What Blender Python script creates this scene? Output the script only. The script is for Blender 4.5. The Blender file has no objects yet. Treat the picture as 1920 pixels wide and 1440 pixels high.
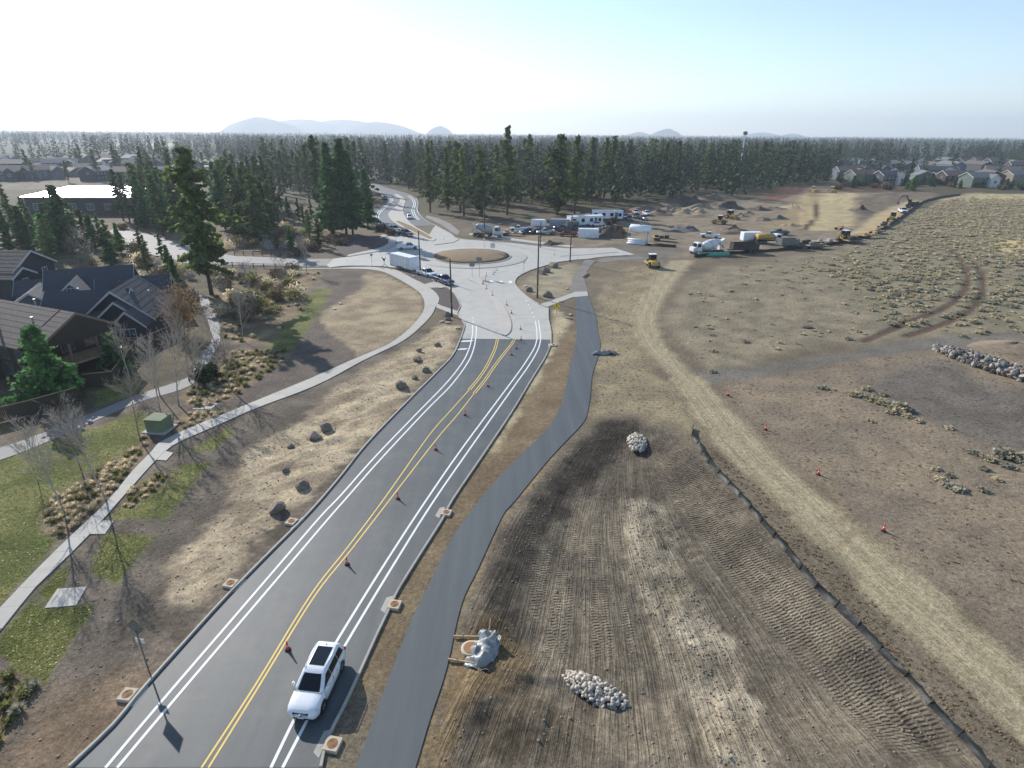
import bpy, bmesh, math, random
import numpy as np
from mathutils import Vector, Matrix, Euler
from mathutils.geometry import tessellate_polygon
random.seed(7); RNG = np.random.RandomState(7)
R = math.radians
scene = bpy.context.scene
col = scene.collection

# ---------------------------------------------------------------- camera
H = 29.0; FPX = 1110.0; PITCH = R(23.0); ROLL = R(0.45)
cam = bpy.data.cameras.new('camera'); cam_o = bpy.data.objects.new('camera', cam); col.objects.link(cam_o)
cam.sensor_fit = 'HORIZONTAL'; cam.sensor_width = 36.0; cam.lens = FPX / 1920 * 36.0
cam.clip_start = 0.5; cam.clip_end = 60000
_m = Euler((math.pi / 2 - PITCH, 0, 0)).to_matrix() @ Matrix.Rotation(ROLL, 3, 'Z')
cam_o.matrix_world = Matrix.Translation((0, 0, H)) @ _m.to_4x4()
scene.camera = cam_o

# ---------------------------------------------------------------- light
HAZE = 0.00017
SUN_EL = R(27.0); SUN_AZ = R(-41.0)            # azimuth from +Y (forward), negative = to the left
sun_dir = Vector((math.sin(SUN_AZ) * math.cos(SUN_EL), math.cos(SUN_AZ) * math.cos(SUN_EL), math.sin(SUN_EL)))
world = bpy.data.worlds.new('World'); scene.world = world; world.use_nodes = True
_nt = world.node_tree; _nt.nodes.clear()
_sky = _nt.nodes.new('ShaderNodeTexSky'); _sky.sky_type = 'NISHITA'; _sky.sun_disc = False
_sky.sun_elevation = SUN_EL; _sky.sun_rotation = SUN_AZ
_sky.altitude = 1100; _sky.air_density = 1.0; _sky.dust_density = 0.7; _sky.ozone_density = 1.8
_bg = _nt.nodes.new('ShaderNodeBackground'); _bg.inputs['Strength'].default_value = 0.12
_out = _nt.nodes.new('ShaderNodeOutputWorld')
_nt.links.new(_sky.outputs[0], _bg.inputs[0]); _nt.links.new(_bg.outputs[0], _out.inputs[0])
sun = bpy.data.lights.new('sun', 'SUN'); sun.energy = 4.2; sun.angle = R(0.53); sun.color = (1.0, 0.95, 0.89)
sun_o = bpy.data.objects.new('sun', sun); col.objects.link(sun_o)
sun_o.rotation_euler = sun_dir.to_track_quat('Z', 'Y').to_euler()
sun_o.location = (-200, 240, 200)
scene.view_settings.view_transform = 'Standard'; scene.view_settings.look = 'None'
scene.view_settings.gamma = 1.0; scene.view_settings.exposure = 0.72
scene.cycles.use_denoising = True
scene.cycles.max_bounces = 6; scene.cycles.transparent_max_bounces = 8; scene.cycles.volume_bounces = 0
scene.cycles.diffuse_bounces = 3; scene.cycles.glossy_bounces = 3; scene.cycles.caustics_reflective = False
scene.cycles.caustics_refractive = False

# ---------------------------------------------------------------- survey: photo point -> point on the level ground
def G(px, py, z=0.0):
    dx, dy = px - 960.0, py - 720.0
    c, s = math.cos(ROLL), math.sin(ROLL)
    dx, dy = dx * c + dy * s, -dx * s + dy * c
    f = FPX * math.cos(PITCH) - dy * math.sin(PITCH)
    d = FPX * math.sin(PITCH) + dy * math.cos(PITCH)
    k = (H - z) / max(d, 1e-3)
    return (dx * k, f * k)
def GL(pts, z=0.0): return [G(a, b, z) for a, b in pts]
def top_height(px, py, y):
    """height of a point seen at (px,py) when it stands at forward distance y"""
    dx, dy = px - 960.0, py - 720.0
    dy = -dx * math.sin(ROLL) + dy * math.cos(ROLL)
    f = FPX * math.cos(PITCH) - dy * math.sin(PITCH); d = FPX * math.sin(PITCH) + dy * math.cos(PITCH)
    return H - y * d / f
def smooth(pts, n=6, closed=False):
    P = [Vector((p[0], p[1])) for p in pts]; out = []
    m = len(P)
    for i in range(m if closed else m - 1):
        if closed: a, b, c_, d = P[i - 1], P[i], P[(i + 1) % m], P[(i + 2) % m]
        else: a, b, c_, d = P[max(i - 1, 0)], P[i], P[i + 1], P[min(i + 2, m - 1)]
        for k in range(n):
            t = k / n
            q = 0.5 * ((2 * b) + (c_ - a) * t + (2 * a - 5 * b + 4 * c_ - d) * t * t + (3 * b - a - 3 * c_ + d) * t ** 3)
            out.append((q.x, q.y))
    if not closed: out.append(tuple(P[-1]))
    return out
def resample(pts, step):
    P = np.array(pts, float); seg = np.hypot(*np.diff(P, axis=0).T); s = np.concatenate([[0], np.cumsum(seg)])
    n = max(2, int(round(s[-1] / step)) + 1); t = np.linspace(0, s[-1], n)
    return [(float(a), float(b)) for a, b in zip(np.interp(t, s, P[:, 0]), np.interp(t, s, P[:, 1]))]
def offset(pts, d):
    P = np.array(pts, float); T = np.gradient(P, axis=0); T /= np.maximum(np.hypot(T[:, 0], T[:, 1]), 1e-6)[:, None]
    N = np.stack([T[:, 1], -T[:, 0]], 1)            # right-hand side
    return [tuple(p) for p in (P + N * d)]

# ---------------------------------------------------------------- object helpers
def tag(o, label=None, cat=None, group=None, kind=None):
    if label: o['label'] = label
    if cat: o['category'] = cat
    if group: o['group'] = group
    if kind: o['kind'] = kind
    return o
def empty(name, loc=(0, 0, 0), rz=0.0, label=None, cat=None, group=None):
    o = bpy.data.objects.new(name, None); col.objects.link(o); o.location = loc; o.rotation_euler = (0, 0, rz)
    o.empty_display_size = 0.3
    return tag(o, label, cat, group)
def children(o): return KIDS.get(o.name, [])
KIDS = {}
def link(o, parent=None):
    col.objects.link(o)
    if parent is not None:
        o.parent = parent; KIDS.setdefault(parent.name, []).append(o)
    return o
def copy_tree(o, parent=None, loc=None, rz=None, sc=None, label=None, group=None):
    c = o.copy(); link(c, parent)
    if loc is not None: c.location = loc
    if rz is not None: c.rotation_euler = (0, 0, rz)
    if sc is not None: c.scale = (sc, sc, sc) if not hasattr(sc, '__len__') else sc
    if label: c['label'] = label
    if group: c['group'] = group
    for ch in children(o): copy_tree(ch, c)
    return c
class MB:
    """collects shapes; build() links them as one mesh object"""
    def __init__(s): s.v = []; s.f = []; s.m = []
    def add(s, vs, fs, m=0):
        o = len(s.v); s.v += [tuple(p) for p in vs]; s.f += [[i + o for i in f] for f in fs]; s.m += [m] * len(fs); return s
    def box(s, x0, x1, y0, y1, z0, z1, m=0, bev=0.0):
        if bev <= 0:
            vs = [(x, y, z) for z in (z0, z1) for y in (y0, y1) for x in (x0, x1)]
            return s.add(vs, [[0, 2, 3, 1], [4, 5, 7, 6], [0, 1, 5, 4], [2, 6, 7, 3], [0, 4, 6, 2], [1, 3, 7, 5]], m)
        b = bev
        pr = [(x0 + b, y0), (x1 - b, y0), (x1, y0 + b), (x1, y1 - b), (x1 - b, y1), (x0 + b, y1), (x0, y1 - b), (x0, y0 + b)]
        pt = [(x0 + 2 * b, y0 + b), (x1 - 2 * b, y0 + b), (x1 - b, y0 + 2 * b), (x1 - b, y1 - 2 * b), (x1 - 2 * b, y1 - b), (x0 + 2 * b, y1 - b), (x0 + b, y1 - 2 * b), (x0 + b, y0 + 2 * b)]
        vs = [(a, c, z0) for a, c in pr] + [(a, c, z1 - b) for a, c in pr] + [(a, c, z1) for a, c in pt]
        fs = [list(range(7, -1, -1)), list(range(16, 24))]
        for k in (0, 8):
            for i in range(8): j = (i + 1) % 8; fs.append([k + i, k + j, k + 8 + j, k + 8 + i])
        return s.add(vs, fs, m)
    def prism(s, prof, a0, a1, axis='y', m=0):
        """extrude a 2-D profile (closed) along an axis; profile in (x,z) for y, (y,z) for x, (x,y) for z"""
        n = len(prof)
        def pt(p, a): return (p[0], a, p[1]) if axis == 'y' else (a, p[0], p[1]) if axis == 'x' else (p[0], p[1], a)
        vs = [pt(p, a0) for p in prof] + [pt(p, a1) for p in prof]
        fs = [[i, (i + 1) % n, n + (i + 1) % n, n + i] for i in range(n)] + [list(range(n - 1, -1, -1)), list(range(n, 2 * n))]
        return s.add(vs, fs, m)
    def cyl(s, a, b, r0, r1=None, n=12, m=0, caps=True):
        r1 = r0 if r1 is None else r1; a = Vector(a); b = Vector(b); d = (b - a).normalized()
        u = d.orthogonal().normalized(); w = d.cross(u); vs = []
        for c, r in ((a, r0), (b, r1)):
            for i in range(n):
                t = 2 * math.pi * i / n; vs.append(c + (u * math.cos(t) + w * math.sin(t)) * r)
        fs = [[i, (i + 1) % n, n + (i + 1) % n, n + i] for i in range(n)]
        if caps: fs += [list(range(n - 1, -1, -1)), list(range(n, 2 * n))]
        return s.add(vs, fs, m)
    def tube(s, pts, rad, n=6, m=0):
        P = [Vector(p) for p in pts]; rr = rad if hasattr(rad, '__len__') else [rad] * len(P); vs = []
        for i, p in enumerate(P):
            d = (P[min(i + 1, len(P) - 1)] - P[max(i - 1, 0)]).normalized()
            u = Vector((0, 0, 1)).cross(d)
            u = u.normalized() if u.length > 0.05 else Vector((1, 0, 0)); w = d.cross(u)
            for k in range(n):
                t = 2 * math.pi * k / n; vs.append(p + (u * math.cos(t) + w * math.sin(t)) * rr[i])
        fs = []
        for i in range(len(P) - 1):
            for k in range(n): a = i * n + k; b = i * n + (k + 1) % n; fs.append([a, b, b + n, a + n])
        fs += [list(range(n - 1, -1, -1)), [(len(P) - 1) * n + k for k in range(n)]]
        return s.add(vs, fs, m)
    def lathe(s, prof, n=16, m=0, c=(0, 0), cap=True):
        vs = [(c[0] + r * math.cos(2 * math.pi * k / n), c[1] + r * math.sin(2 * math.pi * k / n), z) for r, z in prof for k in range(n)]
        fs = []
        for i in range(len(prof) - 1):
            for k in range(n): a = i * n + k; b = i * n + (k + 1) % n; fs.append([a, b, b + n, a + n])
        if cap: fs += [list(range(n - 1, -1, -1)), [(len(prof) - 1) * n + k for k in range(n)]]
        return s.add(vs, fs, m)
    def loft(s, rings, m=0, closed=True, caps=True):
        n = len(rings[0]); vs = [p for r in rings for p in r]; fs = []
        for i in range(len(rings) - 1):
            for k in range(n if closed else n - 1): a = i * n + k; b = i * n + (k + 1) % n; fs.append([a, b, b + n, a + n])
        if caps and closed: fs += [list(range(n - 1, -1, -1)), [(len(rings) - 1) * n + k for k in range(n)]]
        return s.add(vs, fs, m)
    def quad(s, a, b, c, d, m=0): return s.add([a, b, c, d], [[0, 1, 2, 3]], m)
    def mesh(s, name, mats, smooth_=False):
        me = bpy.data.meshes.new(name); me.from_pydata(s.v, [], s.f)
        for mt in (mats if isinstance(mats, (list, tuple)) else [mats]): me.materials.append(mt)
        if len(me.materials) > 1: me.polygons.foreach_set('material_index', s.m)
        if smooth_: me.polygons.foreach_set('use_smooth', [True] * len(me.polygons))
        me.update(); return me
    def build(s, name, mats, parent=None, smooth_=False, loc=None, rz=None):
        me = s.mesh(name, mats, smooth_)
        o = link(bpy.data.objects.new(name, me), parent)
        if loc is not None: o.location = loc
        if rz is not None: o.rotation_euler = (0, 0, rz)
        return o
def fixnormals(o):
    bm = bmesh.new(); bm.from_mesh(o.data); bmesh.ops.recalc_face_normals(bm, faces=bm.faces); bm.to_mesh(o.data); bm.free(); return o
def from_np(name, V, F, mat_, parent=None, smooth_=False, attrs=None):
    me = bpy.data.meshes.new(name); V = np.asarray(V, np.float32); F = np.asarray(F, np.int32); k = F.shape[1]
    me.vertices.add(len(V)); me.vertices.foreach_set('co', V.ravel())
    me.loops.add(F.size); me.loops.foreach_set('vertex_index', F.ravel())
    me.polygons.add(len(F)); me.polygons.foreach_set('loop_start', np.arange(0, F.size, k, dtype=np.int32))
    me.polygons.foreach_set('loop_total', np.full(len(F), k, np.int32))
    if smooth_: me.polygons.foreach_set('use_smooth', np.ones(len(F), bool))
    me.update(calc_edges=True)
    for an, (ty, data) in (attrs or {}).items():
        a = me.attributes.new(an, ty, 'POINT')
        a.data.foreach_set({'FLOAT': 'value', 'FLOAT_COLOR': 'color', 'FLOAT_VECTOR': 'vector'}[ty], np.asarray(data, np.float32).ravel())
    for mt in (mat_ if isinstance(mat_, (list, tuple)) else [mat_]): me.materials.append(mt)
    return link(bpy.data.objects.new(name, me), parent)

# ---------------------------------------------------------------- numpy noise and polygon tools
def _hash(ix, iy, s):
    n = (ix.astype(np.int64) * 374761393 + iy.astype(np.int64) * 668265263 + s * 974634777) & 0x7fffffff
    n = ((n ^ (n >> 13)) * 1274126177) & 0x7fffffff
    return ((n ^ (n >> 16)) & 0xffff) / 65535.0
def vnoise(x, y, s=0):
    ix, iy = np.floor(x), np.floor(y); fx, fy = x - ix, y - iy
    fx = fx * fx * (3 - 2 * fx); fy = fy * fy * (3 - 2 * fy)
    a, b, c, d = _hash(ix, iy, s), _hash(ix + 1, iy, s), _hash(ix, iy + 1, s), _hash(ix + 1, iy + 1, s)
    return (a * (1 - fx) + b * fx) * (1 - fy) + (c * (1 - fx) + d * fx) * fy
def fbm(x, y, sc, oc=4, s=0):
    t = 0; a = 0.5; w = 0
    for o in range(oc): t = t + a * vnoise(x / sc * 2 ** o, y / sc * 2 ** o, s + o * 17); w += a; a *= 0.5
    return t / w
def sstep(a, b, x): t = np.clip((x - a) / (b - a), 0, 1); return t * t * (3 - 2 * t)
def poly_sd(poly, X, Y):
    """signed distance to a closed polygon, positive inside"""
    P = np.array(poly); x0, y0 = P.min(0) - 12; x1, y1 = P.max(0) + 12
    out = np.full(X.shape, -50.0); sel = (X > x0) & (X < x1) & (Y > y0) & (Y < y1)
    if not sel.any(): return out
    x = X[sel]; y = Y[sel]; d = np.full(x.shape, 1e9); ins = np.zeros(x.shape, bool)
    for i in range(len(P)):
        ax, ay = P[i]; bx, by = P[(i + 1) % len(P)]; ex, ey = bx - ax, by - ay; L = ex * ex + ey * ey + 1e-12
        t = np.clip(((x - ax) * ex + (y - ay) * ey) / L, 0, 1)
        d = np.minimum(d, np.hypot(x - ax - t * ex, y - ay - t * ey))
        if ay != by: ins ^= ((ay > y) != (by > y)) & (x < ex * (y - ay) / (by - ay) + ax)
    out[sel] = np.where(ins, d, -d); return out
def line_sd(line, X, Y, reach=30.0):
    """(along, across, distance) to an open polyline"""
    P = np.array(line); x0, y0 = P.min(0) - reach; x1, y1 = P.max(0) + reach
    S = np.zeros(X.shape); N = np.full(X.shape, 99.0); D = np.full(X.shape, 99.0)
    sel = (X > x0) & (X < x1) & (Y > y0) & (Y < y1)
    if not sel.any(): return S, N, D
    x = X[sel]; y = Y[sel]; d = np.full(x.shape, 1e9); s_ = np.zeros(x.shape); n_ = np.zeros(x.shape); acc = 0
    for i in range(len(P) - 1):
        ax, ay = P[i]; ex, ey = P[i + 1] - P[i]; L = math.hypot(ex, ey) + 1e-9
        t = np.clip(((x - ax) * ex + (y - ay) * ey) / (L * L), 0, 1); q = np.hypot(x - ax - t * ex, y - ay - t * ey)
        b = q < d; d = np.where(b, q, d); s_ = np.where(b, acc + t * L, s_)
        n_ = np.where(b, np.where(((x - ax) * ey - (y - ay) * ex) > 0, q, -q), n_); acc += L
    S[sel] = s_; N[sel] = n_; D[sel] = d; return S, N, D

# ---------------------------------------------------------------- materials
def srgb(r, g, b, a=1.0):
    f = lambda c: (c / 255 / 12.92) if c / 255 <= 0.04045 else ((c / 255 + 0.055) / 1.055) ** 2.4
    return (f(r), f(g), f(b), a)
def new_mat(name):
    m = bpy.data.materials.new(name); m.use_nodes = True; nt = m.node_tree
    return m, nt, nt.nodes['Principled BSDF']
def mat(name, c, rough=0.7, metal=0.0, var=0.12, scale=3.0, bump=0.0, spec=0.5, c2=None, det=6.0, coat=0.0, wear=None, wscale=0.6, coord='Object', trans=0.0):
    """procedural paint / stone / soil: a colour broken up by noise at two scales, with fine relief"""
    m, nt, b = new_mat(name); N = nt.nodes; L = nt.links
    tc = N.new('ShaderNodeTexCoord'); nz = N.new('ShaderNodeTexNoise'); nz.inputs['Scale'].default_value = scale; nz.inputs['Detail'].default_value = det
    nz.inputs['Roughness'].default_value = 0.65
    L.new(tc.outputs[coord], nz.inputs['Vector'])
    rp = N.new('ShaderNodeMapRange'); rp.inputs['From Min'].default_value = 0.3; rp.inputs['From Max'].default_value = 0.7; L.new(nz.outputs['Fac'], rp.inputs['Value'])
    mx = N.new('ShaderNodeMix'); mx.data_type = 'RGBA'
    a = [max(0, x * (1 - var)) for x in c[:3]] + [1]; d = list(c2[:3]) + [1] if c2 else [min(1, x * (1 + var)) for x in c[:3]] + [1]
    if c2: a = list(c[:3]) + [1]
    mx.inputs['A'].default_value = a; mx.inputs['B'].default_value = d
    L.new(rp.outputs[0], mx.inputs['Factor']); last = mx.outputs['Result']
    if wear:
        n2 = N.new('ShaderNodeTexNoise'); n2.inputs['Scale'].default_value = wscale; n2.inputs['Detail'].default_value = 5; L.new(tc.outputs[coord], n2.inputs['Vector'])
        r2 = N.new('ShaderNodeMapRange'); r2.inputs['From Min'].default_value = 0.45; r2.inputs['From Max'].default_value = 0.75; r2.inputs['To Max'].default_value = 0.8; L.new(n2.outputs['Fac'], r2.inputs['Value'])
        m2 = N.new('ShaderNodeMix'); m2.data_type = 'RGBA'; m2.inputs['B'].default_value = list(wear[:3]) + [1]
        L.new(last, m2.inputs['A']); L.new(r2.outputs[0], m2.inputs['Factor']); last = m2.outputs['Result']
    L.new(last, b.inputs['Base Color'])
    b.inputs['Roughness'].default_value = rough; b.inputs['Metallic'].default_value = metal; b.inputs['Specular IOR Level'].default_value = spec
    if coat: b.inputs['Coat Weight'].default_value = coat; b.inputs['Coat Roughness'].default_value = 0.05
    if bump:
        bp = N.new('ShaderNodeBump'); bp.inputs['Strength'].default_value = min(1, bump); bp.inputs['Distance'].default_value = 0.06
        n3 = N.new('ShaderNodeTexNoise'); n3.inputs['Scale'].default_value = scale * 2.3; n3.inputs['Detail'].default_value = 8; L.new(tc.outputs[coord], n3.inputs['Vector'])
        L.new(n3.outputs['Fac'], bp.inputs['Height']); L.new(bp.outputs[0], b.inputs['Normal'])
    return m
# ================================================================ traced outlines (photo points laid on level ground)
ROAD_L = [(133,1440),(219,1357),(264,1301),(345,1210),(427,1120),(505,1040),(583,961),(640,895),(692,830),(767,752),(817,702),(850,667),(865,635)]
ROAD_LC = [(865,635),(872,611),(867,600),(858,588),(864,575),(860,563),(851,549),(838,539),(814,526),(791,517),(760,507),(728,501),(705,499.5),(649,499),(620,502)]
ROAD_R = [(598,1440),(612,1384),(647,1315),(702,1195),(726,1145),(744,1107),(790,1033),(827,975),(847,937),(905,852),(960,770),(995,712),(1020,672),(1031,647),(1032,637)]
ROAD_RC = [(1032,637),(1032,622),(1028,602),(1027,590),(1027,578),(1010,571),(992,560),(975,546),(966,535),(965,528),(971,519),(992,508),(1020,499),(1046,492),(1085,487),(1102,486),(1130,482),(1177,479)]
FAR_L = [(745,455),(736,447),(722,434),(707,424),(699,412),(700,402),(707,393),(720,384),(729,375),(724,368),(712,362),(695,356),(660,351),(600,346)]
FAR_R = [(1040,464),(980,457),(920,452),(860,447),(845,438),(817,423),(797,412),(787,402),(783,392),(784,381),(779,372),(765,364),(745,358),(720,351),(700,345),(660,340),(600,336)]
PATH_L = [(650,1480),(667,1440),(723,1287),(772,1162),(813,1079),(848,1009),(890,950),(925,908),(960,870),(1000,832),(1030,800),(1045,775),(1055,752),(1062,720),(1072,677),(1080,642),(1081,617),(1080,590),(1078,556.5)]
PATH_R = [(765,1480),(779,1440),(806,1350),(838,1252),(865,1134),(897,1065),(942,968),(965,940),(1035,855),(1090,797),(1101,775),(1107,740),(1110,705),(1118,680),(1125,655),(1125,640),(1120,617),(1117,592),(1103,555)]
WALK_L = [(-40,1182),(0,1141),(59,1079),(110,1028),(163,978),(205,937),(250,882),(282,850),(300,830),(362,800),(420,777),(480,752),(580,711),(670,671),(730,645),(767,617),(787,595),(795,580),(796,568),(793,558),(785,547),(764,533),(733,516),(708,507.6),(674,504.6),(627,504.3),(560,506)]
WALK_R = [(-40,1228),(0,1185),(66,1103),(118,1053),(167,1004),(222,942),(262,897),(288,868),(325,835),(375,812),(430,788),(480,766),(595,722),(680,677),(755,640),(792,610),(810,590),(817,575),(824,563),(819,551),(806,540),(796,533),(775,523),(753,511),(733,504.6),(700,501),(674,500.6),(627,503),(560,504.5)]
PATH2_L = [(-40,850),(0,840),(67,817),(175,774),(262,739),(350,709),(368,684),(384,660),(396,640),(392,610),(380,580),(372,555)]
PATH2_R = [(-40,876),(0,863),(67,838),(175,791),(262,754),(356,724),(384,690),(400,664),(412,642),(412,610),(399,580),(389,555)]
DROAD_L = [(1262,488),(1238,510),(1210,545),(1185,590),(1187,620),(1202,650),(1240,690),(1270,725),(1330,810),(1400,890),(1480,965),(1570,1060),(1700,1180),(1830,1300),(1960,1430)]
DROAD_R = [(1302,488),(1280,512),(1262,535),(1238,575),(1234,610),(1250,650),(1290,690),(1330,720),(1390,790),(1450,850),(1560,945),(1700,1060),(1850,1190),(1960,1285)]
CIRC = G(885, 482)
def strip(l, r, n=4): return smooth(GL(l), n) + smooth(GL(r), n)[::-1]
ROADPOLY = strip(ROAD_L, ROAD_R)
PATHPOLY = strip(PATH_L, PATH_R); WALKPOLY = strip(WALK_L, WALK_R); PATH2POLY = strip(PATH2_L, PATH2_R)
CONCPOLY = smooth(GL(ROAD_LC), 3) + GL([(612,498),(626,485),(652,481.5),(705,472.5),(732,465)]) + smooth(GL(FAR_L[:4]), 3) + GL([(745,428),(800,448),(812,428)]) \
    + smooth(GL(FAR_R[:6][::-1]), 3) + GL([(1071,466),(1150,464.5),(1190,477)]) + smooth(GL(ROAD_RC), 3)[::-1]
FARPOLY = smooth(GL(FAR_L[3:]), 4) + smooth(GL(FAR_R[5:]), 4)[::-1]
WESTROAD = GL([(612,498),(626,485),(560,486),(500,482),(440,480),(380,470),(330,455),(280,440),(215,428),(205,433),(215,447),(250,465),(300,482),(350,493),(420,496),(520,499)])
HARD = [ROADPOLY, PATHPOLY, WALKPOLY, PATH2POLY, CONCPOLY, FARPOLY, WESTROAD]

GRADED = GL([(796,1460),(812,1350),(844,1252),(871,1134),(903,1066),(948,970),(972,942),(1042,858),(1100,798),(1125,786),(1180,782),(1235,800),(1290,822),(1340,870),(1400,935),(1500,1052),(1600,1150),(1800,1352),(1890,1460)])
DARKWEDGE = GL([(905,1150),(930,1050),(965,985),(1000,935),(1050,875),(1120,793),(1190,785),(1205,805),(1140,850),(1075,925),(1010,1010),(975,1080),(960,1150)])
PALESTRIP = GL([(1165,925),(1215,915),(1260,985),(1300,1080),(1350,1150),(1395,1240),(1430,1330),(1440,1440),(1330,1440),(1310,1330),(1270,1230),(1215,1130),(1180,1030)])
SCRAPED = GL([(305,1085),(325,1050),(380,1000),(425,955),(432,890),(470,835),(560,790),(620,735),(690,690),(760,652),(830,605),(858,612),(848,660),(800,705),(720,790),(620,895),(530,965),(430,1080),(370,1130),(325,1125)])
ROUNDLOT = GL([(690,509),(720,515),(765,537),(785,550),(793,565),(793,590),(775,612),(740,640),(672,668),(650,645),(615,622),(600,600),(602,587),(625,572),(655,553),(682,540),(684,530),(681,520)])
MULCH = GL([(600,506),(684,508),(683,540),(602,590),(600,606),(674,668),(480,752),(400,785),(372,776),(440,740),(505,690),(545,655),(585,585),(615,540)])
MULCH2 = GL([(600,722),(690,672),(660,720),(560,788),(470,832),(430,885),(420,950),(380,985),(325,1045),(300,1085),(320,1130),(285,1250),(120,1440),(-40,1440),(-40,1200),(180,1010),(330,838)])
SAGE = GL([(1250,600),(1290,520),(1420,490),(1560,470),(1660,440),(1720,395),(1800,368),(2100,372),(2300,640),(1700,632),(1560,650),(1400,680),(1330,700),(1270,660)])
SAGEDENSE = GL([(1500,500),(1640,455),(1700,410),(1780,372),(2100,375),(2300,600),(1780,628),(1700,628),(1660,620),(1620,560),(1540,520)])
YARD = GL([(880,440),(960,432),(1060,408),(1130,392),(1230,396),(1330,380),(1420,372),(1500,350),(1640,345),(1760,365),(1720,385),(1640,440),(1540,468),(1330,480),(1250,492),(1090,480),(1060,462)])
BROWNF = GL([(1340,725),(1500,695),(1700,662),(2000,640),(2300,800),(2300,1300),(1960,1270),(1700,1050),(1560,935),(1450,840)])
GRAVELR = GL([(1296,694),(1330,722),(1500,694),(1700,660),(1960,642),(2100,640),(2100,612),(1920,618),(1700,640),(1560,665),(1400,688)])
GRAVELPAD = GL([(1640,700),(1720,680),(1800,690),(1870,720),(2100,780),(2200,900),(1900,850),(1760,790),(1600,740)])
LAWNS = [GL([(-60,870),(0,852),(80,832),(200,795),(262,768),(285,790),(262,830),(200,868),(130,910),(90,950),(76,990),(110,1012),(57,1072),(0,1134),(-60,1190)]),
    GL([(262,905),(345,870),(395,866),(312,973),(205,974),(228,945)]), GL([(194,999),(288,1004),(222,1097),(170,1074)]),
    GL([(-60,1250),(0,1192),(60,1122),(84,1141),(180,1134),(83,1282),(35,1260),(0,1233),(-60,1215)]),
    GL([(624,541),(590,543),(575,553),(572,575),(540,600),(512,625),(497,650),(545,662),(600,585)]),
    GL([(70,1112),(112,1066),(136,1060),(120,1095),(86,1128)]), GL([(350,850),(430,800),(438,812),(405,842)]),
    GL([(175,765),(260,733),(262,705),(215,718),(180,735)])]
BEDS = [GL([(268,805),(282,846),(205,930),(160,975),(120,1005),(85,1002),(72,970),(100,935),(190,880),(255,840)]), GL([(222,940),(262,903),(330,880),(320,900),(240,958)]),
    GL([(330,825),(430,785),(436,768),(360,770),(318,790)]), GL([(-60,1262),(0,1268),(40,1266),(86,1286),(40,1350),(0,1405),(-60,1440)]),
    GL([(440,655),(500,655),(548,660),(520,690),(430,750),(380,770),(330,745),(385,700)]),
    GL([(600,510),(560,508),(470,515),(400,530),(400,600),(420,640),(500,648),(570,575),(574,552)])]

# ================================================================ terrain
def hardsd(X, Y):
    m = np.full(X.shape, -50.0)
    for p in HARD: m = np.maximum(m, poly_sd(p, X, Y))
    m = np.maximum(m, 27.0 - np.hypot(X - CIRC[0], Y - CIRC[1])); return m
LIGHTROAD = strip(DROAD_L, DROAD_R)
def hgt(X, Y):
    X = np.asarray(X, float); Y = np.asarray(Y, float)
    free = sstep(0.35, 2.2, -hardsd(X, Y))
    z = (fbm(X, Y, 5, 3, 3) - 0.5) * 0.10
    g = poly_sd(GRADED, X, Y)
    gi = sstep(0, 5.5, g)
    z = z - 0.95 * gi + sstep(-0.3, 1.5, g) * ((fbm(X, Y, 2.2, 4, 5) - 0.5) * 0.30)
    ps = sstep(-0.5, 1.2, poly_sd(PALESTRIP, X, Y) + (fbm(X, Y, 1.5, 2, 8) - 0.5) * 2)
    z = z + ps * (0.06 + np.abs(fbm(X, Y * 0.6, 1.1, 3, 21) - 0.5) * 0.55)
    sc = sstep(0, 2, poly_sd(SCRAPED, X, Y))
    z = z + sc * (fbm(X * 1.0 + Y * 0.6, Y * 0.8 - X * 0.8, 1.6, 4, 11) - 0.5) * 0.45
    sg = sstep(0, 6, poly_sd(SAGE, X, Y)); z = z + sg * (fbm(X, Y, 6, 4, 31) - 0.5) * 0.5
    lr = poly_sd(LIGHTROAD, X, Y); z = z * (1 - 0.8 * sstep(-0.5, 1.0, lr))
    # spoil heaped around the manhole beside the path
    for (px, py, rx, ry, hh) in ((985,1250,3.0,1.5,0.55),(935,1330,3.2,2.6,0.7),(870,1300,1.1,1.4,0.35),(1010,1330,2.5,2.0,0.45),(900,1160,1.6,1.0,0.3)):
        cx, cy = G(px, py); q = ((X - cx) / rx) ** 2 + ((Y - cy) / ry) ** 2
        z = z + hh * np.exp(-q * 1.4) * (0.7 + 0.6 * fbm(X, Y, 0.9, 3, 41))
    z = z * free - 0.012 * (1 - free)
    yd = sstep(0, 10, poly_sd(YARD, X, Y)); z = z + yd * (fbm(X, Y, 9, 4, 51) - 0.5) * 0.6 * free
    return z
def hz(x, y):
    i = min(max(int(np.searchsorted(ys, y)) - 1, 0), len(ys) - 2); u = (y - ys[i]) / (ys[i + 1] - ys[i]); q = (x / (y + 14) - ts[0]) / (ts[1] - ts[0])
    j = min(max(int(q), 0), len(ts) - 2); v = min(max(q - j, 0), 1); u = min(max(u, 0), 1); Zm = Z.reshape(len(ys), len(ts))
    return float((Zm[i, j] * (1 - v) + Zm[i, j + 1] * v) * (1 - u) + (Zm[i + 1, j] * (1 - v) + Zm[i + 1, j + 1] * v) * u)
def GZ(px, py, dz=0.0):
    """photo point -> point on the terrain"""
    z = 0.0
    for _ in range(4): x, y = G(px, py, z); z = hz(x, y)
    return (x, y, z + dz)

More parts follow.
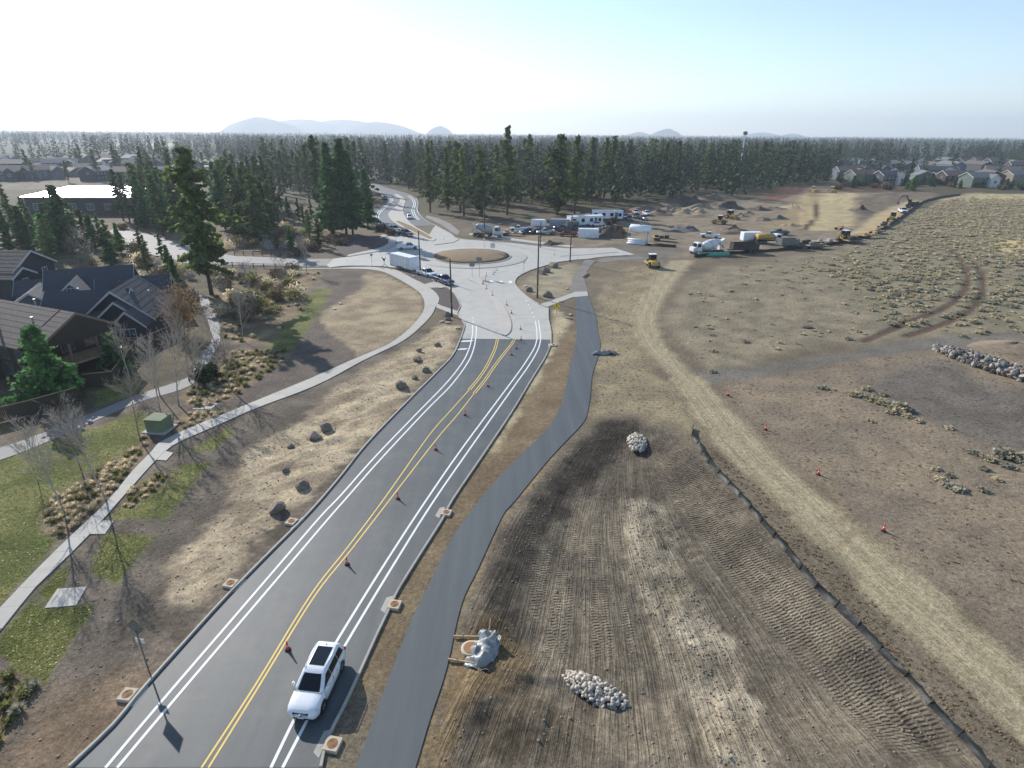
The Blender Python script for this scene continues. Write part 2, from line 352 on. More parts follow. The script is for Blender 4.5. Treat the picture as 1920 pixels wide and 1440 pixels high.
ys = [9.0]
while ys[-1] < 9600: ys.append(ys[-1] + max(0.14, (0.0068 if ys[-1] < 260 else 0.022) * ys[-1]))
ys = np.array(ys); ts = np.linspace(-1.62, 1.62, 420)
Yg, Tg = np.meshgrid(ys, ts, indexing='ij'); Xg = (Yg + 14) * Tg
X = Xg.ravel(); Y = Yg.ravel(); Z = hgt(X, Y)
def C(r, g, b): return np.array(srgb(r, g, b)[:3])
n1 = fbm(X, Y, 14, 4, 61)[:, None]; n2 = fbm(X, Y, 3.0, 4, 71)[:, None]; n3 = fbm(X, Y, 60, 4, 81)[:, None]; n4 = fbm(X, Y, 0.9, 3, 91)[:, None]
COL = C(118, 106, 90) * (0.7 + 0.6 * n1) * (0.8 + 0.4 * n2)
far = sstep(190, 260, Y + 60 * (fbm(X, Y, 40, 3, 83) - .5))[:, None]
COL = COL * (1 - far) + far * (C(74, 72, 54) * n3 + C(98, 88, 68) * (1 - n3)) * (0.6 + 0.8 * n1)
_deep = sstep(440, 620, Y)[:, None]; COL = COL * (1 - _deep) + C(58, 62, 46) * (0.7 + 0.6 * n3) * _deep
def paint(poly, c, edge=0.5, namp=1.0, nsc=2.0, mottled=0.35, c2=None, seed=5, strength=1.0):
    global COL
    sd = poly_sd(poly, X, Y); ok = sd > -8
    if not ok.any(): return
    x, y = X[ok], Y[ok]; w = sstep(-edge, edge, sd[ok] + (fbm(x, y, nsc, 3, seed) - 0.5) * 2 * namp)[:, None] * strength
    k = fbm(x, y, 2.4, 4, seed + 3)[:, None]; k = np.clip((k - 0.3) / 0.4, 0, 1)
    cc = (np.array(c) * (1 - k) + np.array(c2) * k) if c2 is not None else np.array(c) * (1 - mottled + 2 * mottled * k)
    COL[ok] = COL[ok] * (1 - w) + cc * w
for _p in ([(-300,356),(400,352),(520,340),(480,320),(420,316),(250,308),(-300,306)], [(1560,352),(2300,352),(2300,308),(1940,309),(1700,309),(1575,316)]): paint(GL(_p), C(112,104,88), 8, 10, 40, .25)
paint(GL([(205,281),(330,279),(325,268),(215,268)]), C(168,158,120), 10, 10, 60, .1)
# left of the road
paint(GL([(-60,1440),(-60,760),(300,640),(560,505),(870,640),(600,960),(133,1440)]), C(110,99,88), 2, 2, 4)
paint(GL([(-200,780),(-200,470),(420,480),(600,510),(420,640),(350,700),(0,840)]), C(88,80,66), 2, 3, 4, 0.4, C(112,100,74))
paint(MULCH, C(104,94,87), 0.25, 0.3, 1.5, 0.16); paint(MULCH2, C(108,98,88), 0.3, 0.6, 2, 0.25)
paint(GL([(-20,1460),(60,1340),(230,1260),(300,1290),(140,1460)]), C(126,107,88), 1.5, 2, 3, 0.2)
paint(SCRAPED, C(140,124,104), 0.5, 1.2, 1.0, 0.3, C(184,166,140), 7)
paint(ROUNDLOT, C(138,120,100), 0.3, 0.35, 2, 0.2, C(172,156,128), 9)
for p in LAWNS: paint(p, C(92,100,50), 0.18, 0.25, 1, 0.3, C(128,126,74), 15)
for p in BEDS: paint(p, C(112,96,76), 0.3, 0.5, 1, 0.25, C(150,132,104), 17)
# between the road and the path
paint(strip(ROAD_R[2:], PATH_L[2:-2], 3), C(116,99,78), 0.4, 0.3, 1, 0.25, C(136,118,93), 19)
paint(GL([(935,840),(990,745),(1045,640),(1070,600),(1040,580),(1030,640),(1010,690),(960,775),(918,845)]), C(178,164,134), 0.5, 0.8, 1.5, 0.15)
paint(GL([(968,540),(1000,512),(1075,492),(1090,500),(1072,540),(1072,556),(1030,562)]), C(152,140,118), 0.4, 0.8, 2, 0.2)
# the right-hand side
paint(GL([(1120,600),(1130,540),(1180,500),(1260,500),(1190,590),(1190,640),(1250,720),(1330,815),(1280,815),(1180,775),(1112,780)]), C(133,121,100), 1, 1.5, 3, 0.25, C(157,142,113), 23)
paint(GRADED, C(104,94,83), 0.6, 1.0, 2, 0.3, C(132,120,104), 25)
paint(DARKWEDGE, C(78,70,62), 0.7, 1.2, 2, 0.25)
paint(PALESTRIP, C(138,126,108), 0.5, 1.2, 1.2, 0.2, C(182,168,146), 27)
paint(GL([(905,1150),(940,1160),(990,1210),(1000,1270),(960,1300),(900,1320),(860,1380),(850,1440),(800,1440),(845,1260)]), C(132,112,84), 0.5, 0.8, 1, 0.25, C(108,92,70), 29)
paint(GL([(985,1270),(1060,1330),(1120,1420),(900,1440),(900,1350)]), C(98,87,73), 1, 1, 1.5, 0.25)
paint(strip([(796,1440),(812,1350),(844,1252),(871,1134),(903,1066),(948,970),(1040,857)], [(779,1440),(806,1350),(838,1252),(865,1134),(897,1065),(942,968),(1035,855)]), C(150,128,96), 0.25, 0.3, 1, 0.2)
paint(SAGE, C(124,114,97), 2, 4, 8, 0.2, C(150,137,115), 33); paint(SAGEDENSE, C(122,114,95), 3, 6, 10, 0.2, C(144,134,110), 35)
paint(GL([(1790,380),(1760,372),(1830,362),(2100,368),(2100,380)]), C(172,156,120), 3, 4, 8, 0.15)
paint(GL([(1850,450),(1960,440),(1960,470),(1880,475)]), C(190,170,122), 2, 3, 6, 0.15)
paint(BROWNF, C(126,113,99), 1.5, 2.5, 6, 0.2, C(147,130,110), 37)
paint(GRAVELPAD, C(112,104,97), 3, 3, 6, 0.15); paint(GRAVELR, C(116,110,102), 0.8, 0.8, 3, 0.15)
paint(GL([(1780,655),(1840,640),(1960,640),(2060,700),(1960,760),(1860,700)]), C(134,118,98), 2, 2, 4, 0.2)
# building yard
paint(YARD, C(122,110,95), 3, 4, 10, 0.2, C(148,132,111), 39)
paint(GL([(1080,465),(1200,452),(1290,468),(1240,500),(1150,480)]), C(118,110,100), 2, 2, 6, 0.15)
paint(GL([(1440,430),(1500,360),(1530,360),(1610,362),(1608,420),(1560,428)]), C(150,130,98), 2, 2, 8, 0.12)
paint(GL([(1508,432),(1538,360),(1606,362),(1602,426),(1560,432)]), C(178,160,124), 2, 2, 6, 0.15)
paint(GL([(1500,425),(1503,365),(1512,362),(1512,428)]), C(184,164,122), 0.8, 0.6, 6, 0.1); paint(GL([(1518,420),(1520,368),(1528,364),(1526,424)]), C(182,160,120), 0.8, 0.6, 6, 0.1)
paint(GL([(1534,362),(1538,362),(1531,412),(1512,432),(1500,432),(1524,410)]), C(78,64,50), 0.4, 0.4, 3, 0.1)
paint(GL([(1606,372),(1700,356),(1760,362),(1700,380),(1640,405),(1608,420)]), C(112,100,86), 2, 4, 6, 0.25)
paint(GL([(1560,358),(1570,343),(1680,345),(1740,358),(1690,360),(1610,362)]), C(92,74,58), 2, 2, 8, 0.2)
paint(GL([(1420,374),(1470,352),(1520,350),(1500,362),(1450,380)]), C(118,86,68), 2, 3, 6, 0.2)
paint(GL([(1610,428),(1650,398),(1700,378),(1726,376),(1690,404),(1640,436),(1590,440)]), C(184,162,124), 1.5, 1.5, 6, 0.12)
paint(GL([(960,430),(1000,420),(980,425),(940,432)]), C(170,96,70), 1.0, 1, 4, 0.1)
# two-track through the sage, tyre tracks beside the haul road
_tr = smooth(GL([(1620,640),(1690,610),(1740,590),(1790,565),(1812,535),(1812,510),(1795,480),(1770,462),(1740,452)]), 6)
_tr2 = smooth(GL([(1700,630),(1760,610),(1810,588),(1838,560),(1843,535),(1838,510),(1825,490)]), 6)
TRACKD = np.full(X.shape, 99.0)
for t in (_tr, _tr2):
    _, nn, dd = line_sd(t, X, Y, 10); TRACKD = np.minimum(TRACKD, dd)
w = sstep(1.0, 0.5, TRACKD)[:, None]; COL = COL * (1 - w * 0.9) + C(92, 72, 60) * w * 0.9
# haul road with wheel paths
lrsd = poly_sd(LIGHTROAD, X, Y); w = sstep(-0.7, 0.7, lrsd + (fbm(X, Y, 2, 3, 43) - 0.5) * 1.6)[:, None]
DRL = smooth(GL(DROAD_L), 6); s_, nL, dL = line_sd(DRL, X, Y, 14)
wheel = 0.5 + 0.5 * np.cos(dL * 2 * math.pi / 1.75)
w_road = w[:, 0].copy(); s_road = s_
rc = C(168, 154, 126) * (0.86 + 0.22 * wheel[:, None] + 0.2 * (fbm(X * 0.6, Y * 0.6, 1.6, 4, 45)[:, None] - 0.5))
COL = COL * (1 - w) + rc * w
for pl, hw in (([(1560,945),(1600,985),(1590,1010),(1560,1030)], 0.16), ([(1540,900),(1575,940),(1580,985)], 0.16), ([(1400,880),(1470,950)], 0.2)):
    _, nn, dd = line_sd(smooth(GL(pl), 6), X, Y, 6); w = sstep(hw * 2, hw, dd)[:, None] * 0.5; COL = COL * (1 - w) + C(150,132,102) * w
# scrape marks in the cleared verge on the left
sx = fbm((X * 0.62 + Y * 0.78) / 4 + fbm(X, Y, 5, 2, 49) * 2, (X * 0.78 - Y * 0.62) * 1.5 + fbm(X, Y, 6, 2, 50) * 4, 1.0, 3, 47)
w = (sstep(0.54, 0.64, sx) * sstep(0, 2, poly_sd(SCRAPED, X, Y)) * 0.5)[:, None]; COL = COL * (1 - w) + C(206, 186, 152) * w
# crawler tracks: (along, across, strength) carried on the sheet for the relief in the material
TS = np.zeros(X.shape); TN = np.zeros(X.shape); TA = np.zeros(X.shape)
gsd = poly_sd(GRADED, X, Y); TDONE = np.zeros(X.shape, bool); TREG = np.zeros(X.shape, int)
for ln, side0, side1 in (([(1225,815),(1320,930),(1420,1050),(1540,1180),(1680,1320),(1800,1480)], -8.6, 2.6), ([(1150,790),(1100,880),(1085,980),(1110,1100),(1150,1200),(1170,1250)], -3.4, 4.6)):
    s_, n_, d_ = line_sd(smooth(GL(ln), 8), X, Y, 12)
    fade = np.minimum(sstep(side0, side0 + 0.6, n_), sstep(side1, side1 - 0.6, n_)) * sstep(0.6, 1.6, gsd) * sstep(0.0, 1.5, s_) * (d_ < 12)
    fade = fade * sstep(0.22, 0.5, fbm(s_ / 7, np.floor(n_ / .55) * 3.7, 1.0, 2, 53) * .5 + fbm(X, Y, 2.5, 3, 57) * .5); ok = (n_ > side0 - .7) & (n_ < side1 + 1.2) & (d_ < 12) & (gsd > -0.6) & (~TDONE); TDONE |= ok; TREG = np.where(ok, TREG + (1 if side1 < 3 else 2), TREG); _L = s_[ok].max(); fade = fade * sstep(_L - .3, _L - 4.0, s_)
    TS = np.where(ok, s_, TS); TN = np.where(ok, n_, TN); TA = np.where(ok, fade, TA)
TA *= 1 - sstep(-0.5, 0.8, poly_sd(PALESTRIP, X, Y)) * 0.8
REG2 = TREG == 2
_s, _n, _d = line_sd(smooth(GL([(1190,790),(1185,880),(1200,980),(1240,1100),(1290,1240),(1350,1470)]), 8), X, Y, 30)
_fan = _n / (0.35 + _s / 26.0)                      # tracks fan out towards the camera
_stk = fbm(_fan * 2.6, _s / 9.0, 1.0, 4, 87); _stk2 = fbm(_fan * 7.0, _s / 5.0, 1.0, 3, 89)
TA = np.where(REG2, TA * sstep(.46, .56, vnoise(_fan * 4.2, _s / 14.0, 93)), TA)
_w = (sstep(-.2, 1.0, gsd) * (_d < 28))[:, None]; COL = COL * (1 + _w * (0.75 * (_stk[:, None] - .5) + 0.5 * (_stk2[:, None] - .5)))
Z = Z + _w[:, 0] * ((_stk - .5) * .16 + (_stk2 - .5) * .10) * sstep(0.35, 2.2, -hardsd(X, Y))
ridge = (np.abs(np.sin(TN * math.pi / 0.62)) ** 12 * TA)[:, None]
COL = COL * (1 + 0.12 * ridge)
_lum = COL.mean(1, keepdims=True); COL = _lum + (COL - _lum) * 0.92; COL = COL * np.array([0.90, 0.895, 0.82])
COL = np.clip(COL * (0.84 + 0.32 * n4), 0.01, 1)
Z = Z - 0.12 * sstep(0.8, 0.3, TRACKD)
HAUL = np.stack([_fan, _s, (sstep(0.2, 1.2, gsd) * (_d < 28) * (1 - .55 * TA))], 1)
_hr = w_road; HAUL = np.where(_hr[:, None] > .02, np.stack([dL / 2.2 + 40, s_road * .6, _hr * .45], 1), HAUL)

gm, nt, b = new_mat('ground_soil'); N = nt.nodes; L = nt.links
at = N.new('ShaderNodeAttribute'); at.attribute_name = 'soil'
geo = N.new('ShaderNodeNewGeometry')
def noise(sc, det=6, rough=0.6, vec=None, dist=0.0):
    n = N.new('ShaderNodeTexNoise'); n.inputs['Scale'].default_value = sc; n.inputs['Detail'].default_value = det; n.inputs['Roughness'].default_value = rough
    n.inputs['Distortion'].default_value = dist; L.new(vec or geo.outputs['Position'], n.inputs['Vector']); return n
def mth(op, a, b_=None, c_=None):
    n = N.new('ShaderNodeMath'); n.operation = op
    for i, v in enumerate((a, b_, c_)):
        if v is None: continue
        if isinstance(v, (int, float)): n.inputs[i].default_value = v
        else: L.new(v, n.inputs[i])
    return n.outputs[0]
fine = noise(2.6, 7, 0.72); peb = noise(9, 3, 0.65)
f1 = mth('MULTIPLY_ADD', fine.outputs['Fac'], 2.2, -0.1); f2 = mth('MULTIPLY_ADD', peb.outputs['Fac'], 1.6, 0.2)
fac = mth('MULTIPLY', f1, f2)
vor = N.new('ShaderNodeTexVoronoi'); vor.inputs['Scale'].default_value = 2.2; L.new(geo.outputs['Position'], vor.inputs['Vector'])
sp = mth('LESS_THAN', vor.outputs['Distance'], 0.085)
hue = N.new('ShaderNodeVectorMath'); hue.operation = 'SCALE'; L.new(at.outputs['Color'], hue.inputs[0]); L.new(fac, hue.inputs['Scale'])
mx = N.new('ShaderNodeMix'); mx.data_type = 'RGBA'; L.new(mth('MULTIPLY', sp, 0.35), mx.inputs['Factor']); L.new(hue.outputs[0], mx.inputs['A']); mx.inputs['B'].default_value = srgb(176, 160, 136)
L.new(mx.outputs['Result'], b.inputs['Base Color']); b.inputs['Roughness'].default_value = 0.95; b.inputs['Specular IOR Level'].default_value = 0.15
tk = N.new('ShaderNodeAttribute'); tk.attribute_name = 'crawler'; sx_ = N.new('ShaderNodeSeparateXYZ'); L.new(tk.outputs['Vector'], sx_.inputs[0])
lane = mth('FLOOR', mth('DIVIDE', sx_.outputs['Y'], 0.55)); wn = N.new('ShaderNodeTexWhiteNoise'); wn.noise_dimensions = '1D'; L.new(lane, wn.inputs['W'])
wob = noise(0.9, 3)
ph = mth('MULTIPLY_ADD', sx_.outputs['X'], 2 * math.pi / 0.24, mth('ADD', mth('MULTIPLY', wn.outputs['Value'], 6.0), mth('MULTIPLY', wob.outputs['Fac'], 5.0)))
bar = mth('SINE', ph); bar = mth('MULTIPLY', bar, sx_.outputs['Z'])
fr = mth('FRACT', mth('DIVIDE', sx_.outputs['Y'], 0.55)); gap = mth('GREATER_THAN', mth('ABSOLUTE', mth('SUBTRACT', fr, 0.5)), 0.42)
bar = mth('MULTIPLY', bar, mth('SUBTRACT', 1.0, gap)); bar = mth('ADD', bar, mth('MULTIPLY', mth('MULTIPLY', gap, sx_.outputs['Z']), 0.9))
b1 = N.new('ShaderNodeBump'); b1.inputs['Strength'].default_value = 1.0; b1.inputs['Distance'].default_value = 0.05; L.new(bar, b1.inputs['Height'])
b2 = N.new('ShaderNodeBump'); b2.inputs['Strength'].default_value = 0.8; b2.inputs['Distance'].default_value = 0.10; L.new(fine.outputs['Fac'], b2.inputs['Height']); L.new(b1.outputs[0], b2.inputs['Normal'])
b3 = N.new('ShaderNodeBump'); b3.inputs['Strength'].default_value = 0.5; b3.inputs['Distance'].default_value = 0.03; L.new(peb.outputs['Fac'], b3.inputs['Height']); L.new(b2.outputs[0], b3.inputs['Normal'])
L.new(b3.outputs[0], b.inputs['Normal'])
nr, nc = Yg.shape; idx = np.arange(nr * nc).reshape(nr, nc)
F = np.stack([idx[:-1, :-1], idx[:-1, 1:], idx[1:, 1:], idx[1:, :-1]], -1).reshape(-1, 4)
fan_l = N.new('ShaderNodeAttribute'); fan_l.attribute_name = 'haul'; fs = N.new('ShaderNodeSeparateXYZ'); L.new(fan_l.outputs['Vector'], fs.inputs[0])
cb = N.new('ShaderNodeCombineXYZ'); L.new(mth('MULTIPLY', fs.outputs['X'], 9.0), cb.inputs[0]); L.new(mth('MULTIPLY', fs.outputs['Y'], 0.22), cb.inputs[1])
line = noise(1.0, 5, 0.6, cb.outputs[0], 0.6); lr_ = N.new('ShaderNodeMapRange'); lr_.inputs['From Min'].default_value = .36; lr_.inputs['From Max'].default_value = .64; lr_.inputs['To Min'].default_value = -1; lr_.inputs['To Max'].default_value = 1; L.new(line.outputs['Fac'], lr_.inputs['Value'])
lw = mth('MULTIPLY', lr_.outputs[0], fs.outputs['Z']); sc2 = N.new('ShaderNodeVectorMath'); sc2.operation = 'SCALE'; L.new(mx.outputs['Result'], sc2.inputs[0]); L.new(mth('MULTIPLY_ADD', lw, 0.22, 1.0), sc2.inputs['Scale']); L.new(sc2.outputs[0], b.inputs['Base Color'])
b4 = N.new('ShaderNodeBump'); b4.inputs['Strength'].default_value = 0.8; b4.inputs['Distance'].default_value = 0.055; L.new(lw, b4.inputs['Height']); L.new(b3.outputs[0], b4.inputs['Normal']); L.new(b4.outputs[0], b.inputs['Normal'])
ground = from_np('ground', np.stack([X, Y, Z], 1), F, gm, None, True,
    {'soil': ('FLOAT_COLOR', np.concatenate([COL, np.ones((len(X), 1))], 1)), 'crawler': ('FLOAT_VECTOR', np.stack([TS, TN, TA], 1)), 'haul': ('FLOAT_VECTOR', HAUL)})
tag(ground, 'bare brown construction ground stretching to the horizon', None, None, 'structure')
# ================================================================ roads, kerbs, walks
def surf_mat(name, c, rough, spk=0.25, blot=0.15, blot_sc=0.12, spec=0.5, streak=None, bump=0.25, c_stain=None):
    m, nt, b = new_mat(name); N = nt.nodes; L = nt.links; g = N.new('ShaderNodeNewGeometry')
    def nz(sc, det, vec=None):
        n = N.new('ShaderNodeTexNoise'); n.inputs['Scale'].default_value = sc; n.inputs['Detail'].default_value = det; n.inputs['Roughness'].default_value = 0.65
        L.new(vec or g.outputs['Position'], n.inputs['Vector']); return n.outputs['Fac']
    def ma(op, a, b_, c_=None):
        n = N.new('ShaderNodeMath'); n.operation = op
        for i, v in enumerate((a, b_, c_)):
            if v is None: continue
            if isinstance(v, (int, float)): n.inputs[i].default_value = v
            else: L.new(v, n.inputs[i])
        return n.outputs[0]
    fine = nz(24, 3); mid = nz(blot_sc * 9, 6); big = nz(blot_sc, 5)
    f = ma('MULTIPLY', ma('MULTIPLY_ADD', fine, 2 * spk, 1 - spk), ma('MULTIPLY', ma('MULTIPLY_ADD', mid, blot * 2, 1 - blot), ma('MULTIPLY_ADD', big, blot * 3, 1 - blot * 1.5)))
    if streak is not None:
        mp = N.new('ShaderNodeMapping'); mp.inputs['Rotation'].default_value = (0, 0, streak); mp.inputs['Scale'].default_value = (1.1, 0.05, 1); L.new(g.outputs['Position'], mp.inputs['Vector'])
        f = ma('MULTIPLY', f, ma('MULTIPLY_ADD', nz(1.0, 4, mp.outputs[0]), 0.8, 0.6))
    sc = N.new('ShaderNodeVectorMath'); sc.operation = 'SCALE'; sc.inputs[0].default_value = c[:3]; L.new(f, sc.inputs['Scale'])
    last = sc.outputs[0]
    if c_stain:
        r = N.new('ShaderNodeMapRange'); r.inputs['From Min'].default_value = 0.5; r.inputs['From Max'].default_value = 0.68; r.inputs['To Max'].default_value = 0.6; L.new(nz(0.35, 7), r.inputs['Value'])
        mx = N.new('ShaderNodeMix'); mx.data_type = 'RGBA'; L.new(r.outputs[0], mx.inputs['Factor']); L.new(last, mx.inputs['A']); mx.inputs['B'].default_value = list(c_stain[:3]) + [1]; last = mx.outputs['Result']
    L.new(last, b.inputs['Base Color']); b.inputs['Roughness'].default_value = rough; b.inputs['Specular IOR Level'].default_value = spec
    if bump:
        bp = N.new('ShaderNodeBump'); bp.inputs['Strength'].default_value = bump; bp.inputs['Distance'].default_value = 0.012; L.new(fine, bp.inputs['Height']); L.new(bp.outputs[0], b.inputs['Normal'])
    return m
M = {}
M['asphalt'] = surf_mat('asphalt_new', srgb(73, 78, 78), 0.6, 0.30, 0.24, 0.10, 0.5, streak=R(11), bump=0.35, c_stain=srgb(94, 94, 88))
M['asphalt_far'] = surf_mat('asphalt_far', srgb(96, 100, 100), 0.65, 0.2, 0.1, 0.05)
M['asphalt_path'] = surf_mat('asphalt_path', srgb(78, 84, 86), 0.68, 0.3, 0.07, 0.10, 0.4, streak=R(20), bump=0.4)
M['asphalt_old'] = surf_mat('asphalt_old', srgb(126, 124, 120), 0.8, 0.2, 0.15, 0.08)
M['concrete'] = surf_mat('concrete_road', srgb(172, 170, 161), 0.75, 0.1, 0.08, 0.07, 0.4, bump=0.15, c_stain=srgb(148, 146, 139))
M['concrete_lt'] = surf_mat('concrete_walk', srgb(172, 168, 158), 0.8, 0.12, 0.08, 0.2, 0.35, bump=0.2, c_stain=srgb(154, 149, 138))
M['concrete_red'] = surf_mat('concrete_red', srgb(178, 171, 161), 0.8, 0.12, 0.08, 0.2, 0.35, bump=0.2)
M['kerb'] = surf_mat('kerb_concrete', srgb(172, 167, 156), 0.85, 0.15, 0.12, 0.3, 0.3, bump=0.3, c_stain=srgb(126, 116, 102))
M['white_paint'] = surf_mat('white_road_paint', srgb(222, 222, 220), 0.6, 0.10, 0.08, 0.4, 0.4, bump=0.2)
M['yellow_paint'] = surf_mat('yellow_road_paint', srgb(224, 190, 92), 0.6, 0.12, 0.10, 0.4, 0.4, bump=0.2)
M['gravel'] = surf_mat('gravel_base', srgb(122, 119, 113), 0.95, 0.5, 0.2, 0.3, 0.2, bump=0.9)
M['joint'] = surf_mat('joint_bed', srgb(112, 106, 96), 0.9, 0.2, 0.1)  # bedding seen in the slab joints, its own darker grey-brown

def sheet(name, poly, z, m, parent=None, thick=0.0):
    P = [Vector((p[0], p[1], 0)) for p in poly]; tri = tessellate_polygon([P]); mb = MB(); n = len(P)
    area = sum(P[i].x * P[(i + 1) % n].y - P[(i + 1) % n].x * P[i].y for i in range(n))
    fs = []
    for t in tri:
        a, b_, c_ = (P[i] for i in t); up = (b_ - a).cross(c_ - a).z > 0; fs.append(list(t) if up else list(t)[::-1])
    mb.add([(p.x, p.y, z) for p in P], fs)
    if thick:
        o = [(p.x, p.y, z) for p in P] + [(p.x, p.y, z - thick) for p in P]
        mb.add(o, [([i, i + n, (i + 1) % n + n, (i + 1) % n] if area < 0 else [i, (i + 1) % n, (i + 1) % n + n, i + n][::-1]) for i in range(n)])
    return mb.build(name, m, parent)
def ribbon(name, line, w, z, m, parent=None):
    l = offset(line, -w / 2); r = offset(line, w / 2); mb = MB(); n = len(line)
    mb.add([(a[0], a[1], z) for a in l] + [(a[0], a[1], z) for a in r], [[i, n + i, n + i + 1, i + 1] for i in range(n - 1)])
    return mb.build(name, m, parent)
def dense(pts, n=5): return smooth(GL(pts), n)
def kerb(name, line, side, parent, w=0.17, h=0.15, gut=0.0):
    """upright kerb swept along a road edge; side +1 = on the right of the line"""
    line = resample(line, 0.8); a = offset(line, 0.0); b_ = offset(line, side * w); c_ = offset(line, side * 0.03); mb = MB(); rings = []
    for p, q, k in zip(a, b_, c_): rings.append([(p[0], p[1], -0.05), (k[0], k[1], h), (q[0], q[1], h - 0.01), (q[0], q[1], -0.05)])
    mb.loft(rings); o = mb.build(name, M['kerb'], parent); fixnormals(o)
    return o
ZR = 0.02
road = sheet('road', ROADPOLY, ZR, M['asphalt']); tag(road, 'new grey asphalt road with white and yellow lines', None, None, 'structure')
conc = sheet('roundabout_pavement', CONCPOLY, ZR + 0.004, M['concrete']); tag(conc, 'pale concrete roundabout pavement with splitter islands', None, None, 'structure')
rgpoly = [(CIRC[0] + 20.2 * math.cos(2 * math.pi * k / 96), CIRC[1] + 20.2 * math.sin(2 * math.pi * k / 96)) for k in range(96)]
ring = sheet('circulating_lane', rgpoly, ZR + 0.008, M['concrete'], conc)
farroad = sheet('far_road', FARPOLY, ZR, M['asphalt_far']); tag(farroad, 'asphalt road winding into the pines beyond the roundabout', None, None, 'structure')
west = sheet('side_road', WESTROAD, ZR - 0.002, M['asphalt_old']); tag(west, 'older grey side road west of the roundabout', None, None, 'structure')
path = sheet('shared_path', PATHPOLY, 0.05, M['asphalt_path'], None, 0.25); tag(path, 'dark asphalt footpath running beside the road', None, None, 'structure')
path2 = sheet('garden_path', PATH2POLY, 0.035, M['asphalt_old'], None, 0.2); tag(path2, 'narrow concrete path behind the lawn by the houses', None, None, 'structure')
kerb('kerb', dense(ROAD_L, 4), -1, road); kerb('kerb', dense(ROAD_R, 4), 1, road)
kerb('kerb', dense(ROAD_LC, 4), -1, conc); kerb('kerb', dense(ROAD_RC[5:], 4), 1, conc)
kerb('kerb', dense(ROAD_RC[:5], 4), 1, conc)
kerb('kerb', dense(FAR_R, 4), -1, farroad); kerb('kerb', dense(FAR_L, 4), 1, farroad)
kerb('kerb', GL([(652,481.5),(680,477),(705,472.5),(732,465),(745,455)]), 1, conc)
# concrete slab joints on the approach
# ---- lane markings
def mark(line, w=0.17, m='white_paint', z=ZR + 0.009, parent=None, n=5): return ribbon('lane_line', resample(dense(line, n), 0.5), w, z, M[m], parent or road)
WL1 = [(198,1440),(313,1304),(430,1168),(515,1069),(600,970),(640,928),(705,855),(780,777),(840,715),(870,675),(882,647),(886,625),(886,610)]
WL2 = [(220,1440),(335,1303),(450,1168),(530,1074),(613,976),(655,928),(713,862),(797,772),(848,720),(880,675),(890,647),(893,625),(893,610)]
WR1 = [(508,1440),(556,1341),(595,1268),(633,1200),(723,1055),(798,940),(870,836),(960,715),(985,680),(1002,652),(1007,635),(1006,617),(1004,602)]
WR2 = [(530,1440),(582,1339),(613,1276),(645,1214),(737,1061),(813,940),(885,836),(960,730),(992,685),(1009,655),(1014,635),(1012,617),(1010,601)]
for l in (WL1, WL2, WR1, WR2): mark([p for p in l if p[1] > 632])
for l in (WL1, WL2, WR1, WR2): mark([p for p in l if p[1] < 650][-3:], parent=conc, z=ZR + 0.013)
YL = [(378,1440),(480,1283),(584,1114),(650,1029),(720,936),(805,816),(845,770),(880,731)]
YR = [(391,1440),(482,1293),(590,1118),(657,1033),(728,941),(820,822),(857,779),(889,738)]
for l in (YL, YR): mark(l, 0.11, 'yellow_paint')
for l in ([(880,731),(898,709),(912,688),(925,662),(930,648),(933,635)], [(889,738),(910,712),(927,687),(946,662),(958,647),(965,636)]):
    d = resample(dense(l, 5), 0.5)
    for k in (-0.15, 0.15): ribbon('lane_line', offset(d, k), 0.11, ZR + 0.009, M['yellow_paint'], road)
def dash(pts, w, l):
    for a, b_ in pts:
        p = G(a, b_); q = G(a + 0.0, b_ + 1)
        d = Vector((p[0] - q[0], p[1] - q[1])).normalized() * l / 2
        ribbon('lane_dash', [(p[0] - d.x, p[1] - d.y), (p[0] + d.x, p[1] + d.y)], w, ZR + 0.013, M['white_paint'], conc)
dash([(1001,594),(998,587),(994,579),(991,572),(987,564)], 0.17, 0.7); dash([(887,604),(886,596)], 0.17, 0.6)
for a, b_ in ((921,528),(939,528.5),(957,529)):
    p = G(a, b_); mb = MB(); mb.add([(p[0] - 0.36, p[1] - 0.9, ZR + 0.013), (p[0] + 0.36, p[1] - 0.9, ZR + 0.013), (p[0] + 0.36, p[1] + 0.9, ZR + 0.013), (p[0] - 0.36, p[1] + 0.9, ZR + 0.013)], [[0, 1, 2, 3]])
    mb.build('crossing_bar', M['white_paint'], conc)
# bicycle-lane symbol blocks on the left
for a, b_, w_, l_ in ((875,640,1.1,1.0),(867,655,0.8,0.9)):
    p = G(a, b_); mb = MB(); z = ZR + 0.009
    mb.add([(p[0] - w_, p[1] - l_ * .4, z), (p[0] + w_ * .6, p[1] - l_ * .2, z), (p[0] + w_, p[1] + l_ * .5, z), (p[0] - w_ * .5, p[1] + l_ * .3, z)], [[0, 1, 2, 3]]); mb.build('bicycle_lane_mark', M['white_paint'], road)
# far road lines
for l in ([(712,421),(705,410),(708,399),(717,391),(730,379),(733,372),(727,367)], [(716,420),(710,410),(712,400),(720,392),(733,380),(736,373),(731,367)], [(783,412),(775,403),(772,393),(776,383),(772,374),(764,367)], [(787,412),(779,403),(776,393),(779,383),(776,374),(768,367)],
          [(780,372),(784,381),(782,393),(787,403)]): mark(l, 0.3, parent=farroad, z=ZR + 0.01)
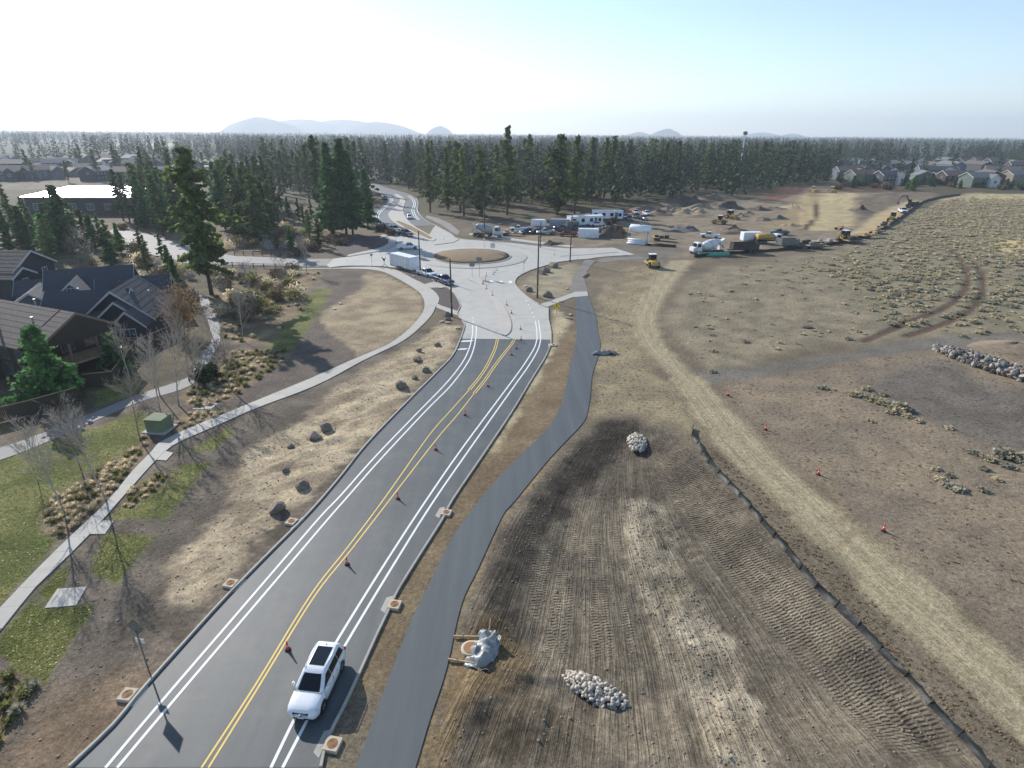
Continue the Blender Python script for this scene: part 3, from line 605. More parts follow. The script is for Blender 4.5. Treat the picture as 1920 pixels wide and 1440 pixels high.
# ---- roundabout island
def ringpts(r, n=72): return [(CIRC[0] + r * math.cos(2 * math.pi * k / n), CIRC[1] + r * math.sin(2 * math.pi * k / n)) for k in range(n)]
ap = MB(); ap.lathe([(14.0, 0.0), (13.95, 0.10), (13.7, 0.13), (9.9, 0.20)], 96, 0, CIRC, False)
apron = ap.build('truck_apron', M['concrete_lt'], conc, True)
kr = MB(); kr.lathe([(9.95, 0.1), (9.9, 0.36), (9.6, 0.38), (9.55, 0.2)], 96, 0, CIRC, False); kr.build('island_kerb', M['kerb'], conc)
mm = mat('island_mulch', srgb(110, 88, 66), 0.95, var=0.25, scale=1.2, bump=1.0, c2=srgb(134, 118, 84)); rings = []
mb = MB(); prof = [(9.58, 0.3), (8, 0.55), (6, 0.85), (4, 1.0), (2, 1.1), (0.05, 1.12)]
mb.lathe(prof, 64, 0, CIRC); isl = mb.build('island_bed', mm, conc, True)
# splitter islands: south approach, north road, east leg
def island(poly, m, parent=None, h=0.15):
    o = sheet('splitter_island', poly, h, m, parent or conc, h + 0.02); return o
south = smooth(GL([(936,623),(947,630),(957,622),(959,608),(955,594),(947,578),(935,562),(918,545),(907,534),(905,526),(900,524),(876,523),(895,532),(912,545),(924,560),(932,578),(936,596),(936,612)]), 3, True)
island(south, M['concrete_red'])
north = smooth(GL([(805,452),(817,448),(800,438),(772,421),(759,405),(756,392),(760,377),(752,368),(742,364),(740,367),(750,374),(745,384),(732,396),(728,403),(733,412),(748,423),(775,437)]), 3, True)
island(north, M['concrete_red'], farroad)
sheet('island_bed', GL([(806,449),(811,447),(796,438),(770,424),(748,415),(742,416),(760,427),(785,440)]), 0.17, mm, farroad, 0.05)
island(GL([(810,456),(845,450),(862,449),(850,455),(815,460)]), M['concrete_lt'])
island(GL([(1046,478),(1085,474),(1150,470),(1160,473),(1100,478),(1050,481)]), M['concrete_lt'], None, 0.1)
# ---- sidewalks cut in slabs
walk_l = resample(smooth(GL(WALK_L), 5), 0.25); walk_r = resample(smooth(GL(WALK_R), 5), 0.25)
def slab_walk(name, left, right, label, step=1.9, top=0.075, m='concrete_lt', maxn=140):
    root = empty(name, (0, 0, 0)); tag(root, label, None, None, 'structure')
    A = np.array(left); B = np.array(right); mid = resample([tuple((np.array(p))) for p in left], 0.5)
    n = int(sum(math.dist(a, b_) for a, b_ in zip(left, left[1:])) / step)
    ia = np.linspace(0, 1, n + 1); sa = np.concatenate([[0], np.cumsum(np.hypot(*np.diff(A, axis=0).T))]); sb = np.concatenate([[0], np.cumsum(np.hypot(*np.diff(B, axis=0).T))])
    fa = lambda t: (float(np.interp(t * sa[-1], sa, A[:, 0])), float(np.interp(t * sa[-1], sa, A[:, 1])))
    def fb(p):                                      # nearest point on the right edge
        d = np.hypot(B[:, 0] - p[0], B[:, 1] - p[1]); return int(d.argmin())
    prev = None
    for k in range(n + 1):
        p = fa(ia[k]); j = fb(p); j = max(j, prev[1] if prev else 0); q = tuple(B[j])
        if prev and j > prev[1]:
            a0, b0, a1, b1 = Vector(prev[0]), Vector(tuple(B[prev[1]])), Vector(p), Vector(q); g = 0.008
            d0 = (a1 - a0).normalized() * g; d1 = (b1 - b0).normalized() * g
            v = [a0 + d0, b0 + d1, b1 - d1, a1 - d0]; dz = random.uniform(-0.003, 0.003)
            mb = MB(); mb.add([(c.x, c.y, top + dz) for c in v] + [(c.x, c.y, -0.05) for c in v], [[0, 1, 2, 3], [0, 4, 5, 1], [1, 5, 6, 2], [2, 6, 7, 3], [3, 7, 4, 0]])
            mb.build('slab', M[m], root)
        prev = (p, j)
    sheet('slab_bed', left + right[::-1], top - 0.018, M['joint'], root)
    return root
slab_walk('sidewalk', walk_l, walk_r, 'curving pale concrete sidewalk sweeping round the bare lot', 1.85)
def patch(name, px, z=0.07, m='concrete_lt', label=None, par=None):
    o = sheet(name, GL(px), z, M[m], par, 0.12)
    if par is None: tag(o, label, None, None, 'structure')
    return o
patch('crossing_ramp', [(796,533),(816,528),(839,539),(807,540)], 0.072, label='short concrete ramp from the sidewalk to the parked trucks')
patch('crossing_ramp', [(819,569),(826,573),(859,584),(857,592),(848,589),(818,577)], 0.072, label='concrete spur linking the sidewalk and the south crossing')
patch('path_apron', [(1026,576),(1073,558),(1103,555),(1101,547),(1078,548),(1032,565),(1012,571)], 0.075, label='pale concrete landing at the head of the asphalt path')
patch('walk_pad', [(84,1141),(108,1105),(163,1101),(143,1136)], 0.06, label='loose pale concrete slab lying in the grass')
patch('walk_pad', [(165,1002),(195,976),(213,978),(197,1002)], 0.06, label='small concrete pad beside the sidewalk among grass')
patch('walk_pad', [(285,862),(305,845),(325,850),(312,864)], 0.06, label='small concrete pad beside the sidewalk near the cabinet')
patch('walk_pad', [(360,768),(382,757),(410,757),(395,768)], 0.06, label='pale concrete pad among planting near the upper trees')
gb = sheet('gravel_path_base', smooth(GL([(1072,548),(1101,547),(1098,533),(1096,520),(1103,505),(1119,489),(1150,484),(1245,478),(1240,483),(1160,488),(1130,492),(1100,487),(1090,497),(1077,515),(1071,535)]), 3, True), 0.03, M['gravel']); tag(gb, 'unfinished grey gravel path base with forms', None, None, 'structure')
patch('north_sidewalk', [(880,437.5),(905,441),(960,447),(1030,456),(1076,461),(1070,464.5),(1000,456.5),(940,449),(880,440.5)], 0.09, label='pale sidewalk along the building yard north of the roundabout')
patch('west_sidewalk', [(652,481),(705,472),(732,465),(742,456),(742,447),(735,441),(719,440),(712,442),(728,449),(728,457),(715,464),(700,468),(652,478)], 0.09, label='pale sidewalk bending round the dark bed west of the roundabout')
patch('north_path', [(800,404),(820,409),(845,420),(862,434),(858,441),(848,436),(832,424),(810,413),(798,408)], 0.06, 'asphalt_old', label='grey footpath leaving the far road to the right')
dk = sheet('planting_bed', smooth(GL([(660,446),(700,441),(722,446),(727,455),(712,464),(650,477),(632,470),(640,452)]), 3, True), 0.03, mat('dark_bark', srgb(74, 64, 60), 0.95, var=0.3, scale=1.0, bump=0.8)); tag(dk, 'dark bark bed inside the west sidewalk bend', None, None, 'structure')
dk2 = sheet('planting_bed', GL([(888,446),(930,452),(1000,460),(1040,464),(1000,459),(940,451)]), 0.05, dk.data.materials[0]); tag(dk2, 'thin dark planting strip north of the roundabout', None, None, 'structure')
for px, lab in (([(760,506),(775,523),(796,531.5),(815,527),(790,518)], 'small dark bed between sidewalk and the white trailer'), ([(808,541),(838,540.5),(851,550),(860,564),(863,576),(858,583),(826,572),(825,563),(820,551)], 'small dark bed between sidewalk and south approach'),):
    o = sheet('planting_bed', smooth(GL(px), 3, True), 0.03, dk.data.materials[0]); tag(o, lab, None, None, 'structure')
# ================================================================ vehicles
def paint_mat(name, c, rough=0.28, metal=0.0): return mat(name, c, rough, metal, var=0.03, scale=2, coat=0.6)
M['car_white'] = paint_mat('car_white', srgb(226, 228, 230)); M['car_navy'] = paint_mat('car_navy', srgb(36, 58, 102)); M['car_grey'] = paint_mat('car_grey', srgb(82, 88, 96)); M['car_black'] = paint_mat('car_black', srgb(28, 30, 34))
M['car_red'] = paint_mat('car_red', srgb(120, 30, 28)); M['car_silver'] = paint_mat('car_silver', srgb(176, 180, 184), 0.3, 0.4)
M['glass'] = mat('dark_glass', srgb(18, 24, 30), 0.08, 0.0, var=0.1, spec=0.45); M['tyre'] = mat('tyre_rubber', srgb(24, 24, 25), 0.85, bump=0.2); M['rim'] = mat('alloy_rim', srgb(150, 152, 156), 0.35, 0.7)
M['black'] = mat('black_plastic', srgb(22, 23, 25), 0.6); M['chrome'] = mat('chrome', srgb(200, 202, 206), 0.15, 1.0); M['lamp'] = mat('lamp_glass', srgb(196, 204, 212), 0.12, 0.2); M['tail'] = mat('tail_lamp', srgb(150, 20, 18), 0.2)
M['plate'] = mat('number_plate', srgb(196, 204, 214), 0.5); M['steel'] = mat('grey_steel', srgb(110, 112, 114), 0.5, 0.6, wear=srgb(92, 74, 60)); M['yellow'] = mat('machine_yellow', srgb(186, 150, 70), 0.55, var=0.15, wear=srgb(150, 120, 70)); M['mixer_white'] = mat('mixer_white', srgb(206, 210, 214), 0.45, wear=srgb(160, 156, 148))
M['mixer_grey'] = mat('mixer_grey', srgb(150, 158, 166), 0.45, wear=srgb(120, 118, 112)); M['dump_black'] = mat('dump_black', srgb(34, 35, 38), 0.5, wear=srgb(70, 62, 54)); M['teal'] = mat('teal_pipe', srgb(96, 168, 152), 0.45); M['trailer_white'] = mat('trailer_white', srgb(222, 226, 230), 0.4, var=0.04, wear=srgb(196, 198, 200))
def rrect(x0, x1, w, r, z, n=3):
    pts = []
    for cx, cy, a0 in ((x1 - r, w - r, 0), (x0 + r, w - r, 90), (x0 + r, -w + r, 180), (x1 - r, -w + r, 270)):
        for k in range(n + 1): a = R(a0 + 90 * k / n); pts.append((cx + r * math.cos(a), cy + r * math.sin(a), z))
    return pts
def wheel(parent, x, y, r, w, rim='rim', n=18):
    s = 1 if y > 0 else -1; t = MB(); t.v = []; pr = []
    prof = [(r * .62, -w / 2), (r * .93, -w / 2), (r, -w * .3), (r, w * .3), (r * .93, w / 2), (r * .62, w / 2)]; rings = []
    for k in range(n):
        a = 2 * math.pi * k / n; rings.append([(x + p * math.cos(a), y + q, r + p * math.sin(a)) for p, q in prof])
    rings.append(rings[0]); wt = t.loft(rings, caps=False).build('wheel', M['tyre'], parent, True)
    d = MB(); d.cyl((x, y - w * .36, r), (x, y + w * .36, r), r * .64, n=n); d.cyl((x, y + s * w * .36, r), (x, y + s * w * .42, r), r * .18, n=8)
    for k in range(5):
        a = 2 * math.pi * k / 5; d.cyl((x, y + s * w * .39, r), (x + r * .58 * math.cos(a), y + s * w * .39, r + r * .58 * math.sin(a)), r * .09, n=6)
    d.build('rim', M[rim], wt); return wt
def body_loft(st, top_crown=0.03):
    rings = []
    for x, zb, zt, w in st:
        h = zt - zb
        rings.append([(x, w * .9, zb), (x, w * .985, zb + .12 * h), (x, w, zb + .45 * h), (x, w * .985, zb + .75 * h), (x, w * .93, zb + .93 * h), (x, w * .84, zt), (x, w * .4, zt + top_crown), (x, -w * .4, zt + top_crown), (x, -w * .84, zt),
                      (x, -w * .93, zb + .93 * h), (x, -w * .985, zb + .75 * h), (x, -w, zb + .45 * h), (x, -w * .985, zb + .12 * h), (x, -w * .9, zb)])
    return rings
def suv(name, loc, rz, paint, label, group=None, sunroof=True, L=1.0):
    t = empty(name, loc, rz, label, 'car', group)
    st = [(-2.20, .50, .86, .62), (-2.16, .38, .98, .76), (-2.05, .30, 1.03, .85), (-1.6, .22, 1.05, .90), (-.6, .21, 1.02, .905), (.5, .21, 1.0, .905), (1.0, .21, .99, .90), (1.45, .22, .96, .89), (1.8, .24, .91, .86), (2.02, .28, .84, .80), (2.14, .34, .76, .70), (2.20, .42, .66, .56)]
    bm = MB(); bm.loft(body_loft(st)); body = bm.build('body', M[paint], t, True); fixnormals(body)
    LV = [(1.00, -2.12, 1.12, .83), (1.16, -2.08, .90, .795), (1.36, -1.99, .62, .735), (1.54, -1.88, .34, .665), (1.62, -1.80, .18, .61), (1.665, -1.66, .02, .53)]
    zz = [l[0] for l in LV]
    def at(z): return [float(np.interp(z, zz, [l[i] for l in LV])) for i in (1, 2, 3)]
    cb = MB(); cb.loft([rrect(l[1], l[2], l[3], .17, l[0], 4) for l in LV]); cab = cb.build('cabin', M[paint], t, True); fixnormals(cab)
    def grid(fn, nm, mt, nu=6, nv=5, par=t):
        mb = MB(); vs = [fn(i / nu, j / nv) for j in range(nv + 1) for i in range(nu + 1)]
        mb.add(vs, [[j * (nu + 1) + i, j * (nu + 1) + i + 1, (j + 1) * (nu + 1) + i + 1, (j + 1) * (nu + 1) + i] for j in range(nv) for i in range(nu)]); return mb.build(nm, M[mt], par, True)
    def wsh(u, v):
        z = 1.05 + .50 * v; a, b_, w = at(z); y = (u * 2 - 1) * (w - .035); return (b_ + .02 - .115 * abs(u * 2 - 1) ** 6, y, z + .006)
    grid(wsh, 'windshield', 'glass', 18)
    def rwin(u, v):
        z = 1.14 + .36 * v; a, b_, w = at(z); y = (u * 2 - 1) * (w - .10); return (a - .014 + .06 * (u * 2 - 1) ** 4, y, z)
    grid(rwin, 'rear_window', 'glass', 10)
    for s in (-1, 1):
        for x0, x1, sl0, sl1 in ((-1.80, -1.10, .18, 0.02), (-1.07, -.14, 0.02, 0.03), (-.11, .88, .03, -.60)):
            def sw(u, v):
                z = 1.09 + .42 * v; a, b_, w = at(z); xa = x0 + sl0 * v; xb = x1 + sl1 * v
                return (xa + (xb - xa) * u, s * (w + .012), z)
            grid(sw, 'side_window', 'glass', 3, 4)
        mb = MB(); mb.tube([(-1.62, s * .60, 1.655), (-1.5, s * .60, 1.70), (.0, s * .58, 1.70), (.1, s * .57, 1.65)], .022); mb.build('roof_rail', M['car_silver'], t, True)
        mb = MB(); mb.loft([rrect(.66, .84, .06, .03, z, 2) for z in (1.02, 1.06, 1.16, 1.19)]); o = mb.build('mirror', M[paint], t, True); o.location = (0, s * .99, 0)
        mb = MB(); mb.loft([[(x, s * y0, z0), (x, s * y1, z0), (x, s * y1 * .99, z1), (x, s * y0, z1)] for x, y0, y1, z0, z1 in ((2.13, .38, .60, .62, .74), (2.02, .48, .735, .64, .78), (1.82, .62, .845, .70, .84))]); o = mb.build('headlight', M['lamp'], t); o.location = (.02, s * .012, .012); fixnormals(o)
        mb = MB(); mb.box(-2.17, -2.02, s * .74 - .1, s * .74 + .1, .80, 1.0, 0, .02); mb.build('tail_light', M['tail'], t)
        for x in (-.62, .34): mb = MB(); mb.box(x - .11, x + .11, s * .905 - .02, s * .905 + .02, .86, .90); mb.build('door_handle', M[paint], t)
        for x in (-1.30, 1.30):
            mb = MB(); mb.cyl((x, s * .72, .36), (x, s * .897, .36), .40, n=20); mb.build('wheel_arch', M['black'], t)
            wheel(t, x, s * .80, .345, .225)
        mb = MB(); mb.box(-.95, .95, s * .89 - .012, s * .89 + .02, .215, .27); mb.build('sill', M['black'], t)
        for x in (-1.09, -.13, .92): mb = MB(); mb.box(x - .006, x + .006, s * .895, s * .908, .30, 1.0); mb.build('door_gap', M['black'], t)
    if sunroof:
        mb = MB(); mb.box(-1.42, -.10, -.45, .45, 1.655, 1.672, 0, .004); mb.build('sunroof', M['glass'], t)
    mb = MB(); mb.loft([[(x, -w, z0), (x, w, z0), (x, w * .95, z1), (x, -w * .95, z1)] for x, w, z0, z1 in ((2.05, .46, .50, .76), (2.175, .46, .48, .735))]); gr = mb.build('grille', M['black'], t); gr.location = (.015, 0, .01)
    mb = MB(); mb.cyl((2.19, 0, .64), (2.225, 0, .645), .085, n=16); mb.build('emblem', M['chrome'], gr)
    for z in (.56, .62, .68): mb = MB(); mb.box(2.18, 2.205, -.42, .42, z - .006, z + .006); mb.build('grille_bar', M['chrome'], gr)
    mb = MB(); mb.box(2.08, 2.215, -.44, .44, .36, .45, 0, .02); bp = mb.build('air_intake', M['black'], t)
    mb = MB(); mb.box(2.20, 2.235, -.17, .17, .42, .52); mb.build('number_plate', M['plate'], t)
    mb = MB(); mb.cyl((-1.55, 0, 1.66), (-1.60, 0, 1.72), .03, .01, 8); mb.build('antenna', M['black'], t)
    mb = MB(); mb.box(-1.9, 1.9, -.7, .7, .19, .32); mb.build('underbody', M['black'], t)
    return t
def pickup(name, loc, rz, paint, label, group=None, bed=None, sc=1.0):
    t = empty(name, loc, rz, label, 'pickup', group); t.scale = (sc, sc, sc)
    st = [(-.62, .42, 1.12, .92), (-.2, .38, 1.13, .96), (.8, .38, 1.12, .965), (1.35, .40, 1.12, .96), (1.6, .42, 1.10, .95), (2.2, .45, 1.06, .93), (2.6, .48, 1.02, .89), (2.78, .54, .95, .84), (2.84, .62, .84, .76)]
    o = MB().loft(body_loft(st, .04)).build('body', M[paint], t, True); fixnormals(o)
    mb = MB(); mb.box(-2.85, -.60, -.96, -.84, .50, 1.16, 0, .03); mb.box(-2.85, -.60, .84, .96, .50, 1.16, 0, .03); mb.box(-2.9, -2.80, -.94, .94, .52, 1.15, 0, .02); mb.box(-2.84, -.62, -.85, .85, .62, .72); mb.build('cargo_bed', M[paint], t)
    LV = [(1.08, -.66, 1.42, .87), (1.3, -.62, 1.10, .82), (1.55, -.54, .74, .75), (1.78, -.44, .46, .68), (1.86, -.30, .28, .60)]
    zz = [l[0] for l in LV]; at = lambda z: [float(np.interp(z, zz, [l[i] for l in LV])) for i in (1, 2, 3)]
    o = MB().loft([rrect(l[1], l[2], l[3], .14, l[0], 3) for l in LV]).build('cabin', M[paint], t, True); fixnormals(o)
    def quadgrid(pts, nm): mb = MB(); mb.quad(*pts); return mb.build(nm, M['glass'], t)
    def cp(z, front): a, b_, w = at(z); return (b_ + .02 if front else a - .02), w
    x0, w0 = cp(1.15, 1); x1, w1 = cp(1.74, 1); quadgrid([(x0, -w0 + .08, 1.15), (x0, w0 - .08, 1.15), (x1, w1 - .08, 1.74), (x1, -w1 + .08, 1.74)], 'windshield')
    x0, w0 = cp(1.22, 0); x1, w1 = cp(1.70, 0); quadgrid([(x0, w0 - .12, 1.22), (x0, -w0 + .12, 1.22), (x1, -w1 + .12, 1.70), (x1, w1 - .12, 1.70)], 'rear_window')
    for s in (-1, 1):
        for xa, xb, sa, sb in ((-.48, .30, .06, 0), (.36, 1.06, 0, -.46)):
            w0, w1 = at(1.18)[2] + .015, at(1.70)[2] + .015
            quadgrid([(xa, s * w0, 1.18), (xb, s * w0, 1.18), (xb + sb, s * w1, 1.70), (xa + sa, s * w1, 1.70)], 'side_window')
        for x in (-1.95, 1.75):
            MB().cyl((x, s * .74, .42), (x, s * .955, .42), .47, n=16).build('wheel_arch', M['black'], t); wheel(t, x, s * .85, .40, .26, n=14)
        MB().box(2.70, 2.83, s * .72 - .12, s * .72 + .12, .82, .96, 0, .02).build('headlight', M['lamp'], t)
        MB().box(-2.92, -2.84, s * .88 - .07, s * .88 + .07, .78, 1.08).build('tail_light', M['tail'], t)
        MB().box(.95, 1.10, s * 1.08 - .10, s * 1.08 + .10, 1.10, 1.32, 0, .03).build('mirror', M['black'], t)
    MB().box(2.76, 2.87, -.48, .48, .68, .94, 0, .02).build('grille', M['black'], t); MB().box(2.74, 2.95, -.88, .88, .46, .64, 0, .04).build('front_bumper', M['chrome'], t); MB().box(-3.02, -2.88, -.88, .88, .48, .62, 0, .03).build('rear_bumper', M['chrome'], t)
    if bed == 'tools':
        mb = MB(); mb.box(-.95, -.62, -.82, .82, .72, 1.32, 0, .03); mb.box(-2.4, -1.2, -.5, .1, .72, 1.25, 0, .03); mb.box(-2.2, -1.4, .2, .7, .72, 1.4, 0, .03); mb.build('tool_boxes', M['steel'], t)
        mb = MB()
        for x in (-2.7, -.7): mb.tube([(x, -.88, 1.1), (x, -.88, 1.95), (x, .88, 1.95), (x, .88, 1.1)], .04)
        for y in (-.88, .88): mb.tube([(-2.8, y, 1.97), (.9, y, 1.97)], .035)
        mb.build('ladder_rack', M['black'], t)
    return t
def heading(p, q):
    a, b_ = G(*p), G(*q); return math.atan2(b_[1] - a[1], b_[0] - a[0])
fx, fy = G(622, 1327); rx, ry = G(652, 1251)
cx, cy = G(598, 1291)
suv('parked_car', (cx, cy, ZR), heading((597.5, 1327), (632.5, 1252)) + math.pi, 'car_white', 'white sport utility car with dark sunroof driving beside the orange cones')
# ================================================================ road furniture and loose things
M['orange'] = mat('cone_orange', srgb(222, 72, 56), 0.6); M['cone_base'] = mat('cone_base', srgb(30, 30, 32), 0.8); M['reflect'] = mat('reflective_white', srgb(224, 222, 216), 0.4)
def traffic_cone(px, py, label, group=None, h=0.66, tube=True):
    x, y, z = GZ(px, py); z = max(z, ZR)
    t = empty('traffic_cone', (x, y, z), random.uniform(0, 3), label, 'cone', group)
    if 'cone' not in PROTO:
        b_ = MB(); pts = [(.30 * math.cos(R(60 * k)), .30 * math.sin(R(60 * k))) for k in range(6)]
        b_.loft([[(p[0] * s, p[1] * s, q) for p in pts] for s, q in ((1, 0), (1, .06), (.72, .11))])
        c_ = MB(); c_.lathe([(.17, .10), (.13, .32), (.085, .55), (.06, .95), (.05, .98)], 14)
        r_ = MB(); r_.lathe([(.112, .42), (.090, .54)], 14, cap=False); r2 = MB(); r2.lathe([(.079, .64), (.070, .78)], 14, cap=False)
        PROTO['cone'] = [(b_.mesh('cone_base', M['cone_base']), 'base'), (c_.mesh('cone', M['orange'], True), 'body'), (r_.mesh('band', M['reflect']), 'band'), (r2.mesh('band', M['reflect']), 'band')]
    for me, nm in PROTO['cone']: link(bpy.data.objects.new(nm, me), t)
    t.scale = (h / .95,) * 3
    return t
PROTO = {}
ord_ = ['first', 'second', 'third', 'fourth', 'fifth', 'sixth']
for i, p in enumerate([(540,1219),(651,1059),(746,936),(817,844),(872,779),(915,725)]):
    traffic_cone(*p, '%s orange cone beside the yellow centre line, counting from the white car' % ord_[i], 'orange cones down the middle of the road')
for i, p in enumerate([(959,666),(968,654),(977,638),(976,618),(959,588)]):
    traffic_cone(*p, '%s orange cone along the splitter island, counting from the asphalt edge' % ord_[i], 'cones along the splitter island')
for p, l in (((1534,890),'orange cone standing alone in the brown field nearest the sage'),((1656,996),'orange cone lying out in the field right of the haul road'),((1365,742),'orange cone at the bend of the haul road'),((1435,806),'orange cone at the right edge of the haul road')): traffic_cone(*p, l, 'cones in the brown field', 0.7)
# slim delineator posts and signs in the roundabout
M['post'] = mat('galvanised_post', srgb(120, 122, 124), 0.5, 0.5); M['sign_back'] = mat('sign_back', srgb(120, 122, 122), 0.5, 0.4); M['sign_yellow'] = mat('sign_yellow', srgb(226, 190, 20), 0.45, var=0.04); M['wood'] = mat('pole_wood', srgb(74, 58, 46), 0.9, var=0.25, scale=6, bump=0.5); M['lumber'] = mat('lumber', srgb(176, 150, 112), 0.8, var=0.2, scale=5)
M['sign_white'] = mat('sign_white', srgb(220, 220, 216), 0.45, var=0.04); M['sign_orange'] = mat('sign_orange', srgb(224, 110, 36), 0.5); M['sign_red'] = mat('sign_red', srgb(180, 30, 30), 0.45)
M['delineator'] = mat('delineator_tube', srgb(150, 66, 50), .6)
def delineator(px, py, label, h=.95):
    x, y = G(px, py); t = empty('delineator_post', (x, y, .16 if 900 < px < 960 and py > 520 else ZR), 0, label, 'post', 'delineator posts in the roundabout')
    MB().lathe([(.22, 0), (.22, .04), (.08, .07)], 10).build('base', M['cone_base'], t); MB().lathe([(.045, .05), (.04, h - .05), (.02, h)], 8).build('tube', M['delineator'], t); MB().lathe([(.056, h * .55), (.055, h * .8)], 8, cap=False).build('band', M['reflect'], t)
for p, l in (((950,573),'nearest the splitter nose'),((923,555),'on the middle of the splitter island'),((912,543),'on the left edge of the splitter island'),((905,534),'on the rear left of the splitter island'),((910,527),'on the crossing line'),((912,518),'left of the crossing'),((925,515),'behind the crossing bars'),((928,511),'behind the yield line'),((932,507),'farthest of the cluster by the truck apron'),((1040,478),'at the mouth of the east leg'),((833,452),'on the north splitter island')):
    delineator(*p, 'slim orange delineator post ' + l)
def sign(px, py, h, shape, mt, label, name='road_sign', face=0.0, size=.45, two=False, cat='sign'):
    x, y = G(px, py); t = empty(name, (x, y, 0.0), face, label, cat)
    MB().box(-.03, .03, -.03, .03, 0, h).build('post', M['post'], t)
    n, a0 = {'diamond': (4, 0), 'octagon': (8, 22.5), 'triangle': (3, -90), 'square': (4, 45)}[shape]; mb = MB()
    pts = [(size * math.cos(R(a0 + 360 * k / n)), h + size * .4 + size * math.sin(R(a0 + 360 * k / n))) for k in range(n)]
    mb.prism(pts, -.045, -.035); o = mb.build('panel', [M[mt]], t); fixnormals(o)
    MB().prism([(p[0] * .98, (p[1] - h - size * .4) * .98 + h + size * .4) for p in pts], -.033, -.028).build('panel_back', M['sign_back'], t)
    if two: MB().box(-.3, .3, -.046, -.034, h - size - .35, h - size - .02).build('plaque', M['sign_white'], t)
    return t
# warning sign at the left kerb: diamond with a plaque, seen from behind
t = sign(276, 1249, 2.75, 'diamond', 'sign_yellow', 'thin post with a diamond sign at the left kerb casting a long shadow', face=R(180 - 12), size=.62, two=True)
t = sign(1043, 590, 1.35, 'diamond', 'sign_yellow', 'yellow pedestrian warning sign between road and path', size=.62)
MB().lathe([(.09, 0), (.09, .02)], 12).build('symbol_head', M['black'], t).matrix_local = Matrix.Translation((0, -.047, 1.86)) @ Matrix.Rotation(R(90), 4, 'X')
mb = MB(); mb.prism([(-.05, 1.45), (.09, 1.52), (.10, 1.74), (-.08, 1.74)], -.052, -.047); mb.prism([(-.20, 1.36), (-.14, 1.34), (.02, 1.52), (-.04, 1.54)], -.052, -.047); mb.prism([(.06, 1.52), (.20, 1.34), (.14, 1.32), (.00, 1.50)], -.053, -.048); mb.build('symbol_body', M['black'], t)
sign(982, 510, 2.0, 'triangle', 'sign_white', 'triangular yield sign at the entry right of the truck apron', size=.5); sign(885.5, 520, 2.6, 'square', 'sign_back', 'grey guide sign on twin posts left of the roundabout entry', size=.8); sign(899, 519, 3.3, 'square', 'sign_back', 'tall dark guide sign in front of the island', size=.85)
sign(924, 478, 2.1, 'square', 'sign_white', 'white keep-right board standing on the island', size=.85); sign(698, 498, 2.4, 'square', 'sign_back', 'slim sign post beside the west leg', size=.35)
sign(908, 466, 2.4, 'square', 'sign_white', 'small white sign behind the island near the mixer', size=.3)
# person holding a paddle beside the trailer
# ---- drain inlets: concrete collar, round cast cover, apron in the gutter
M['cast'] = mat('cast_iron_rusty', srgb(150, 112, 76), 0.8, 0.2, var=0.2, scale=8, bump=0.4); M['collar'] = surf_mat('inlet_concrete', srgb(186, 172, 150), 0.85, 0.12, 0.06, 0.5)
def inlet(px, py, ang, side, label, s=1.0):
    x, y = G(px, py); t = empty('storm_drain_inlet', (x, y, 0), ang, label, 'drain', 'storm drain inlets along the kerbs')
    MB().box(-.62 * s, .62 * s, -.62 * s, .62 * s, -.05, .175, 0, .03).build('collar', M['collar'], t)
    c_ = MB(); c_.lathe([(.42 * s, .17), (.42 * s, .187), (.40 * s, .192), (.36 * s, .185)], 28); cv = c_.build('cover', M['cast'], t)
    r_ = MB()
    for rr in (.12, .22, .31): r_.lathe([(rr * s, .186), (rr * s + .012, .197), (rr * s + .03, .186)], 24, cap=False)
    r_.build('cover_rib', M['cast'], cv)
    MB().prism([(side * (.62 * s - .02), -1.15 * s), (side * (1.2 * s), -.8 * s), (side * 1.2 * s, .95 * s), (side * (.62 * s - .02), 1.3 * s)], -.02, ZR + .012, 'z').build('apron', M['kerb'], t)
    MB().box(*sorted((side * .605 * s, side * .66 * s)), -.42 * s, .42 * s, ZR + .016, .12).build('throat', M['black'], t)
ra = lambda p, q: heading(p, q) - math.pi / 2
for (px, py), a, s, l in (((240,1305), ra((219,1357),(264,1301)), 1, 'nearest the diamond sign on the left kerb'), ((433,1096), ra((420,1128),(470,1074)), 1, 'midway along the left kerb'), ((547,980), ra((530,1015),(583,961)), 1, 'beside the grey boulder on the left kerb'),
        ((624,1398), ra((612,1384),(647,1315)), -1, 'in front of the white car'), ((740,1136), ra((726,1145),(744,1107)), -1, 'middle of the three on the right kerb'), ((837,963), ra((827,975),(847,937)), -1, 'upper one on the right kerb'), ((1038,648), ra((1031,660),(1032,637)), -1, 'small one at the right end of the asphalt')):
    inlet(px, py, a, s, 'concrete storm drain with rusty round cover, ' + l, 0.66)
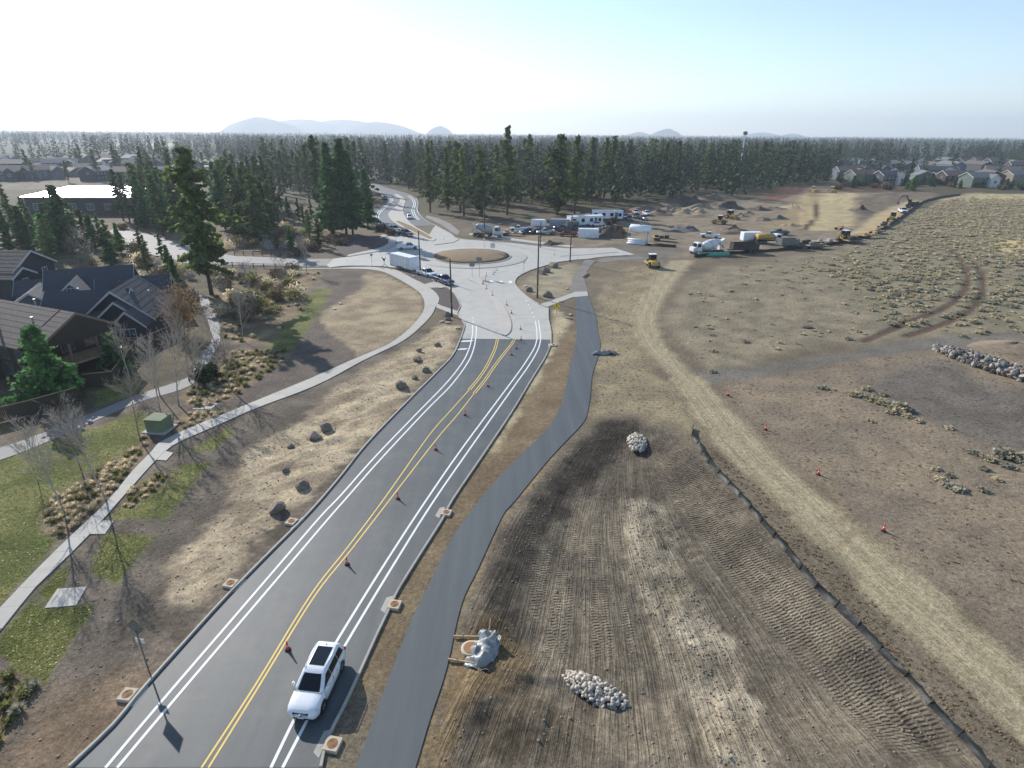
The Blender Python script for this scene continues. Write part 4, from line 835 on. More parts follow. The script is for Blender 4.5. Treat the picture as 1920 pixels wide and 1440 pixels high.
# ---- rocks
def rock_mesh(name, seed, sub=2, jag=0.28, flat=0.75, m=None, facets=True):
    bm = bmesh.new(); bmesh.ops.create_icosphere(bm, subdivisions=sub, radius=1.0); rs = np.random.RandomState(seed)
    pl = [(Vector(rs.normal(size=3)).normalized(), rs.uniform(.55, .9)) for _ in range(7)]
    for v in bm.verts:
        c = v.co.copy()
        for n, d in pl:
            k = c.dot(n)
            if k > d: c -= n * (k - d)
        c *= 1 + rs.uniform(-jag, jag) * .25; v.co = Vector((c.x, c.y, c.z * flat))
    me = bpy.data.meshes.new(name); bm.to_mesh(me); bm.free(); me.materials.append(m); return me
M['basalt'] = mat('basalt', srgb(96, 88, 80), 0.9, var=0.3, scale=2.5, bump=0.8, c2=srgb(138, 126, 112)); M['cobble'] = mat('cobble_stone', srgb(178, 166, 148), 0.85, var=0.3, scale=4, bump=0.4, c2=srgb(214, 202, 182)); M['cobble_grey'] = mat('cobble_grey', srgb(136, 130, 122), 0.85, var=0.3, scale=4, bump=0.4, c2=srgb(170, 164, 154))
BR = [rock_mesh('boulder', 100 + k, 3, .2, .8, M['basalt']) for k in range(5)]
def boulder(px, py, s, label, k, sx=1.0):
    x, y, z = GZ(px, py); o = link(bpy.data.objects.new('boulder', BR[k % 5])); o.location = (x, y, z + s * .32); o.scale = (s * sx, s, s * .9); o.rotation_euler = (random.uniform(-.2, .2), random.uniform(-.2, .2), random.uniform(0, 6)); tag(o, label, 'boulder', 'dark boulders on the cleared verge')
for i, (px, py, s, l) in enumerate([(520,957,.75,'blocky grey boulder beside the left storm drain, nearest the camera'),(568,914,.62,'dark boulder just above the blocky grey one'),(536,884,.40,'small pale-topped boulder on the cleared verge'),(546,838,.42,'flat dark boulder left of the paired boulders'),(592,822,.72,'lower of the two large paired boulders'),(610,806,.72,'upper of the two large paired boulders, pale on top'),
        (752,725,.85,'large dark boulder halfway along the verge'),(778,710,.45,'small boulder right of the large dark one'),(800,697,.6,'dark flat boulder nearest the kerb'),(784,677,.7,'grey boulder with a pale top in the upper group'),(786,659,.5,'small dark boulder above the upper group'),(820,648,.5,'pale boulder highest on the verge'),(838,592,.7,'dark boulder at the foot of the pole'),(840,600,.5,'boulder cluster stone near the pole base')]): boulder(px, py, s, l, i)
for i, (px, py, s, l) in enumerate([(1023,510,1.1,'grey boulder group stone behind the tall pole'),(1016,514,.9,'dark stone left of the grey boulder behind the tall pole'),(1037,501,1.2,'dark mounded boulder at the road edge behind the tall pole'),(992,546,.8,'upright boulder on the bare triangle'),(1027,556,1.0,'low dark boulder in the hollow beside the landing')]): boulder(px, py, s, l, i + 2)
CB = [rock_mesh('stone', 200 + k, 2, .1, .8, M['cobble'] if k % 3 else M['cobble_grey']) for k in range(6)]
for me in CB:
    me.polygons.foreach_set('use_smooth', [True] * len(me.polygons))
RB = [rock_mesh('stone', 300 + k, 1, .35, .75, M['cobble_grey'] if k % 2 else M['basalt']) for k in range(5)]
def rock_pile(name, label, ctr, ax, rx, ry, hh, n, r0, r1, meshes, group=None):
    x0, y0, z0 = ctr; t = empty(name, (x0, y0, z0), ax, label, 'rock pile', group); rs = random.Random(n + int(x0 * 10))
    base = MB(); base.loft([[(rx * .82 * s * math.cos(R(30 * k)), ry * .82 * s * math.sin(R(30 * k)), q) for k in range(12)] for s, q in ((1, -.2), (.9, hh * .12), (.6, hh * .5), (.25, hh * .72))]); base.build('core', M['cobble_grey'], t, True)
    for i in range(n):
        a = rs.uniform(0, 2 * math.pi); q = math.sqrt(rs.random()); x, y = rx * q * math.cos(a), ry * q * math.sin(a)
        z = hh * max(0, 1 - q * q) ** .8; r = rs.uniform(r0, r1)
        o = link(bpy.data.objects.new('stone', rs.choice(meshes)), t); o.location = (x, y, z * .9 + r * .2); o.scale = (r * rs.uniform(.8, 1.25), r, r * rs.uniform(.8, 1.1)); o.rotation_euler = (rs.uniform(0, 6), rs.uniform(0, 6), rs.uniform(0, 6))
    return t
rock_pile('cobble_pile', 'long heap of rounded pale cobbles beside the tarp', GZ(1112,1296), heading((1050,1262),(1172,1318)), 2.15, .85, .55, 220, .10, .21, CB)
rock_pile('cobble_pile', 'small upright heap of pale cobbles on the graded dirt', GZ(1195,832), heading((1194,852),(1195,812)), 1.9, 1.0, .5, 130, .12, .24, CB)
rock_pile('riprap_pile', 'long bank of broken grey riprap stones at the right edge', GZ(1862,688), heading((1790,668),(1930,715)), 8.5, 2.6, 1.1, 290, .22, .5, RB)
mm2 = mat('spoil_soil', srgb(136, 119, 97), 0.95, var=0.25, scale=1.3, bump=1.0)
def heap_mesh(name, rx, ry, hh, m, seed, n=26, rough=0.18, peak=1.0):
    V = []; F = []
    for i in range(n + 1):
        for k in range(36):
            q = i / n; a = 2 * math.pi * k / 36; edge = 1 + .16 * (vnoise(np.array([math.cos(a) * 2 + seed]), np.array([math.sin(a) * 2 + seed]), seed)[0] - .5) * 2
            x, y = rx * q * edge * math.cos(a), ry * q * edge * math.sin(a); h = hh * (.55 * (1 - q) + .45 * (1 - q * q) ** 1.6) * (.8 + .2 * math.sin(2 * a + seed) * (1 - q)) * (1 + rough * 2 * (fbm(np.array([x]), np.array([y]), max(rx, ry) * .35, 4, seed)[0] - .5) * (1 if q < .98 else 0)); V.append((x, y, h - .08 * q))
    for i in range(n):
        for k in range(36): F.append((i * 36 + k, (i + 1) * 36 + k, (i + 1) * 36 + (k + 1) % 36, i * 36 + (k + 1) % 36))
    me = MB().add(V, F).mesh(name, m, True); return me
def heap(px, py, wpx, hpx, m, label, seed, asp=1.0, peak=1.0, rough=.18, name='dirt_pile', cat='dirt pile'):
    x, y = G(px, py); k = y / 1100.0; rx = wpx / 2 * k; hh = hpx * k
    o = link(bpy.data.objects.new(name, heap_mesh(name, rx, rx * asp, hh, m, seed, 20, rough, peak))); o.location = (x, y + rx * asp * .3, 0); tag(o, label, cat, 'spoil heaps in the building yard'); return o
heap(1915, 655, 190, 11, mm2, 'tan spoil heap behind the grey riprap bank', 3, .5, .8)
# ---- manhole beside the path: lid, two boards, crumpled tarp over a stake
x, y, z = GZ(883, 1218); t = empty('manhole', (x, y, max(z, 0)), 0, 'round rusty manhole lid in a concrete ring beside the path', 'manhole')
MB().lathe([(.62, -.3), (.60, .12), (.52, .16), (.46, .15)], 28).build('ring', M['collar'], t, True); MB().lathe([(.45, .10), (.45, .165), (.40, .175)], 28).build('lid', M['cast'], t)
for (a, b_, l) in (((851,1196),(902,1200),'upper lumber board from the path to the tarp'), ((840,1239),(893,1245),'lower lumber board from the path to the tarp')):
    p, q = GZ(*a), GZ(*b_); v = Vector((q[0] - p[0], q[1] - p[1], 0)); t = empty('lumber_board', (p[0], p[1], max(p[2], 0) + .06), math.atan2(v.y, v.x), l, 'board', 'boards beside the manhole'); MB().box(0, v.length, -.05, .05, 0, .13, 0, .01).build('plank', M['lumber'], t); MB().box(.5, .55, .05, .10, -.1, .22).build('stake', M['lumber'], t)
M['tarp'] = mat('grey_tarp', srgb(112, 116, 116), 0.38, var=0.25, scale=2.2, bump=0.3, c2=srgb(146, 150, 148)); M['tarp_dk'] = mat('silt_fabric', srgb(40, 42, 42), 0.55, var=0.3, scale=4, bump=0.3, spec=.3)
def crumple(name, loc, rz, lx, ly, hh, label, seed, m='tarp'):
    nx, ny = 44, 30; V = []; rs = np.random.RandomState(seed)
    u, v = np.meshgrid(np.linspace(-1, 1, nx), np.linspace(-1, 1, ny), indexing='ij')
    xx = u * lx * (1 - .22 * np.abs(v) * vnoise(u * 2 + 9, v * 2, seed)); yy = v * ly * (.55 + .5 * vnoise(u * 2.2, v * 0 + 3, seed))
    r = np.abs(fbm(u * 1.3 + 5, v * .7 + 5, .6, 2, seed) - .5) * 3; r2 = np.abs(fbm(u + 15, v * .6 + 5, .25, 3, seed + 2) - .5) * 2
    zz = hh * (np.clip(1 - (u ** 2) * .8 - v ** 2, 0, 1) * .9 + .75 * (r - .25) + .12 * (r2 - .2)); zz = np.maximum(zz, .02 + .05 * r)
    idx = np.arange(nx * ny).reshape(nx, ny); F = np.stack([idx[:-1, :-1], idx[1:, :-1], idx[1:, 1:], idx[:-1, 1:]], -1).reshape(-1, 4)
    o = from_np(name, np.stack([xx.ravel(), yy.ravel(), zz.ravel()], 1), F, M[m]); o.location = loc; o.rotation_euler = (0, 0, rz)
    s = o.modifiers.new('thickness', 'SOLIDIFY'); s.thickness = .01; return tag(o, label, 'tarp')
cx_, cy_, cz_ = GZ(908, 1222); tp = crumple('crumpled_tarp', (cx_, cy_, max(cz_, 0)), heading((895,1250),(922,1190)), 1.6, .85, .5, 'crumpled grey tarp heaped beside the manhole', 5)
o = MB().tube([(1.0, .1, .2), (1.9, .25, .75)], .035).build('stake', M['lumber'], tp)
cx_, cy_, cz_ = GZ(1133, 664); crumple('crumpled_tarp', (cx_, cy_, max(cz_, 0)), 0.1, 1.9, .55, .5, 'small grey tarp bundle at the right edge of the path', 9)
# ---- silt fence
M['stake'] = mat('stake_wood', srgb(60, 54, 46), 0.85)
def silt_fence(line, label, h=.52, step=1.9, lean=.18, name='silt_fence', seed=3):
    pts = resample(smooth(line, 5), step); rs = random.Random(seed); t = empty(name, (pts[0][0], pts[0][1], 0), 0, label, 'fence'); x0, y0 = pts[0]
    top = []
    for i, p in enumerate(pts):
        z = hz(*p); hh = h * rs.uniform(.75, 1.08); a = rs.uniform(0, 6.28); q = (p[0] - x0 + lean * rs.uniform(.2, 1.6), p[1] - y0 + rs.uniform(-.08, .08), z + hh); top.append((p[0] - x0, p[1] - y0, z, q))
        MB().tube([(p[0] - x0 - .03, p[1] - y0, z - .1), (q[0] - .01, q[1], q[2] + .14)], .026, 5).build('post', M['stake'], t)
    for i in range(len(top) - 1):
        a, b_ = top[i], top[i + 1]; nx = 8; nz_ = 4; vs = []; sag = rs.uniform(.03, .16); blow = rs.uniform(-.05, .22)
        for k in range(nx + 1):
            f = k / nx; s = math.sin(math.pi * f)
            for j in range(nz_ + 1):
                g = j / nz_; bx = a[0] + (b_[0] - a[0]) * f; by = a[1] + (b_[1] - a[1]) * f; bz = a[2] + (b_[2] - a[2]) * f; tx = a[3][0] + (b_[3][0] - a[3][0]) * f; ty = a[3][1] + (b_[3][1] - a[3][1]) * f; tz = a[3][2] + (b_[3][2] - a[3][2]) * f - sag * s
                bl = blow * s * math.sin(math.pi * g) + .035 * rs.uniform(-1, 1); vs.append((bx + (tx - bx) * g + bl, by + (ty - by) * g + bl * .4, bz + (tz - bz) * g - (.05 if j == 0 else 0)))
        mb = MB(); mb.add(vs, [[k * (nz_ + 1) + j, (k + 1) * (nz_ + 1) + j, (k + 1) * (nz_ + 1) + j + 1, k * (nz_ + 1) + j + 1] for k in range(nx) for j in range(nz_)]); o = mb.build('fabric_panel', M['tarp_dk'], t, True)
    return t
silt_fence([GZ(*p)[:2] for p in ((1298,803),(1296,815),(1308,840),(1325,868),(1360,905),(1400,950),(1442,1000),(1480,1045),(1520,1095),(1560,1135),(1600,1172),(1640,1215),(1690,1262),(1740,1325),(1790,1375),(1850,1445))], 'long black silt fence running between the graded dirt and the haul road')
silt_fence(GL([(1302,483),(1330,479.5),(1380,475.5),(1440,472),(1500,467),(1540,462),(1580,455),(1610,447),(1640,437),(1665,425),(1690,408),(1710,393),(1730,380),(1760,372),(1800,366)]), 'far black silt fence below the parked machines at the field edge', .95, 4.2, .0, seed=8)
# ================================================================ trees, shrubs, sage
def leaf_mat(name, c, c2, sc=0.5, rough=0.75, trans=0.25, rnd=0.35):
    m, nt, b = new_mat(name); N = nt.nodes; L = nt.links; tc = N.new('ShaderNodeTexCoord'); n = N.new('ShaderNodeTexNoise'); n.inputs['Scale'].default_value = sc; n.inputs['Detail'].default_value = 4; L.new(tc.outputs['Object'], n.inputs['Vector'])
    r = N.new('ShaderNodeMapRange'); r.inputs['From Min'].default_value = .35; r.inputs['From Max'].default_value = .65; L.new(n.outputs['Fac'], r.inputs['Value'])
    mx = N.new('ShaderNodeMix'); mx.data_type = 'RGBA'; mx.inputs['A'].default_value = c; mx.inputs['B'].default_value = c2; L.new(r.outputs[0], mx.inputs['Factor'])
    oi = N.new('ShaderNodeObjectInfo'); ma = N.new('ShaderNodeMath'); ma.operation = 'MULTIPLY_ADD'; ma.inputs[1].default_value = rnd * 2; ma.inputs[2].default_value = 1 - rnd; L.new(oi.outputs['Random'], ma.inputs[0])
    sc_ = N.new('ShaderNodeVectorMath'); sc_.operation = 'SCALE'; L.new(mx.outputs['Result'], sc_.inputs[0]); L.new(ma.outputs[0], sc_.inputs['Scale']); L.new(sc_.outputs[0], b.inputs['Base Color'])
    b.inputs['Roughness'].default_value = rough; b.inputs['Specular IOR Level'].default_value = .25
    if trans:
        tr = N.new('ShaderNodeBsdfTranslucent'); L.new(sc_.outputs[0], tr.inputs['Color']); ms = N.new('ShaderNodeMixShader'); ms.inputs[0].default_value = trans; out = N['Material Output']
        L.new(b.outputs[0], ms.inputs[1]); L.new(tr.outputs[0], ms.inputs[2]); L.new(ms.outputs[0], out.inputs['Surface'])
    return m
M['needle'] = leaf_mat('pine_needles', srgb(64, 80, 46), srgb(108, 120, 66), trans=.35, rnd=.45); M['needle_blue'] = leaf_mat('fir_needles', srgb(60, 92, 54), srgb(96, 136, 76), trans=.4); M['bark'] = mat('pine_bark', srgb(78, 58, 46), 0.95, var=0.3, scale=5, bump=0.6); M['twig'] = mat('bare_twig', srgb(168, 160, 150), 0.9, var=0.15); M['twig_dark'] = mat('dark_twig', srgb(140, 130, 120), 0.9, var=0.2)
M['sage'] = leaf_mat('sage_leaf', srgb(168, 157, 128), srgb(204, 191, 158), 2.0, .85, .35, .18); M['sage_grey'] = leaf_mat('sage_grey', srgb(144, 141, 122), srgb(178, 173, 150), 2.0, .85, .35, .18); M['straw'] = leaf_mat('dry_grass', srgb(196, 180, 148), srgb(228, 216, 186), 3.0, .85, .55, .2); M['green_grass'] = leaf_mat('green_grass', srgb(120, 122, 78), srgb(158, 154, 102), 3.0, .85, .5, .25); M['orange_leaf'] = leaf_mat('orange_leaf', srgb(126, 98, 64), srgb(160, 130, 90), 1.0, .8, .3, .2); M['shrub_dark'] = leaf_mat('evergreen_shrub', srgb(44, 58, 38), srgb(70, 84, 54), 1.5, .8, .2, .15); M['shrub_brown'] = leaf_mat('brown_shrub', srgb(96, 80, 62), srgb(128, 110, 84), 1.5, .9, .15, .25)
def rnd_quads(C_, S, rs, up=0.0, asp=1.0):
    """one small quad per centre, random facing"""
    n = len(C_); d = rs.normal(size=(n, 3)); d[:, 2] += up; d /= np.linalg.norm(d, axis=1)[:, None]
    a = rs.normal(size=(n, 3)); u = np.cross(d, a); u /= np.linalg.norm(u, axis=1)[:, None]; w = np.cross(d, u); S = np.asarray(S)[:, None]
    V = np.stack([C_ - u * S - w * S * .5 * asp, C_ + u * S * .6 - w * S * asp, C_ + u * S + w * S * .5 * asp, C_ - u * S * .5 + w * S * asp], 1).reshape(-1, 3)
    return V, np.arange(n * 4).reshape(-1, 4)
def np_mesh(name, V, F, m, smooth_=False):
    me = bpy.data.meshes.new(name); F = np.asarray(F, np.int32); k = F.shape[1]; me.vertices.add(len(V)); me.vertices.foreach_set('co', np.asarray(V, np.float32).ravel()); me.loops.add(F.size); me.loops.foreach_set('vertex_index', F.ravel()); me.polygons.add(len(F)); me.polygons.foreach_set('loop_start', np.arange(0, F.size, k, dtype=np.int32)); me.polygons.foreach_set('loop_total', np.full(len(F), k, np.int32)); me.update(calc_edges=True); me.materials.append(m); return me
def conifer(seed, h=20.0, base=.22, rmax=3.6, kind='pine', nb=130, mat_='needle', q=5, qs=.42):
    """unit conifer h metres tall: (trunk mesh, crown mesh)"""
    rs = np.random.RandomState(seed); tb = MB(); lean = rs.normal(size=2) * .012 * h
    P = [(lean[0] * (k / 8) ** 2, lean[1] * (k / 8) ** 2, h * k / 8 * .98) for k in range(9)]; tb.tube([(0, 0, -.3)] + P, [h * .0175] + [h * .0155 * (1 - k / 8.6) for k in range(9)], 8)
    Cc = []; Sz = []
    for i in range(nb):
        f = base + (1 - base) * ((i + rs.rand()) / nb) ** .92; z = h * f; g = (f - base) / (1 - base)
        if kind == 'pine': prof = (min(1, g / .18) ** .7) * (1 - g) ** (.42 + .12 * (seed % 5)) * (1 + .35 * math.sin(g * 19 + seed)) + .04
        else: prof = (1 - g) ** .85 * min(1, g / .08 + .35) + .03
        a = rs.rand() * 6.283; L_ = rmax * prof * rs.uniform(.55, 1.15) * (1 + .32 * math.sin(2 * a + z * .55 + seed) + .18 * math.sin(3 * a - z * .9))
        if kind == 'pine' and math.sin(z * 1.15 + 1.6 * a + seed * 2) > .62: continue
        rise = rs.uniform(-.25, .15) if g < .7 else rs.uniform(0, .5)
        cx, cy = lean * f * f
        if L_ > .5: tb.tube([(cx, cy, z - .15), (cx + L_ * .8 * math.cos(a), cy + L_ * .8 * math.sin(a), z + rise * L_ * .8)], [.05, .015], 3)
        nk = max(2, int(L_ * 2.0))
        for k in range(nk):
            t = (k + .6) / nk; rr = L_ * t; px, py, pz = cx + rr * math.cos(a), cy + rr * math.sin(a), z + rise * rr - .08 * rr * t
            for _ in range(q):
                Cc.append((px + rs.normal() * .30, py + rs.normal() * .30, pz + rs.normal() * .17)); Sz.append(qs * rs.uniform(.6, 1.25))
    V, F = rnd_quads(np.array(Cc), Sz, rs, .8); return tb.mesh('trunk', M['bark'], True), np_mesh('crown', V, F, M[mat_])
PINES = [conifer(11, 24, .10, 3.9), conifer(12, 26, .15, 4.3), conifer(13, 22, .07, 3.7), conifer(14, 25, .18, 3.9), conifer(15, 20, .06, 4.0), conifer(16, 24, .10, 3.4)]
PH = [24, 26, 22, 25, 20, 24]
FIRS = [conifer(21, 20, .06, 4.2, 'fir', 150, 'needle_blue'), conifer(22, 18, .04, 3.6, 'fir', 140, 'needle_blue')]; FH = [20, 18]
BIGP = conifer(31, 26, .16, 5.4, 'pine', 240, 'needle', 7, .40)
FIRG = [conifer(33, 26, .10, 5.6, 'fir', 230, 'needle_blue', 7, .42), conifer(34, 25, .08, 5.0, 'fir', 210, 'needle_blue', 7, .42)]
def tree(name, xy, h, tm, th, label, group=None, wide=1.0, cat='tree', z=0.0):
    t = empty(name, (xy[0], xy[1], z), random.uniform(0, 6.28), label, cat, group); s = h / th; t.scale = (s * wide, s * wide, s)
    link(bpy.data.objects.new('trunk', tm[0]), t); link(bpy.data.objects.new('crown', tm[1]), t); return t
def ptree(px, by, ty, k, label, group=None, wide=1.0, fir=False):
    x, y = G(px, by); h = max(6, top_height(px, ty, y)); pool, hh = (FIRS, FH) if fir else (PINES, PH); k %= len(pool)
    return tree('fir_tree' if fir else 'pine_tree', (x, y), h, pool[k], hh[k], label, group, wide)
x, y = G(397, 552); tree('pine_tree', (x, y), top_height(380, 279, y), BIGP, 26, 'tall lone ponderosa pine with bare lower trunk beside the slate roofed houses')
x, y = G(650, 440); tree('fir_tree', (x, y), top_height(640, 262, y), FIRG[0], 26, 'tallest bright green fir of the group left of the far road')
x, y = G(626, 441); tree('fir_tree', (x, y), top_height(612, 268, y), FIRG[1], 25, 'left bright green fir of the group before the bark bed')
x, y = G(662, 440); tree('fir_tree', (x, y), top_height(668, 285, y), FIRG[0], 26, 'right bright green fir of the group before the bark bed')
x, y = G(690, 425); tree('fir_tree', (x, y), top_height(688, 318, y), FIRG[1], 25, 'darker fir at the inside of the far road bend', wide=1.05)
NAMED = [(600,395,255,0,'tall pine rising behind the bright green firs'),(539,352,262,1,'spindly pine standing above the houses left of the firs'),(580,372,270,3,'pine left of the bright green firs'),(505,405,292,2,'pine in front of the far left houses'),
 (726,342,264,5,'pine at the far end of the winding road'),(767,356,266,0,'pine on the right of the far road end'),(807,398,274,1,'first pine right of the white van on the far road'),(840,394,277,2,'second pine right of the white van on the far road'),(870,406,276,3,'pine behind the splitter island sidewalk'),(902,406,281,4,'pine just left of the tallest forest pine'),(932,384,271,5,'pine behind the left mixer truck'),(951,403,239,1,'tallest pine of the forest, behind the left mixer truck'),
 (990,362,253,0,'pine between the tallest pine and the yard cars'),(1045,403,254,4,'broad dark pine behind the parked cars in the yard'),(1077,401,256,1,'pine left of the site offices'),(1107,372,260,2,'pine behind the site offices'),(1132,370,257,3,'slim pine behind the right site office'),(1147,372,256,5,'pine right of the site offices'),(1177,364,264,0,'pine above the water tank'),(1242,366,269,2,'pine behind the brown spoil heap'),(1267,358,264,3,'pine behind the large dark spoil heap'),(1325,353,271,4,'pine behind the roller'),(1370,343,266,1,'pine left of the tall white mast'),(1422,343,266,0,'pine right of the tall white mast'),
 (1702,343,296,2,'lone dark pine in front of the right hand houses'),(1665,296,261,4,'pine standing above the right hand houses'),
 (15,402,334,2,'pine at the left edge before the shiny roof'),(232,414,318,1,'pine in front of the shiny roof end'),(244,418,322,3,'thin pine beside the end of the shiny roof'),(307,442,328,0,'pine beside the side road'),(330,385,281,5,'pine above the lone ponderosa left side'),(57,332,281,2,'pine among the far left houses, leftmost'),(155,314,271,0,'pine among the far left houses, middle'),(220,326,269,3,'slim pine among the far left houses')]
for px, by, ty, k, l in NAMED: ptree(px, by, ty, k, l)
for px, by, ty, k, l in ((130,472,350,0,'bushy green pine in front of the shiny roof'),(55,470,388,1,'dark pine left of the bushy green pine'),(180,466,402,1,'small fir before the shiny roof building'),(95,478,400,0,'fir just behind the dark gabled house')): ptree(px, by, ty, k, l, None, 1.35, True)
# individual trees filling the belt between
fill = []
rs = np.random.RandomState(5)
def belt(poly, n, dmin, seed):
    P = GL(poly); A = np.array(P); r = np.random.RandomState(seed); out = []; tries = 0
    while len(out) < n and tries < n * 60:
        tries += 1; x, y = r.uniform(A[:, 0].min(), A[:, 0].max()), r.uniform(A[:, 1].min(), A[:, 1].max())
        if poly_sd(P, np.array([x]), np.array([y]))[0] < 0: continue
        if any((x - a) ** 2 + (y - b_) ** 2 < dmin * dmin for a, b_ in out): continue
        if hardsd(np.array([x]), np.array([y]))[0] > -3.5: continue
        out.append((x, y))
    return out
BELT = [([(745,352),(800,392),(870,402),(960,396),(1060,396),(1130,366),(1240,360),(1330,346),(1440,340),(1560,334),(1570,318),(1300,320),(1000,322),(820,328),(740,335)], 160, 6.0, 1, 'ponderosa pine of the dense forest belt behind the building yard'),
        ([(480,340),(560,385),(595,400),(690,352),(690,335),(600,325),(500,328)], 42, 7.0, 2, 'pine of the wood left of the far road'),
        ([(415,455),(470,462),(525,458),(520,405),(500,370),(440,360),(405,380),(420,420)], 46, 4.2, 3, 'dark conifer of the thicket right of the lone ponderosa'),
        ([(-40,470),(100,490),(200,465),(180,440),(60,425),(-60,420)], 36, 3.8, 4, 'conifer of the grove behind the left houses'),
        ([(470,462),(600,474),(640,446),(604,402),(530,392),(480,400)], 22, 4.0, 6, 'young conifer of the open ground left of the green firs'),
        ([(150,500),(230,470),(345,500),(335,545),(250,500),(200,520)], 12, 4.5, 7, 'young conifer of the brushy strip behind the slate roofs'),
        ([(260,440),(340,440),(345,400),(300,370),(250,385)], 24, 4.5, 5, 'conifer of the grove beside the side road')]
for poly, n, dm, sd_, lab in BELT:
    for i, (x, y) in enumerate(belt(poly, n, dm, sd_)):
        k = rs.randint(6); h = rs.uniform(13, 25.5) if sd_ < 3 else rs.uniform(8, 12.5) if sd_ == 4 else rs.uniform(4, 9) if sd_ > 5 else rs.uniform(13, 20)
        if sd_ >= 3 and rs.rand() < .4: tree('fir_tree', (x, y), h * .9, FIRS[k % 2], FH[k % 2], lab.replace('conifer', 'fir'), lab.split(' of the ')[1], 1.1)
        else:
            l2 = lab
            if sd_ == 1:
                q = x / y; l2 = 'pine of the forest belt ' + ('beside the far road' if q < -.10 else 'behind the grey mixer truck' if q < .03 else 'behind the site offices' if q < .17 else 'behind the dark spoil heaps' if q < .33 else 'behind the soil roller and mast' if q < .43 else 'left of the right hand houses')
            tree('pine_tree', (x, y), h, PINES[k], PH[k], l2, l2, rs.uniform(.95, 1.25))
# far forest: a mass nobody could count
def cone_template(n, tiers, seed):
    r = np.random.RandomState(seed); V = []; F = []
    for t in range(tiers):
        z0, z1 = .10 + .82 * t / tiers, .10 + .82 * (t + 1.5) / tiers; rr = .155 * (1 - t / tiers) ** .8 + .02; o = len(V)
        for k in range(n): a = 6.283 * (k + r.rand() * .8) / n; q = rr * r.uniform(.6, 1.25); V.append((q * math.cos(a), q * math.sin(a), z0 + r.uniform(-.04, .05)))
        V.append((r.uniform(-.02, .02), r.uniform(-.02, .02), min(z1, 1.0))); F += [(o + k, o + (k + 1) % n, o + n) for k in range(n)]
    return np.array(V), np.array(F)
def cloud_template(n, seed, q):
    r = np.random.RandomState(seed); f = .10 + .9 * r.rand(n) ** .85; pr = (np.minimum(1, (f - .06) / .2) ** .7) * (1 - f) ** .7 * (1 + .3 * np.sin(f * 21 + seed)) * .17 + .012; a = r.rand(n) * 6.283; rr = pr * r.rand(n) ** .45
    return rnd_quads(np.stack([rr * np.cos(a), rr * np.sin(a), f * .98], 1), q * (1.15 - .6 * f) * r.uniform(.7, 1.3, n), r, .8)
TPL = [cloud_template(84, s, .036) for s in (1, 2, 3, 4)]; TPS = [cloud_template(26, s, .062) for s in (5, 6, 7)]; TPT = [cloud_template(11, s, .10) for s in (8, 9)]
def mass(pts, hs, tpl, r):
    VV = []; FF = []; o = 0
    for (x, y), h in zip(pts, hs):
        V, F = tpl[r.randint(len(tpl))]; a = r.rand() * 6.28; c, s = math.cos(a), math.sin(a); w = h * r.uniform(.75, 1.5); VV.append(np.stack([x + (V[:, 0] * c - V[:, 1] * s) * w, y + (V[:, 0] * s + V[:, 1] * c) * w, V[:, 2] * h - .3], 1)); FF.append(F + o); o += len(V)
    return np.concatenate(VV), np.concatenate(FF)
CLEAR = [GL(p) for p in ([(-200,352),(400,352),(520,340),(480,318),(420,312),(250,302),(-200,300)], [(1560,352),(1960,352),(2200,352),(2200,312),(1940,311),(1700,311),(1575,318)], [(205,281),(330,279),(325,268),(215,268)])]
def forest(n, y0, y1, r, dens=None):
    y = np.sqrt(r.uniform(y0 * y0, y1 * y1, n)); x = y * r.uniform(-1.05, 1.05, n); k = np.ones(n, bool)
    k &= fbm(x, y, 160, 3, 77) > .38; k &= ~((x < -.28 * y) & (y < 800) & (r.rand(n) < .6))
    for c in CLEAR[:2]: k &= ~((poly_sd(c, x, y) > 0) & (r.rand(n) < .9))
    k &= ~(poly_sd(CLEAR[2], x, y) > 0)
    k &= ~((poly_sd(YARD, x, y) > -6) | (poly_sd(SAGE, x, y) > -6)); k &= y * 0 + (y > y0)  > 0
    return np.stack([x[k], y[k]], 1)
M['needle_far'] = leaf_mat('far_needles', srgb(38, 52, 36), srgb(64, 80, 50), .02, .8, .15, 0)
r = np.random.RandomState(9)
p0 = forest(1500, 262, 420, r); p0 = p0[(hardsd(p0[:, 0], p0[:, 1]) < -7) & (p0[:, 0] > -.42 * p0[:, 1]) & (p0[:, 0] < .52 * p0[:, 1])]; p0 = p0[(p0[:, 1] > 330) | (p0[:, 0] < -.06 * p0[:, 1]) | (fbm(p0[:, 0], p0[:, 1], 30, 2, 5) > .5)]; p1 = forest(6500, 400, 1000, r); p2 = forest(8500, 1000, 2600, r); p3 = forest(6500, 2600, 7500, r)
p1 = np.concatenate([p1, p0]); V1, F1 = mass(p1, r.uniform(9, 25, len(p1)), TPL, r); V2, F2 = mass(p2, r.uniform(14, 24, len(p2)), TPS, r); V3, F3 = mass(p3, r.uniform(16, 26, len(p3)), TPT, r)
ff = from_np('far_forest', np.concatenate([V1, V2, V3]), np.concatenate([F1, F2 + len(V1), F3 + len(V1) + len(V2)]), M['needle_far']); tag(ff, 'hazy pine forest stretching to the horizon', 'forest', None, 'stuff')
